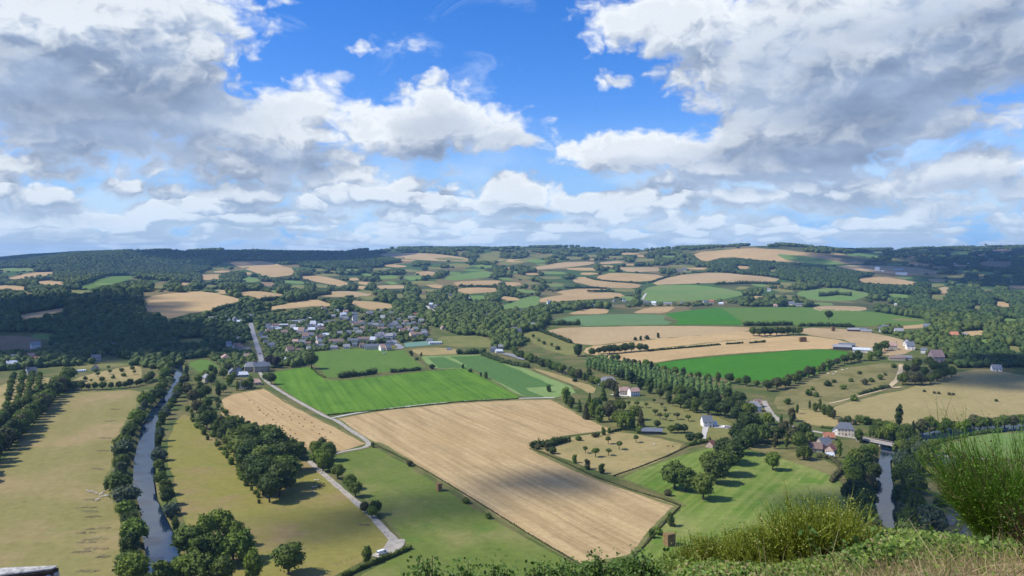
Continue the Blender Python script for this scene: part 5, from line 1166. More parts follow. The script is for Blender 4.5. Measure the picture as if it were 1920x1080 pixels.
# ------------------------------------------------------------------ far woods: nobody could count them
def woods():
    W = [  # polygon, probability
        ([(-80, 542), (60, 538), (170, 545), (262, 556), (268, 592), (310, 604), (400, 588), (470, 572), (500, 588), (476, 604), (468, 640), (420, 652), (400, 668), (340, 676), (270, 682), (196, 664), (100, 652), (92, 624), (-80, 622)], 1.0),
        ([(-80, 656), (100, 650), (330, 666), (346, 690), (332, 698), (290, 692), (210, 684), (110, 688), (-80, 702)], 0.8),
        ([(-80, 486), (0, 483), (150, 475), (420, 474), (720, 475), (740, 506), (700, 516), (600, 512), (560, 496), (480, 485), (420, 490), (360, 520), (240, 520), (120, 512), (-80, 512)], 1.0),
        ([(-80, 512), (120, 512), (360, 520), (430, 545), (270, 548), (120, 560), (-80, 548)], 0.62),
        ([(560, 500), (740, 500), (880, 500), (1000, 505), (1060, 520), (1040, 545), (960, 552), (860, 556), (700, 548), (560, 530)], 0.45),
        ([(700, 472), (860, 466), (1010, 470), (1300, 472), (1250, 500), (1100, 488), (1000, 498), (880, 502), (740, 505)], 0.55),
        ([(330, 520), (560, 508), (700, 545), (760, 575), (620, 585), (470, 590), (440, 560), (300, 545)], 0.72),
        ([(640, 552), (760, 560), (900, 550), (1010, 552), (1030, 600), (1000, 640), (950, 660), (860, 628), (800, 610), (620, 600), (600, 585)], 0.8),
        ([(390, 600), (480, 590), (640, 590), (800, 600), (800, 640), (640, 650), (560, 690), (500, 694), (410, 700), (390, 660)], 0.86),
        ([(860, 628), (950, 660), (990, 690), (1000, 672), (970, 640), (1010, 612), (960, 610)], 0.55),
        ([(1330, 478), (1420, 482), (1520, 500), (1600, 512), (1720, 536), (1800, 548), (1920, 556), (2050, 560), (2050, 612), (1860, 610), (1760, 596), (1660, 566), (1560, 540), (1460, 524), (1330, 508)], 0.97),
        ([(1190, 484), (1296, 476), (1330, 500), (1260, 506), (1180, 498)], 0.6),
        ([(1480, 468), (1700, 469), (1800, 467), (2050, 464), (2050, 560), (1800, 540), (1700, 520), (1640, 500), (1560, 480)], 0.45),
        ([(1740, 478), (1930, 474), (2060, 476), (2060, 540), (1840, 536), (1760, 510)], 0.9),
        ([(1000, 566), (1200, 560), (1400, 566), (1520, 566), (1520, 576), (1350, 574), (1200, 575), (1040, 588), (1010, 590)], 0.5),
        ([(1440, 530), (1640, 548), (1700, 572), (1640, 582), (1520, 572), (1400, 562), (1400, 545)], 0.35),
        ([(1640, 580), (1760, 596), (1900, 610), (2050, 612), (2050, 710), (1900, 700), (1850, 686), (1790, 700), (1740, 690), (1660, 668), (1720, 650), (1690, 634), (1640, 620)], 0.82),
        ([(1640, 640), (1720, 650), (1740, 690), (1650, 668)], 0.6),
        ([(1790, 655), (2050, 640), (2050, 716), (1900, 704), (1850, 690), (1795, 704)], 1.0),
        ([(1030, 545), (1060, 520), (1110, 500), (1300, 500), (1340, 512), (1260, 518), (1100, 520), (1066, 530), (1040, 560)], 0.4),
    ]
    polys = [(np.array(p2g(densify(p, 25))), pr) for p, pr in W]
    hx = np.array(HOUSE_XY)
    out = []
    for near_part in (True, False):
        y0, y1, q = (900.0, 2300.0, 0.0062) if near_part else (2300.0, 6900.0, 0.0050)
        L = np.arange(math.log(y0), math.log(y1), q); t = np.arange(-0.75, 0.78, q)
        T_, L_ = np.meshgrid(t, L); T_ = T_ + NR.uniform(-q, q, T_.shape) * 0.5; L_ = L_ + NR.uniform(-q, q, L_.shape) * 0.5
        Y = np.exp(L_.ravel()); X = T_.ravel() * Y
        prob = np.zeros(len(X)); hill = np.zeros(len(X), bool)
        for P, pr in polys:
            i_ = inside(X, Y, P); prob = np.where(i_, np.maximum(prob, pr), prob); hill |= i_ & (pr >= 0.9)
        # hedges and spinneys elsewhere in the far country
        prob = np.where((prob == 0) & (Y > 2000), 0.14, prob)
        cl = np.sin(X * 0.013 + 2.1 * np.sin(Y * 0.004)) * np.sin(Y * 0.0105 + 1.7 * np.sin(X * 0.006)) + 0.6 * np.sin(X * 0.031 + Y * 0.023) * np.sin(Y * 0.019 - X * 0.012)
        rk = np.empty(len(cl)); rk[np.argsort(cl)] = np.linspace(0, 1, len(cl))
        keep = (rk + NR.uniform(-0.13, 0.13, len(X)) < prob) & (prob > 0) & (NR.rand(len(X)) < 0.95)
        keep |= (prob >= 0.97)
        X, Y, hill = X[keep], Y[keep], hill[keep]
        ok = np.ones(len(X), bool)
        for P in FIELD_POLYS:
            P = np.asarray(P)
            b = (X > P[:, 0].min() - 9) & (X < P[:, 0].max() + 9) & (Y > P[:, 1].min() - 9) & (Y < P[:, 1].max() + 9) & ok
            if b.any():
                k = np.nonzero(b)[0]; d = poly_dist(X[k], Y[k], P)
                m_ = 3.5 if near_part else 6.0
                ok[k[d < m_]] = False
        if True:   # nothing may grow so tall that it hides a field, meadow or house standing behind it
            Z = hgt0(X, Y); px_ = CX + F * X / Y; pb = HZ + F * (H - Z) / Y
            hs = np.ones(len(X))
            hm = np.clip(q * Y * 1.35, 7, 17)
            for tries, f_ in ((0, 1.0), (1, 0.55)):
                bad = np.zeros(len(X), bool)
                for fr in (1.0, 0.55):
                    pt = pb - F * hm * f_ * fr / Y
                    for A in FIELD_PX:
                        k = np.nonzero(ok & ~bad & (px_ > A[:, 0].min()) & (px_ < A[:, 0].max()) & (pt > A[:, 1].min()) & (pt < A[:, 1].max()))[0]
                        if len(k): bad[k[inside(px_[k], pt[k], A)]] = True
                if tries == 0: hs[bad] = 0.5
                else: ok &= ~(bad & (hs < 1) & (NR.rand(len(X)) < 0.9))
        for (C, w) in ROAD_LINES:
            b = np.nonzero((X > C[:, 0].min() - 12) & (X < C[:, 0].max() + 12) & (Y > C[:, 1].min() - 40) & (Y < C[:, 1].max() + 12) & ok)[0]
            if len(b):
                dx = X[b][:, None] - C[None, :, 0]; dy = Y[b][:, None] - C[None, :, 1]
                d = np.sqrt(dx ** 2 + dy ** 2).min(1)
                front = ((np.abs(dx) < w * 0.5 + 3) & (dy < 0) & (dy > -34)).any(1) if w > 7 else np.zeros(len(b), bool)
                ok[b[(d < w / 2 + 4) | front]] = False
        for (a, b_, r) in HOUSE_XY:
            dx = X - a - (Y - b_) * (a / b_); dy = b_ - Y
            ok &= ~((np.abs(dx) < r + 2.5) & (dy > -r - 4) & (dy < (r + 5 if b_ < 2400 else r + 26)))
        out.append((X[ok], Y[ok], hill[ok], near_part, q, hs[ok]))
    variants = []
    for sub in (ICO2, ICO1):
        vs = []
        for k in range(14):
            v = sub[0].copy(); rs = np.random.RandomState(50 + k)
            v *= 1 + 0.34 * (rs.rand(len(v), 1) - 0.5)
            nq = 12
            d = rs.randn(nq, 3); d[:, 2] = np.abs(d[:, 2]) + 0.1; d /= np.linalg.norm(d, axis=1)[:, None]
            qd = leaf_quads(d * 0.98, d, 0.34, rs)
            vs.append(np.concatenate([v, qd.reshape(-1, 3)]))
        qi = np.arange(nq * 4).reshape(-1, 4) + len(sub[0])
        tri = np.concatenate([sub[1], qi[:, [0, 1, 2]], qi[:, [0, 2, 3]]])
        variants.append((np.array(vs), tri))
    bins = {True: [], False: []}
    VIL = p2g([(400, 585), (640, 586), (800, 592), (830, 640), (640, 652), (500, 700), (400, 700)])
    for X, Y, hill, nr, q, hs in out:
        vs, tri = variants[0 if nr else 1]
        n = len(X); Z = hgt0(X, Y)
        r = q * Y * NR.uniform(0.55, 0.85, n); r = np.clip(r, 4.0, 17.0)
        r = r * np.sqrt(hs); h = np.clip(r * NR.uniform(1.1, 2.5, n), 5, 19) * hs
        vil = inside(X, Y, VIL); h = np.where(vil, np.clip(h * 0.62, 4, 9), h); r = np.where(vil, np.clip(r * 0.75, 2.5, 5), r)
        a = NR.rand(n) * 6.28; k = NR.randint(0, len(vs), n)
        base = vs[k]; ca, sa = np.cos(a)[:, None], np.sin(a)[:, None]
        V = np.stack([(base[..., 0] * ca - base[..., 1] * sa) * r[:, None] + X[:, None], (base[..., 0] * sa + base[..., 1] * ca) * r[:, None] + Y[:, None], base[..., 2] * (h * 0.5)[:, None] + (Z + h * 0.47)[:, None]], 2)
        tint = np.clip(0.5 + 0.33 * NR.randn(n) * 0.7 + 0.30 * np.sin(X * 0.011 + 1.9 * np.sin(Y * 0.0043)) * np.sin(Y * 0.0085 + 1.3 * np.sin(X * 0.0052)), 0, 1)
        for hl in (True, False):
            m_ = hill == hl
            if m_.any(): bins[hl].append((V[m_], tri, tint[m_]))
    for hl, nm, tone in ((True, 'hill_woodland', 'wood_dark'), (False, 'far_trees', 'wood_mid')):
        VV, TT, TI, off = [], [], [], 0
        for V, tri, tint in bins[hl]:
            n, k = V.shape[:2]
            TT.append((tri[None] + (np.arange(n) * k)[:, None, None] + off).reshape(-1, 3)); VV.append(V.reshape(-1, 3)); TI.append(np.repeat(tint, k)); off += n * k
        me = mesh_np(nm, np.concatenate(VV), np.concatenate(TT), LEAF[tone])
        at = me.attributes.new('tint', 'FLOAT', 'POINT'); at.data.foreach_set('value', np.concatenate(TI).astype(np.float32))
        ob = obj(nm, me)
        tag(ob, 'dense dark woods covering the far hillsides' if hl else 'trees, spinneys and hedgerows scattered over the far country', 'woods', None, 'stuff')
        print(nm, len(me.polygons))
LEAF['wood_dark'] = leaf_mat('wood_dark', (0.018, 0.044, 0.013), (0.072, 0.120, 0.026), True, 0.12)
LEAF['wood_mid'] = leaf_mat('wood_mid', (0.028, 0.058, 0.015), (0.110, 0.158, 0.032), True, 0.12)
woods()
# ------------------------------------------------------------------ animals
def skinned(name, joints, edges, radii, mat, sub=1):
    """one continuous body grown over a skeleton"""
    me = bpy.data.meshes.new(name); me.from_pydata(joints, edges, []); me.update()
    o = bpy.data.objects.new('tmp_' + name, me); COL.objects.link(o)
    md = o.modifiers.new('skin', 'SKIN'); md.use_smooth_shade = True
    for i, r in enumerate(radii): me.skin_vertices[0].data[i].radius = (r, r)
    me.skin_vertices[0].data[0].use_root = True
    s = o.modifiers.new('sub', 'SUBSURF'); s.levels = sub; s.render_levels = sub
    dg = bpy.context.evaluated_depsgraph_get()
    res = bpy.data.meshes.new_from_object(o.evaluated_get(dg)); res.name = name
    bpy.data.objects.remove(o)
    res.materials.clear(); res.materials.append(mat)
    return res

def cow_meshes():
    J = [(0, 0, 1.05), (0.45, 0, 1.06), (0.8, 0, 1.12), (1.1, 0, 1.3), (1.35, 0, 1.32), (1.62, 0, 1.14),           # chest, neck, head
         (-0.45, 0, 1.07), (-0.78, 0, 1.12), (-0.9, 0, 0.95), (-0.93, 0.0, 0.55)]                                   # rump, tail
    E = [(0, 1), (1, 2), (2, 3), (3, 4), (4, 5), (0, 6), (6, 7), (7, 8), (8, 9)]
    Rr = [0.40, 0.38, 0.34, 0.22, 0.17, 0.10, 0.37, 0.28, 0.05, 0.04]
    for x, kx in ((0.62, 0.60), (-0.66, -0.60)):
        for sy in (-1, 1):
            b = len(J)
            if x > 0: J += [(x, 0.2 * sy, 0.72), (kx, 0.21 * sy, 0.4), (x, 0.21 * sy, 0.04)]; E += [(1 if x > 0 else 6, b), (b, b + 1), (b + 1, b + 2)]
            else: J += [(kx, 0.2 * sy, 0.75), (x - 0.14, 0.21 * sy, 0.42), (x - 0.04, 0.21 * sy, 0.04)]; E += [(6, b), (b, b + 1), (b + 1, b + 2)]
            Rr += [0.15, 0.075, 0.07]
    return J, E, Rr
def hide_mat(name, a, b, thr):
    m, n, out = material(name)
    pos = n.new('ShaderNodeTexCoord').outputs['Object']; r = n.new('ShaderNodeObjectInfo').outputs['Random']
    f = n.noise(n.vm('ADD', pos, n.vm('SCALE', (17.0, 9.0, 5.0))), 1.3, 2, 0.4)
    sc = f.node.inputs['Vector'].links[0].from_node.inputs[1].links[0].from_node; n.l.new(r, sc.inputs['Scale'])
    principled(n, out, n.mix(n.ramp(f, thr - 0.01, thr + 0.01), a, b), 0.75, 0.2)
    return m
cJ = cow_meshes()
COW = {'white': skinned('cow_body', *cJ, hide_mat('white_hide', (0.72, 0.68, 0.60), (0.55, 0.48, 0.38), 0.72)),
       'pied': skinned('cow_body', *cJ, hide_mat('pied_hide', (0.72, 0.68, 0.62), (0.03, 0.025, 0.02), 0.52)),
       'brown': skinned('cow_body', *cJ, hide_mat('brown_hide', (0.20, 0.09, 0.045), (0.26, 0.13, 0.07), 0.5))}
def sheep_mesh(mat):
    J = [(0, 0, 0.62), (0.32, 0, 0.64), (0.52, 0, 0.74), (0.66, 0, 0.86), (0.84, 0, 0.80), (-0.32, 0, 0.63), (-0.50, 0, 0.62), (-0.58, 0, 0.48)]
    E = [(0, 1), (1, 2), (2, 3), (3, 4), (0, 5), (5, 6), (6, 7)]; Rr = [0.29, 0.27, 0.17, 0.10, 0.055, 0.29, 0.18, 0.05]
    for x, p_ in ((0.30, 1), (-0.36, 5)):
        for sy in (-1, 1):
            b = len(J); J += [(x, 0.14 * sy, 0.40), (x + (0.0 if x > 0 else -0.05), 0.14 * sy, 0.22), (x, 0.14 * sy, 0.02)]; E += [(p_, b), (b, b + 1), (b + 1, b + 2)]; Rr += [0.09, 0.04, 0.035]
    return skinned('sheep_body', J, E, Rr, mat)
for k_, m_ in (('sheep_white', hide_mat('white_fleece', (0.66, 0.62, 0.54), (0.5, 0.45, 0.36), 0.75)), ('sheep_black', hide_mat('black_fleece', (0.045, 0.038, 0.032), (0.07, 0.06, 0.05), 0.5))): COW[k_] = sheep_mesh(m_)
def herd(lst, where, group, kind='cow', s=1.0):
    for i, (px, py, k) in enumerate(lst):
        p = g3(px, py); o = obj(kind, COW[('sheep_black' if k == 'pied' else 'sheep_white') if kind == 'sheep' else k], None, p); o.rotation_euler = (0, 0, R.choice([0.2, 3.0, -0.4, 2.6, 1.2]))
        o.scale = (s,) * 3
        tag(o, f"{ {'white': 'white', 'pied': 'black' if kind == 'sheep' else 'black and white', 'brown': 'brown'}[k] } {kind}, {ordw(i + 1)} from the left {where}", kind, group)
herd([(164, 922, 'white'), (168, 924, 'white'), (172, 923, 'white'), (177, 925, 'white'), (181, 927, 'white'), (187, 929, 'white'), (191, 927, 'white'), (194, 924, 'white'), (196, 931, 'white'), (199, 932, 'white'), (202, 931, 'white'), (180, 940, 'white'), (184, 938, 'white'), (190, 933, 'white')],
     'grazing in the dry pasture beside the left river', 'sheep in the dry pasture', 'sheep', 1.15)
herd([(586, 923, 'white'), (587, 915, 'white'), (591, 902, 'white'), (592, 914, 'white'), (596, 902, 'white'), (598, 913, 'pied'), (600, 914, 'pied'), (603, 911, 'pied'), (607, 909, 'pied'), (602, 888, 'white')],
     'grazing by the lane below the bend', 'sheep by the lane', 'sheep', 1.15)
herd([(1553, 702, 'white'), (1563, 703, 'white'), (1567, 699, 'white'), (1580, 695, 'white'), (1588, 693, 'white')], 'on the rough slope under the hedge', 'cows on the rough slope')
herd([(1252, 838, 'brown'), (1261, 838, 'brown'), (1227, 835, 'white')], 'in the tan orchard meadow', 'cows in the orchard meadow', 'cow', 0.8)

# ------------------------------------------------------------------ white van
M_van = plain('van_paint', (0.80, 0.80, 0.79), 0.03, 0.5, 0.3, 0.5)
M_tyre = plain('tyre', (0.02, 0.02, 0.02), 0.2); M_hub = plain('wheel_rim', (0.45, 0.45, 0.46), 0.1, 1, 0.3, 0.5, 0.6)
M_lampg = plain('lamp_glass', (0.7, 0.7, 0.68), 0.05, 1, 0.1, 0.6); M_tail = plain('tail_lamp', (0.45, 0.02, 0.02), 0.1, 1, 0.2)
M_plast = plain('black_plastic', (0.03, 0.03, 0.03), 0.2)
def disc(r, w, n=16):
    V = [(r * math.cos(2 * math.pi * k / n), y, r * math.sin(2 * math.pi * k / n)) for y in (-w / 2, w / 2) for k in range(n)]
    return V, [(k, (k + 1) % n, n + (k + 1) % n, n + k) for k in range(n)] + [tuple(range(n)), tuple(range(2 * n - 1, n - 1, -1))]
def vehicle(name, prof, W, wheels, glass, mat, p, rz, label, group=None, s=1.0, cat='van'):
    e = empty(name, p, rz, label, cat, group, s)
    n = len(prof); tw = 0.82
    V = []
    for sy in (-1, 1):
        for (x, z) in prof: V.append((x, sy * W / 2 * (1.0 if z < 1.1 else tw + 0.1 * (1 if name == 'van' else 0)), z))
    Fc = [tuple(range(n)), tuple(range(2 * n - 1, n - 1, -1))] + [((k + 1) % n, k, n + k, n + (k + 1) % n) for k in range(n)]
    me = mesh_from('body', V, Fc, mat)
    bm = bmesh.new(); bm.from_mesh(me); bmesh.ops.bevel(bm, geom=bm.edges[:], offset=0.07, segments=2, affect='EDGES'); bm.to_mesh(me); bm.free()
    obj('body', me, e)
    for x in wheels:
        for sy in (-1, 1):
            w = obj('wheel', mesh_from('wheel', *disc(0.33, 0.22), M_tyre), e, (x, sy * (W / 2 - 0.08), 0.33)); obj('rim', mesh_from('rim', *disc(0.2, 0.24), M_hub), w)
    for (kind, b) in glass: obj(kind, mesh_from(kind, *b, {'window': M_glass, 'windscreen': M_glass, 'headlight': M_lampg, 'tail_light': M_tail, 'bumper': M_plast}[kind]), e)
    return e
vp = [(-2.6, 0.35), (2.45, 0.35), (2.62, 0.6), (2.55, 1.05), (1.75, 1.3), (1.15, 2.05), (0.8, 2.2), (-2.55, 2.2), (-2.65, 1.0)]
def quadx(x0, z0, x1, z1, w):  # windscreen slab
    return [(x0, -w, z0), (x0, w, z0), (x1, w, z1), (x1, -w, z1), (x0 + .04, -w, z0 + .05), (x0 + .04, w, z0 + .05), (x1 + .04, w, z1 + .05), (x1 + .04, -w, z1 + .05)], [(0, 1, 2, 3), (4, 7, 6, 5), (0, 4, 5, 1), (1, 5, 6, 2), (2, 6, 7, 3), (3, 7, 4, 0)]
vg = [('windscreen', quadx(1.74, 1.33, 1.2, 2.02, 0.74)), ('window', box(0.35, 1.15, -1.0, -0.9, 1.3, 1.85)), ('window', box(0.35, 1.15, 0.9, 1.0, 1.3, 1.85)), ('window', box(-2.72, -2.62, -0.7, 0.7, 1.3, 1.9)),
      ('headlight', box(2.5, 2.62, -0.85, -0.55, 0.72, 0.95)), ('headlight', box(2.5, 2.62, 0.55, 0.85, 0.72, 0.95)), ('tail_light', box(-2.7, -2.6, -0.95, -0.8, 0.8, 1.2)), ('tail_light', box(-2.7, -2.6, 0.8, 0.95, 0.8, 1.2)), ('bumper', box(2.5, 2.72, -0.9, 0.9, 0.34, 0.56))]
vehicle('van', vp, 1.95, (-1.65, 1.6), vg, M_van, g3(717, 1040) + Vector((0, 0, 0.16)), 0.75, 'white panel van parked at the end of the pale lane')
# cars: estate body with two boxes
cp = [(-2.05, 0.3), (2.0, 0.3), (2.1, 0.65), (1.95, 0.85), (1.05, 0.95), (0.45, 1.42), (-1.2, 1.45), (-1.9, 1.0), (-2.1, 0.8)]
cg = [('windscreen', quadx(1.0, 0.98, 0.5, 1.38, 0.6)), ('window', box(-1.1, 0.4, -0.86, -0.74, 0.98, 1.34)), ('window', box(-1.1, 0.4, 0.74, 0.86, 0.98, 1.34)), ('headlight', box(1.98, 2.1, -0.75, -0.45, 0.62, 0.78)), ('headlight', box(1.98, 2.1, 0.45, 0.75, 0.62, 0.78)),
      ('tail_light', box(-2.12, -2.02, -0.8, -0.55, 0.7, 0.9)), ('tail_light', box(-2.12, -2.02, 0.55, 0.8, 0.7, 0.9))]
CARC = {'white': M_van, 'blue': plain('blue_paint', (0.05, 0.10, 0.28), 0.05, 1, 0.3, 0.5), 'grey': plain('grey_paint', (0.25, 0.26, 0.27), 0.05, 1, 0.3, 0.5), 'red': plain('red_paint', (0.35, 0.03, 0.03), 0.05, 1, 0.3, 0.5)}
for px, py, c, lab in [(1358, 802, 'white', 'white car on the pale yard beside the white cottage'), (1366, 803, 'grey', 'grey car on the pale yard beside the white cottage'), (843, 655, 'blue', 'blue car below the sports field'), (720, 664, 'white', 'white car in front of the school row'),
                       (1598, 812, 'white', 'white car in front of the slate manor'), (487, 664, 'grey', 'grey car driving on the wide main road'), (744, 647, 'white', 'white car on the road above the light green crop')]:
    vehicle('car', cp, 1.75, (-1.25, 1.3), cg, CARC[c], g3(px, py) + Vector((0, 0, 0.3)), R.uniform(0, 6), lab, None, 1.05, 'car')

# ------------------------------------------------------------------ straw
M_straw = plain('straw', (0.34, 0.225, 0.095), 0.35, 1.5, 0.95, 0.05); M_straw_d = plain('weathered_straw', (0.25, 0.16, 0.075), 0.35, 1.5, 0.95, 0.05)
def bale_mesh(l, w, h, mat):
    bm = bmesh.new(); bmesh.ops.create_cube(bm, size=1.0)
    for v in bm.verts: v.co = (v.co.x * l, v.co.y * w, v.co.z * h)
    bmesh.ops.bevel(bm, geom=bm.edges[:], offset=0.06, segments=2, affect='EDGES')
    for v in bm.verts: v.co += Vector((R.uniform(-.025, .025), R.uniform(-.025, .025), R.uniform(-.025, .025)))
    me = bpy.data.meshes.new('bale'); bm.to_mesh(me); bm.free(); me.materials.append(mat); return me
def stack(px, py, nx, ny, nz, rz, mat, label):
    p = g3(px, py); e = empty('straw_stack', p, rz, label, 'straw stack')
    l, w, h = 2.4, 1.2, 0.95; me = bale_mesh(l, w, h, mat)
    for k in range(nz):
        for i in range(nx):
            for j in range(ny):
                if k == nz - 1 and (i + j) % 4 == 3: continue
                obj('bale', me, e, ((i - (nx - 1) / 2) * (l + 0.03) + R.uniform(-.06, .06), (j - (ny - 1) / 2) * (w + 0.03) + R.uniform(-.06, .06), h / 2 + k * (h + 0.01)))
stack(1255, 1022, 2, 3, 6, 0.5, M_straw_d, 'tall brown straw stack on the green meadow beside the big stubble field')
stack(823, 920, 1, 4, 5, 0.4, M_straw_d, 'small brown straw stack at the edge between meadow and big stubble field')
stack(1505, 641, 4, 4, 7, 0.1, M_straw_d, 'large rust brown straw stack on the far stubble')
stack(1562, 621, 2, 3, 7, 0.1, M_straw_d, 'narrow straw stack on the pale field near the barns')
mb = bale_mesh(1.1, 0.7, 0.6, M_straw_d)
for r_, (a, b, n_) in enumerate([((482, 770), (560, 822), 9), ((512, 768), (604, 820), 10), ((462, 752), (500, 776), 5), ((540, 772), (622, 812), 8)]):
    for i, (x, y) in enumerate(walk([a, b], n_)):
        x += R.uniform(-3, 3); y += R.uniform(-3, 3)
        o = obj('straw_bale', mb, None, (x, y, float(hgt(np.array([x]), np.array([y]))[0]) + 0.5)); o.rotation_euler = (0, 0, R.random() * 3)
        tag(o, 'small square bale lying on the pale stubble triangle', 'bale', 'bales on the stubble triangle')

# ------------------------------------------------------------------ stick heaps standing in for grey streaks beside the river
M_sticks = plain('grey_sticks', (0.19, 0.165, 0.125), 0.4, 1.2, 0.95, 0.05)
def brush(px, py, L, label):
    p = g3(px, py); rs = np.random.RandomState(int(px * 3 + py)); parts = []
    for i in range(60):
        x = rs.uniform(-L / 2, L / 2); w = 1.0 * (1 - (2 * x / L) ** 2) + 0.35; y = rs.randn() * w * 0.55; z = abs(rs.randn()) * 0.22 * w
        a = rs.randn() * 0.5 + (0 if rs.rand() < 0.7 else 1.3); l = rs.uniform(0.6, 2.2)
        d = Vector((math.cos(a), math.sin(a), rs.uniform(-0.08, 0.2))) * l
        q = Vector((x, y, z + 0.05)); r = rs.uniform(0.025, 0.07)
        parts.append(tube([q, q + d * 0.5 + Vector((0, 0, 0.06)), q + d], [r, r * 0.8, r * 0.3], 4))
    o = obj('stick_heap', mesh_from('stick_heap', *join(parts), M_sticks), None, p); o.rotation_euler = (0, 0, rs.uniform(-0.2, 0.25))
    tag(o, label, 'brush heap', 'dead brush in the dry pasture')
BR = [(170, 938, 9), (160, 953, 12), (168, 960, 10), (172, 970, 7), (182, 992, 11), (160, 1000, 10), (178, 1012, 12), (160, 1018, 10), (180, 1030, 12), (150, 1036, 8), (190, 1045, 7), (162, 1072, 10), (190, 846, 9), (196, 822, 9), (206, 790, 9), (180, 880, 8), (214, 768, 8)]
for i, (px, py, L) in enumerate(sorted(BR, key=lambda b: b[1])): brush(px, py, L, f"long grey heap of sticks, {ordw(i + 1)} down from the far end beside the left river")
pile = (680, 995)
brush(681, 985, 5, 'tangled grey brush heap with scrap in the pasture by the lane')

# ------------------------------------------------------------------ bridge over the right river
def bridge():
    a = p2g([(1618, 827)])[0]; b = p2g([(1688, 841)])[0]; c = (a + b) / 2; d = b - a; L = float(np.hypot(*d)) + 4; rz = math.atan2(d[1], d[0])
    e = empty('road_bridge', (c[0], c[1], 0), rz, 'flat concrete road bridge on a single pier over the right river', 'bridge')
    zc = float(hgt0(np.array([c[0]]), np.array([c[1]]))[0])
    mc = plain('bridge_concrete', (0.42, 0.39, 0.36), 0.2, 0.5)
    zd = zc + 2.1
    obj('deck', mesh_from('deck', *box(-L / 2, L / 2, -3.4, 3.4, zd - 0.75, zd), mc), e)
    obj('road_surface', mesh_from('road_surface', *box(-L / 2, L / 2, -2.6, 2.6, zd + 0.004, zd + 0.06), M_asph), e)
    for sy in (-1, 1):
        pr = [box(-L / 2, L / 2, sy * 3.25 - 0.12, sy * 3.25 + 0.12, zd + 0.85, zd + 1.0)]
        for i in range(int(L / 1.5)): pr.append(box(-L / 2 + 0.4 + i * 1.5, -L / 2 + 0.55 + i * 1.5, sy * 3.25 - 0.08, sy * 3.25 + 0.08, zd + 0.004, zd + 0.85))
        obj('railing', mesh_from('railing', *join(pr), plain('railing_paint', (0.40, 0.33, 0.31), 0.15)), e)
    obj('pier', mesh_from('pier', *box(-0.5, 0.5, -2.6, 2.6, zc - 3.2, zd - 0.76), mc), e)
    for sx in (-1, 1): obj('abutment', mesh_from('abutment', *box(sx * (L / 2 - 0.2) - 1.4, sx * (L / 2 - 0.2) + 1.4, -3.6, 3.6, zc - 3.0, zd - 0.755), mc), e)
    # ramps of earth leading up to the deck at both ends
    return e
bridge()

# fence posts along the lane and pasture edges
M_post = plain('fence_post_wood', (0.20, 0.17, 0.13), 0.3, 2.0, 0.9, 0.1)
pm = mesh_from('fence_post', *join([tube([(0, 0, -0.3), (0, 0, 1.25)], [0.08, 0.07], 6)]), M_post)
for nm, pts, n_ in (('beside the lane through the meadow', [(606, 882), (650, 922), (700, 966), (738, 1008)], 22), ('along the pasture below the van', [(706, 1034), (670, 1046), (630, 1060)], 9), ('between orchard meadow and lush meadow', [(1160, 892), (1220, 868), (1288, 838)], 18)):
    for i, (x, y) in enumerate(walk(pts, n_)):
        o = obj('fence_post', pm, None, (x - 2.6 if 'lane through' in nm else x, y, float(hgt(np.array([x]), np.array([y]))[0])))
        tag(o, f"weathered wooden fence post standing in the line {nm}", 'fence post', 'fence posts ' + nm)
# far water tower on the right skyline
p = g3(1848, 468)
e = empty('water_tower', p, 0, 'tiny water tower on the far right wooded skyline', 'tower')
mw = plain('tower_concrete', (0.25, 0.26, 0.28), 0.1)
obj('shaft', mesh_from('shaft', *tube([(0, 0, 0), (0, 0, 34)], [4, 3.2], 10), mw), e)
obj('tank', mesh_from('tank', *tube([(0, 0, 33), (0, 0, 36), (0, 0, 42), (0, 0, 43.5)], [3.5, 9, 10, 3], 14), mw), e)
# thin radio mast on the left skyline
p = g3(475, 474)
e = empty('radio_mast', p, 0, 'thin radio mast on the wooded skyline left of centre', 'mast')
obj('pole', mesh_from('pole', *tube([(0, 0, 0), (0, 0, 48)], [0.9, 0.5], 6), mw), e)
obj('antenna', mesh_from('antenna', *tube([(0, 0, 48), (0, 0, 56)], [0.35, 0.2], 5), mw), e)
# ------------------------------------------------------------------ the hillside under the lens
def zfg(x, y):
    x = np.asarray(x, float); y = np.asarray(y, float)
    z = 138.40 - 0.335 * np.maximum(0, np.minimum(y, 8.3) - 4.0) - 0.36 * np.clip(2.0 - x, 0, 6) * sst((y - 2.2) / 2.0) + 0.05 * np.sin(x * 2.1 + 1) * np.sin(y * 1.7)
    z = z - np.maximum(0, y - 8.3) * (1.12 + 0.05 * np.sin(x * 0.11))
    z = z - 0.25 * np.maximum(0, np.abs(x) - 30) * 0.4
    return np.maximum(z, -6.0)
def fgmat():
    m, n, out = material('hillside_turf')
    pos = n.new('ShaderNodeNewGeometry').outputs['Position']
    f = n.noise(pos, 3.0, 6, 0.7); g_ = n.noise(pos, 0.5, 4, 0.6)
    c = n.mix(n.ramp(f, 0.3, 0.7), (0.16, 0.115, 0.06), (0.33, 0.245, 0.13))
    c = n.mix(n.ramp(g_, 0.5, 0.65), c, (0.09, 0.115, 0.03))
    b = n.new('ShaderNodeBump'); b.inputs['Strength'].default_value = 0.8; b.inputs['Distance'].default_value = 0.05; n.l.new(f, b.inputs['Height'])
    principled(n, out, c, 0.95, 0.1, 0, b.outputs[0]); return m
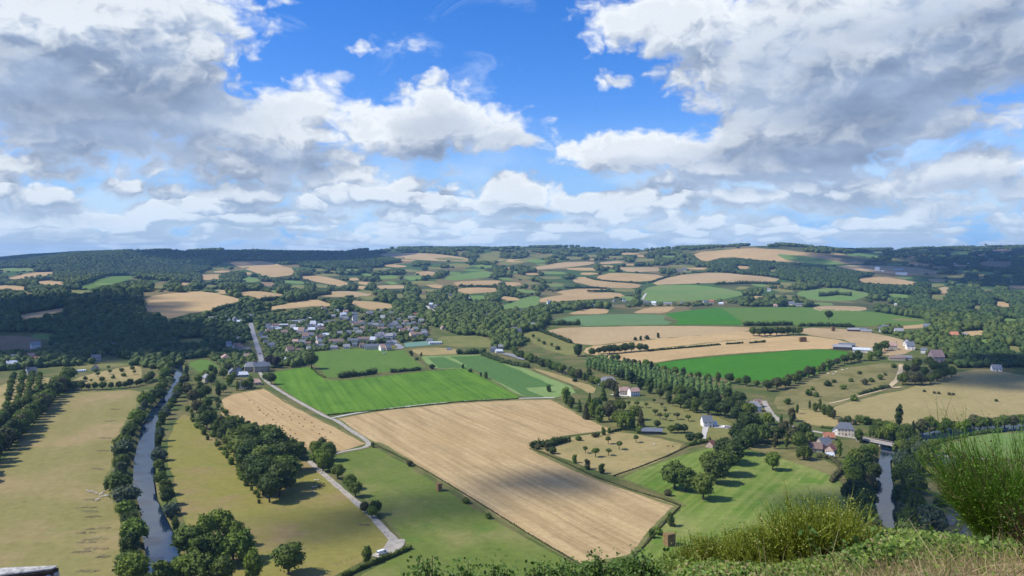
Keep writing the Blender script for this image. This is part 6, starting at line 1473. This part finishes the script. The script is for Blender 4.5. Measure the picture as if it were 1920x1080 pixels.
def hillside():
    xs = np.concatenate([-np.geomspace(320, 8, 24), np.linspace(-7.5, 9, 100), np.geomspace(9.5, 320, 24)]); ys = np.concatenate([np.linspace(-40, 1.5, 12), np.linspace(2, 10, 70), np.geomspace(10.5, 150, 40)])
    X, Y = np.meshgrid(xs, ys); V = np.stack([X.ravel(), Y.ravel(), zfg(X, Y).ravel()], 1)
    i = (np.arange(len(ys) - 1)[:, None] * len(xs) + np.arange(len(xs) - 1)[None]).ravel()
    tag(obj('hillside', mesh_np('hillside', V, np.stack([i, i + 1, i + 1 + len(xs), i + len(xs)], 1), fgmat(), True, 4)), kind='structure')
hillside()

def zf1(x, y): return float(zfg(np.array([x]), np.array([y]))[0])
def ray_fg(px, py):
    """pixel -> hillside"""
    for y in np.linspace(2.2, 9.5, 400):
        x = (px - CX) / F * y
        if H - (py - HZ) / F * y <= zf1(x, y): return Vector((x, y, zf1(x, y)))
    y = 8.0; x = (px - CX) / F * y; return Vector((x, y, zf1(x, y)))

def green_mat(name, a, b, c=None, attr_gradient=False):
    m, n, out = material(name)
    isl = n.new('ShaderNodeNewGeometry').outputs['Random Per Island']; r = n.new('ShaderNodeObjectInfo').outputs['Random']
    col = n.mix(n.m('ADD', n.m('MULTIPLY', isl, 0.8), n.m('MULTIPLY', r, 0.2)), a, b)
    if c is not None: col = n.mix(n.ramp(n.m('FRACT', n.m('MULTIPLY', isl, 13.7)), 0.84, 0.86), col, c)
    bs = n.new('ShaderNodeBsdfPrincipled'); n.put(bs.inputs['Base Color'], col); bs.inputs['Roughness'].default_value = 0.55; bs.inputs['Specular IOR Level'].default_value = 0.3
    tr = n.new('ShaderNodeBsdfTranslucent'); n.put(tr.inputs[0], col)
    mx = n.new('ShaderNodeMixShader'); mx.inputs[0].default_value = 0.3
    n.l.new(bs.outputs[0], mx.inputs[1]); n.l.new(tr.outputs[0], mx.inputs[2]); n.l.new(mx.outputs[0], out.inputs['Surface']); return m
M_broom = green_mat('broom_stem', (0.05, 0.12, 0.008), (0.12, 0.22, 0.018), (0.12, 0.085, 0.035))
M_broom_y = green_mat('broom_stem_yellow', (0.13, 0.175, 0.012), (0.25, 0.28, 0.03))  # yellow-green stems for the brooms along the brambles
M_bleaf2 = green_mat('broom_leaflet', (0.14, 0.19, 0.015), (0.30, 0.34, 0.05), (0.34, 0.30, 0.10)); M_bleaf3 = green_mat('broom_leaflet_dark', (0.05, 0.12, 0.008), (0.15, 0.26, 0.025), (0.16, 0.12, 0.045))
M_pod = green_mat('seed_pod', (0.035, 0.02, 0.012), (0.10, 0.055, 0.025))
M_bramble = green_mat('bramble_leaf', (0.06, 0.12, 0.016), (0.26, 0.36, 0.06), (0.30, 0.26, 0.11))
M_bleaf = green_mat('bush_leaf', (0.05, 0.11, 0.015), (0.13, 0.21, 0.035))
M_dry = green_mat('dry_stalk', (0.26, 0.18, 0.085), (0.46, 0.36, 0.19))
M_grassy = green_mat('grass_blade', (0.10, 0.15, 0.022), (0.24, 0.25, 0.06), (0.40, 0.32, 0.15))

def blades(base, dirs, length, width, curl, rs, seg=4):
    """thin tapering ribbons; base, dirs (n,3)"""
    n = len(base); side = np.cross(dirs, rs.randn(n, 3)); side /= np.linalg.norm(side, axis=1)[:, None] + 1e-9
    bend = rs.randn(n, 3); bend[:, 2] -= 0.2; bend -= (bend * dirs).sum(1)[:, None] * dirs
    pts = []
    for k in range(seg + 1):
        t = k / seg
        c = base + dirs * (length * t)[:, None] + bend * (curl * length * t * t)[:, None]
        w = (width * (1 - 0.85 * t))[:, None]
        pts += [c - side * w, c + side * w]
    V = np.stack(pts, 1); per = 2 * (seg + 1)
    q = np.concatenate([np.array([[2 * k, 2 * k + 1, 2 * k + 3, 2 * k + 2]]) for k in range(seg)])
    return V.reshape(-1, 3), (q[None] + (np.arange(n) * per)[:, None, None]).reshape(-1, 4)

def broom(px, py, h, w, n, mat, label, lean=(0, 0), pods=0, seed=1, spread=0.55, loc=None, leafm=None):
    p = loc or ray_fg(px, py); rs = np.random.RandomState(seed)
    e = empty('broom_bush', p, 0, label, 'shrub', 'broom bushes')
    B, D, Ln, Wd = [], [], [], []
    main = max(40, n // 9)
    a = rs.rand(main) * 6.28; k = np.sqrt(rs.rand(main)) * spread
    d = np.stack([np.cos(a) * k + lean[0], np.sin(a) * k + lean[1], np.ones(main)], 1); d /= np.linalg.norm(d, axis=1)[:, None]
    b = np.stack([np.cos(a) * w * 0.22 * rs.rand(main), np.sin(a) * w * 0.22 * rs.rand(main), -0.08 * np.ones(main)], 1)
    ln = h * rs.uniform(0.45, 1.0, main) * np.where(rs.rand(main) < 0.12, 1.22, 1.0)
    V1, Q1 = blades(b, d, ln, np.full(main, 0.006), rs.uniform(0.02, 0.16, main), rs, 5)
    idx = rs.randint(0, main, n); t = rs.uniform(0.12, 0.93, n)
    b2 = b[idx] + d[idx] * (ln[idx] * t)[:, None]
    d2 = d[idx] + rs.randn(n, 3) * 0.34; d2[:, 2] += 0.22; d2 /= np.linalg.norm(d2, axis=1)[:, None]
    l2 = h * rs.uniform(0.14, 0.42, n)
    V2, Q2 = blades(b2, d2, l2, np.full(n, 0.0032), rs.uniform(0.0, 0.12, n), rs, 3)
    obj('stems', mesh_np('stems', np.concatenate([V1, V2]), np.concatenate([Q1, Q2 + len(V1)]), mat, False, 4), e)
    nl = int(n * 2.2); i3 = rs.randint(0, n, nl)
    c3 = b2[i3] + d2[i3] * (l2[i3] * rs.uniform(0.1, 1.0, nl))[:, None] + rs.randn(nl, 3) * 0.006
    q3 = leaf_quads(c3, rs.randn(nl, 3) * 0.5 + np.array([0, -0.3, 0.8]), 0.0065, rs)
    obj('leaflets', mesh_np('leaflets', q3.reshape(-1, 3), np.arange(nl * 4).reshape(-1, 4), leafm or M_bleaf2, False, 4), e)
    if pods:
        i2 = rs.randint(0, n, pods); c = b2[i2] + d2[i2] * (l2[i2] * rs.uniform(0.3, 1, pods))[:, None]
        keep = (c[:, 0] > -0.1 * w)
        q = leaf_quads(c[keep], rs.randn(keep.sum(), 3), 0.013, rs)
        o = obj('seed_pods', mesh_np('seed_pods', q.reshape(-1, 3), np.arange(len(q) * 4).reshape(-1, 4), M_pod, False, 4), e)
        o['kind'] = 'stuff'
    return e
# big dark broom at the right edge
broom(1930, 1040, 1.02, 0.8, 7000, M_broom, 'large dark green broom bush rising at the right edge with brown seed pods', (-0.16, 0.0), 1100, 3, 0.85, None, M_bleaf3)
broom(1885, 1030, 0.50, 0.5, 2600, M_broom, 'smaller dark broom leaning left beneath the large broom at the right edge', (-0.35, 0.1), 300, 5, 0.55, None, M_bleaf3)
broom(1985, 1060, 0.42, 0.4, 800, M_pod, 'brown podded old broom stems low at the right edge', (-0.1, 0.0), 500, 6, 0.6, None, M_bleaf3)
BRM = [(1232, 1074, 0.16, 0.3, 600, ''), (1275, 1066, 0.24, 0.4, 900, ''), (1312, 1060, 0.30, 0.4, 1100, ''), (1350, 1056, 0.33, 0.4, 1200, ''), (1390, 1054, 0.28, 0.4, 1100, ''), (1430, 1052, 0.33, 0.4, 1200, ''),
       (1470, 1050, 0.38, 0.4, 1400, ''), (1508, 1048, 0.44, 0.4, 1500, ''), (1546, 1048, 0.50, 0.38, 1600, ''), (1576, 1046, 0.42, 0.36, 1200, ''), (1606, 1042, 0.26, 0.3, 700, ''), (1680, 1044, 0.16, 0.25, 250, ''), (1722, 1048, 0.20, 0.25, 300, '')]
for k, (px, py, h, w, n, lab) in enumerate(BRM):
    broom(px, py, h, w, n, M_broom_y, f"feathery yellow green broom, {ordw(k + 1)} from the left along the bramble edge", (R.uniform(-0.12, 0.12), 0), 0, 20 + k, 0.62)

# brambles, weeds and dry grass covering the brink
def brink():
    rs = np.random.RandomState(8)
    def pts(n, x0=-0.6, x1=7.0, y0=3.4, y1=8.6):
        x = rs.uniform(x0, x1, n); y = rs.uniform(y0, y1, n); k = (x < y * 0.75)
        x, y = x[k], y[k]; return x, y
    # bramble mounds
    x, y = pts(140000); mound = 0.02 + 0.17 * np.clip(np.sin(x * 2.9 + 0.8 * y) * np.sin(y * 2.3 + 1.2 * np.sin(x * 1.3)) + 0.35, 0, 1)
    dryz = (y < 4.62 + 0.25 * np.sin(x * 3)) & (x > 1.6)
    keep = ~(dryz & (rs.rand(len(x)) < 0.93)); x, y, mound = x[keep], y[keep], mound[keep]
    c = np.stack([x, y, zfg(x, y) + mound * np.sqrt(rs.rand(len(x)))], 1)
    nr = np.tile(np.array([[0, -0.5, 0.8]]), (len(x), 1))
    q = leaf_quads(c, nr, 0.0105 * (0.6 + 0.9 * rs.rand(len(x), 1)), rs)
    o = obj('brambles', mesh_np('brambles', q.reshape(-1, 3), np.arange(len(q) * 4).reshape(-1, 4), M_bramble, False, 4)); tag(o, 'tangled light green brambles and weeds along the brink', 'brambles', None, 'stuff')
    # tall dead flower stalks
    x, y = pts(130, 0.3, 6.5, 4.4, 8.3); n = len(x)
    d = np.stack([rs.randn(n) * 0.25, rs.randn(n) * 0.25, np.ones(n)], 1); d /= np.linalg.norm(d, axis=1)[:, None]
    V, Q = blades(np.stack([x, y, zfg(x, y)], 1), d, rs.uniform(0.2, 0.45, n), np.full(n, 0.0028), rs.uniform(0.1, 0.5, n), rs, 5)
    tag(obj('dead_stalks', mesh_np('dead_stalks', V, Q, M_dry, False, 4)), 'thin dead stalks standing among the brambles', 'stalks', None, 'stuff')
    # leafy shoots standing out of the tangle
    sx_, sy_ = pts(230, 0.2, 7.0, 4.6, 8.4); LQ = []; VS = []; QS = []; off = 0
    for a_, b_ in zip(sx_, sy_):
        hh = rs.uniform(0.06, 0.18) * (1.0 if rs.rand() < 0.8 else 1.9); lean = rs.randn(2) * 0.35; k_ = int(rs.randint(14, 40)); t_ = rs.rand(k_)
        c_ = np.stack([a_ + lean[0] * hh * t_ ** 1.5, b_ + lean[1] * hh * t_ ** 1.5, zf1(a_, b_) + 0.03 + hh * t_], 1) + rs.randn(k_, 3) * np.array([0.025, 0.025, 0.012])
        LQ.append(leaf_quads(c_, np.tile([[0, -0.4, 0.7]], (k_, 1)), rs.uniform(0.010, 0.022), rs))
    LQ = np.concatenate(LQ)
    tag(obj('weeds', mesh_np('weeds', LQ.reshape(-1, 3), np.arange(len(LQ) * 4).reshape(-1, 4), M_bleaf, False, 4)), 'leafy weeds and bramble shoots standing out of the brink', 'weeds', None, 'stuff')
    x, y = pts(16000); n = len(x)
    d = np.stack([rs.randn(n) * 0.45, rs.randn(n) * 0.45, np.ones(n)], 1); d /= np.linalg.norm(d, axis=1)[:, None]
    V, Q = blades(np.stack([x, y, zfg(x, y) - 0.02], 1), d, rs.uniform(0.05, 0.20, n), rs.uniform(0.0015, 0.0035, n), rs.uniform(0.05, 0.5, n), rs, 3)
    tag(obj('grass', mesh_np('grass', V, Q, M_grassy, False, 4)), 'mixed green and straw coloured grass on the brink', 'grass', None, 'stuff')
    x, y = pts(5500, 1.2, 5.5, 3.2, 4.9); n = len(x)
    d = np.stack([rs.randn(n) * 0.9, rs.randn(n) * 0.9, np.ones(n) * 0.8], 1); d /= np.linalg.norm(d, axis=1)[:, None]
    V, Q = blades(np.stack([x, y, zfg(x, y) - 0.01], 1), d, rs.uniform(0.05, 0.20, n), rs.uniform(0.0012, 0.003, n), rs.uniform(0.1, 0.7, n), rs, 3)
    tag(obj('dry_grass', mesh_np('dry_grass', V, Q, M_dry, False, 4)), 'flattened dry grass on the ledge at the bottom right', 'grass', None, 'stuff')
brink()

def leafy_bush(px, py, h, w, n, leaf, label, name='leafy_bush', seed=1, depth=None, z=None):
    y = depth; x = (px - CX) / F * y
    zt = H - (py - HZ) / F * y                     # height of its tip
    z0 = zf1(x, y); h = zt - z0
    rs = np.random.RandomState(seed); e = empty(name, (x, y, z0), 0, label, 'bush')
    st = max(8, n // 42); a = rs.rand(st) * 6.28; k = np.sqrt(rs.rand(st)) * w
    tips = np.stack([np.cos(a) * k, np.sin(a) * k, h * (1 - 0.45 * (k / w) ** 2) * rs.uniform(0.88, 1.0, st)], 1)
    parts = [tube([(0, 0, -0.1), Vector(t) * 0.55 + Vector((0, 0, 0.1 * h)), t], [0.008, 0.005, 0.0015], 4) for t in tips]
    v, f = join(parts); obj('twigs', mesh_from('twigs', v, f, M_bark), e)
    i = rs.randint(0, st, n); t = rs.uniform(0.35, 1.02, n) ** 0.32
    c = tips[i] * t[:, None] + rs.randn(n, 3) * np.array([0.035, 0.035, 0.03])
    q = leaf_quads(c, np.tile([[0, -0.3, 0.8]], (n, 1)), leaf, rs)
    obj('leaves', mesh_np('leaves', q.reshape(-1, 3), np.arange(len(q) * 4).reshape(-1, 4), M_bleaf, False, 4), e)
for q_, (px_, py_, w_, n_, l_, d_) in enumerate([(800, 1040, 0.15, 900, 'leafy bush tip at the bottom edge, tallest left of the brambles', 4.6), (868, 1050, 0.13, 700, 'low leafy bush tip just right of the tallest at the bottom edge', 4.7), (935, 1052, 0.14, 800, 'leafy bush tip midway along the bottom edge fringe', 4.8),
                                            (1005, 1058, 0.15, 800, 'small leafy bush left of the light green bush at the bottom edge', 4.9), (1062, 1056, 0.20, 1000, 'light green leafy bush at the bottom edge where the brambles begin', 5.0), (1128, 1050, 0.20, 1000, 'leafy bush at the bottom edge below the straw stack', 5.4), (1190, 1044, 0.18, 900, 'leafy bush between the straw stack and the first broom', 5.8)]):
    leafy_bush(px_, py_ - 9, 1, w_ * 1.15, int(n_ * 2.4), 0.0125, l_, 'leafy_bush', 2 + q_, d_)

# arching dead stem over the brambles
p = ray_fg(1648, 1000)
arc = [p + Vector((0.06 - 0.30 * t, 0.0, 0.02 + 0.20 * math.sin(math.pi * (0.12 + 0.75 * t)))) for t in [i / 10 for i in range(11)]]
v, f = tube(arc, [0.004 - 0.0002 * i for i in range(11)], 5)
tag(obj('dead_stem', mesh_from('dead_stem', v, f, M_dry)), 'pale dead bramble stem arching above the brambles', 'stem')

# stone parapet corner at the lower left
M_stone = plain('pale_stone', (0.40, 0.385, 0.35), 0.55, 38.0); M_edge = plain('dark_stone_edge', (0.045, 0.035, 0.028), 0.5, 14.0); M_lich = plain('lichen_rubble', (0.45, 0.46, 0.47), 0.45, 22.0)
y_ = 3.6
def at(px, py, y): return Vector(((px - CX) / F * y, y, H - (py - HZ) / F * y))
c_ = at(108, 1060, 3.75); l_ = at(-170, 1072, 3.62)
e = empty('stone_parapet', (c_.x, c_.y, c_.z), 0, 'corner of a pale stone parapet with dark edge at the bottom left', 'parapet')
dx = (l_ - c_); nx = Vector((dx.y, -dx.x, 0)).normalized()
if nx.y > 0: nx = -nx
back = Vector((0, 0, 0)); left = dx
front_l = left + nx * 0.17 + Vector((0, 0, -0.006)); front_r = nx * 0.022 + Vector((-0.02, 0, -0.006))
th = Vector((0, 0, -0.022))
vs = [back, left, front_l, front_r]; 
def slab(vs, th): return [tuple(v) for v in vs] + [tuple(v + th) for v in vs], [(0, 1, 2, 3), (7, 6, 5, 4), (0, 4, 5, 1), (1, 5, 6, 2), (2, 6, 7, 3), (3, 7, 4, 0)]
obj('slab', mesh_from('slab', *slab(vs, th * 0.3), M_stone), e)
obj('slab_edge', mesh_from('slab_edge', *slab([back + Vector((0.004, 0.002, -0.012)), left + Vector((0, 0.002, -0.012)), front_l + Vector((0, -0.004, -0.012)), front_r + Vector((0.006, -0.004, -0.012))], th), M_edge), e)
rub = []
rs = np.random.RandomState(4)
for i in range(120):
    v, t = ICO1; s_ = rs.uniform(0.012, 0.03); u = rs.rand()
    q = front_r * 0.9 + (front_l - front_r) * u * 0.95 + nx * rs.uniform(-0.03, 0.02) + Vector((0.03 * (1 - u), 0, -0.032 - 0.10 * rs.rand()))
    rub.append(([tuple(np.array(q) + vv * s_ * (1 + 0.4 * (rs.rand() - .5))) for vv in v], [tuple(t_) for t_ in t]))
obj('rubble', mesh_from('rubble', *join(rub), M_lich), e)
core = [tuple(v) for v in slab([back + Vector((-0.02, 0.0, -0.05)), left + Vector((0, 0.0, -0.05)), front_l + Vector((0, 0.03, -0.05)), front_r + Vector((-0.03, 0.03, -0.05))], Vector((0, 0, -2.2)))[0]]
obj('wall', mesh_from('wall', core, slab(vs, th)[1], M_lich), e)

# ------------------------------------------------------------------ clouds overhead, outside the picture, that shade parts of the land
def cloud_mat():
    m, n, out = material('cloud_white')
    principled(n, out, (0.85, 0.86, 0.88), 1.0, 0.0); return m
M_cloud = cloud_mat()
def thin_mat(name, dens_):
    m, n, out = material(name)
    b = n.new('ShaderNodeBsdfDiffuse'); b.inputs[0].default_value = (0.85, 0.86, 0.88, 1)
    t = n.new('ShaderNodeBsdfTransparent'); x = n.new('ShaderNodeMixShader'); x.inputs[0].default_value = dens_
    n.l.new(t.outputs[0], x.inputs[1]); n.l.new(b.outputs[0], x.inputs[2]); n.l.new(x.outputs[0], out.inputs['Surface']); return m
M_thin = thin_mat('cloud_thin', 0.16); M_soft = thin_mat('cloud_soft', 0.42)
def shade_cloud(px, py, rx, ry, thin=False, alt=None, seed=0, n=26, rag=0.5):
    """a cumulus standing sunward of the ground spot under pixel (px, py); rx, ry half sizes in metres on the ground"""
    g = p2g([(px, py)])[0]; rs = np.random.RandomState(seed + 300)
    A = alt or max(2600.0, H + 0.385 * (g[1] + ry) + 150)
    k = (A - float(hgt0(np.array([g[0]]), np.array([g[1]]))[0])) / SD.z
    c = np.array([g[0] + SD.x * k, g[1] + SD.y * k, A])
    C = []
    for i in range(n):
        a = rs.rand() * 6.28; q = math.sqrt(rs.rand()); r = 0.30 * (1 - 0.55 * q) + 0.08 * rs.rand()
        C.append((math.cos(a) * q * rx * 0.9, math.sin(a) * q * ry * 0.9, rs.rand() * 0.16 * min(rx, ry) * (1 - q), r * rx, r * ry, 0.13 * min(rx, ry) * (1.2 - q)))
    me = crown_mesh('cloud', seed, C, 500, 0.09 * min(rx, ry), M_thin if thin else M_soft, 1.0, rag)
    tag(obj('cloud', me, None, c), kind='structure')
SHADES = [
    # px, py, half width, half depth (m)
    (60, 600, 300, 380), (250, 640, 200, 150), (380, 655, 130, 100), (40, 655, 170, 130), (160, 660, 260, 120),
    (470, 477, 650, 700), (20, 487, 420, 700), (150, 476, 600, 500), (620, 487, 420, 700), (640, 478, 500, 600),
    (1760, 480, 900, 900), (1860, 500, 550, 600), (1720, 506, 500, 420), (1890, 525, 320, 420),
    (1890, 700, 130, 90),
    (1010, 905, 60, 40, True),
    (620, 985, 45, 34, True), (810, 950, 50, 30, True),
    (1690, 950, 70, 60),
]
for i, s in enumerate(SHADES): shade_cloud(*s, seed=i, rag=0.6)

# ------------------------------------------------------------------ air
def haze():
    m, n, out = material('haze_air')
    v = n.new('ShaderNodeVolumePrincipled'); v.inputs['Color'].default_value = (0.30, 0.58, 1.0, 1); v.inputs['Density'].default_value = HAZE_D; v.inputs['Anisotropy'].default_value = 0.0
    n.l.new(v.outputs[0], out.inputs['Volume'])
    o = obj('haze', mesh_from('haze', *box(-22000, 22000, -300, 11000, -12, 250), m)); tag(o, kind='stuff')
HAZE_D = 5.2e-5
haze()
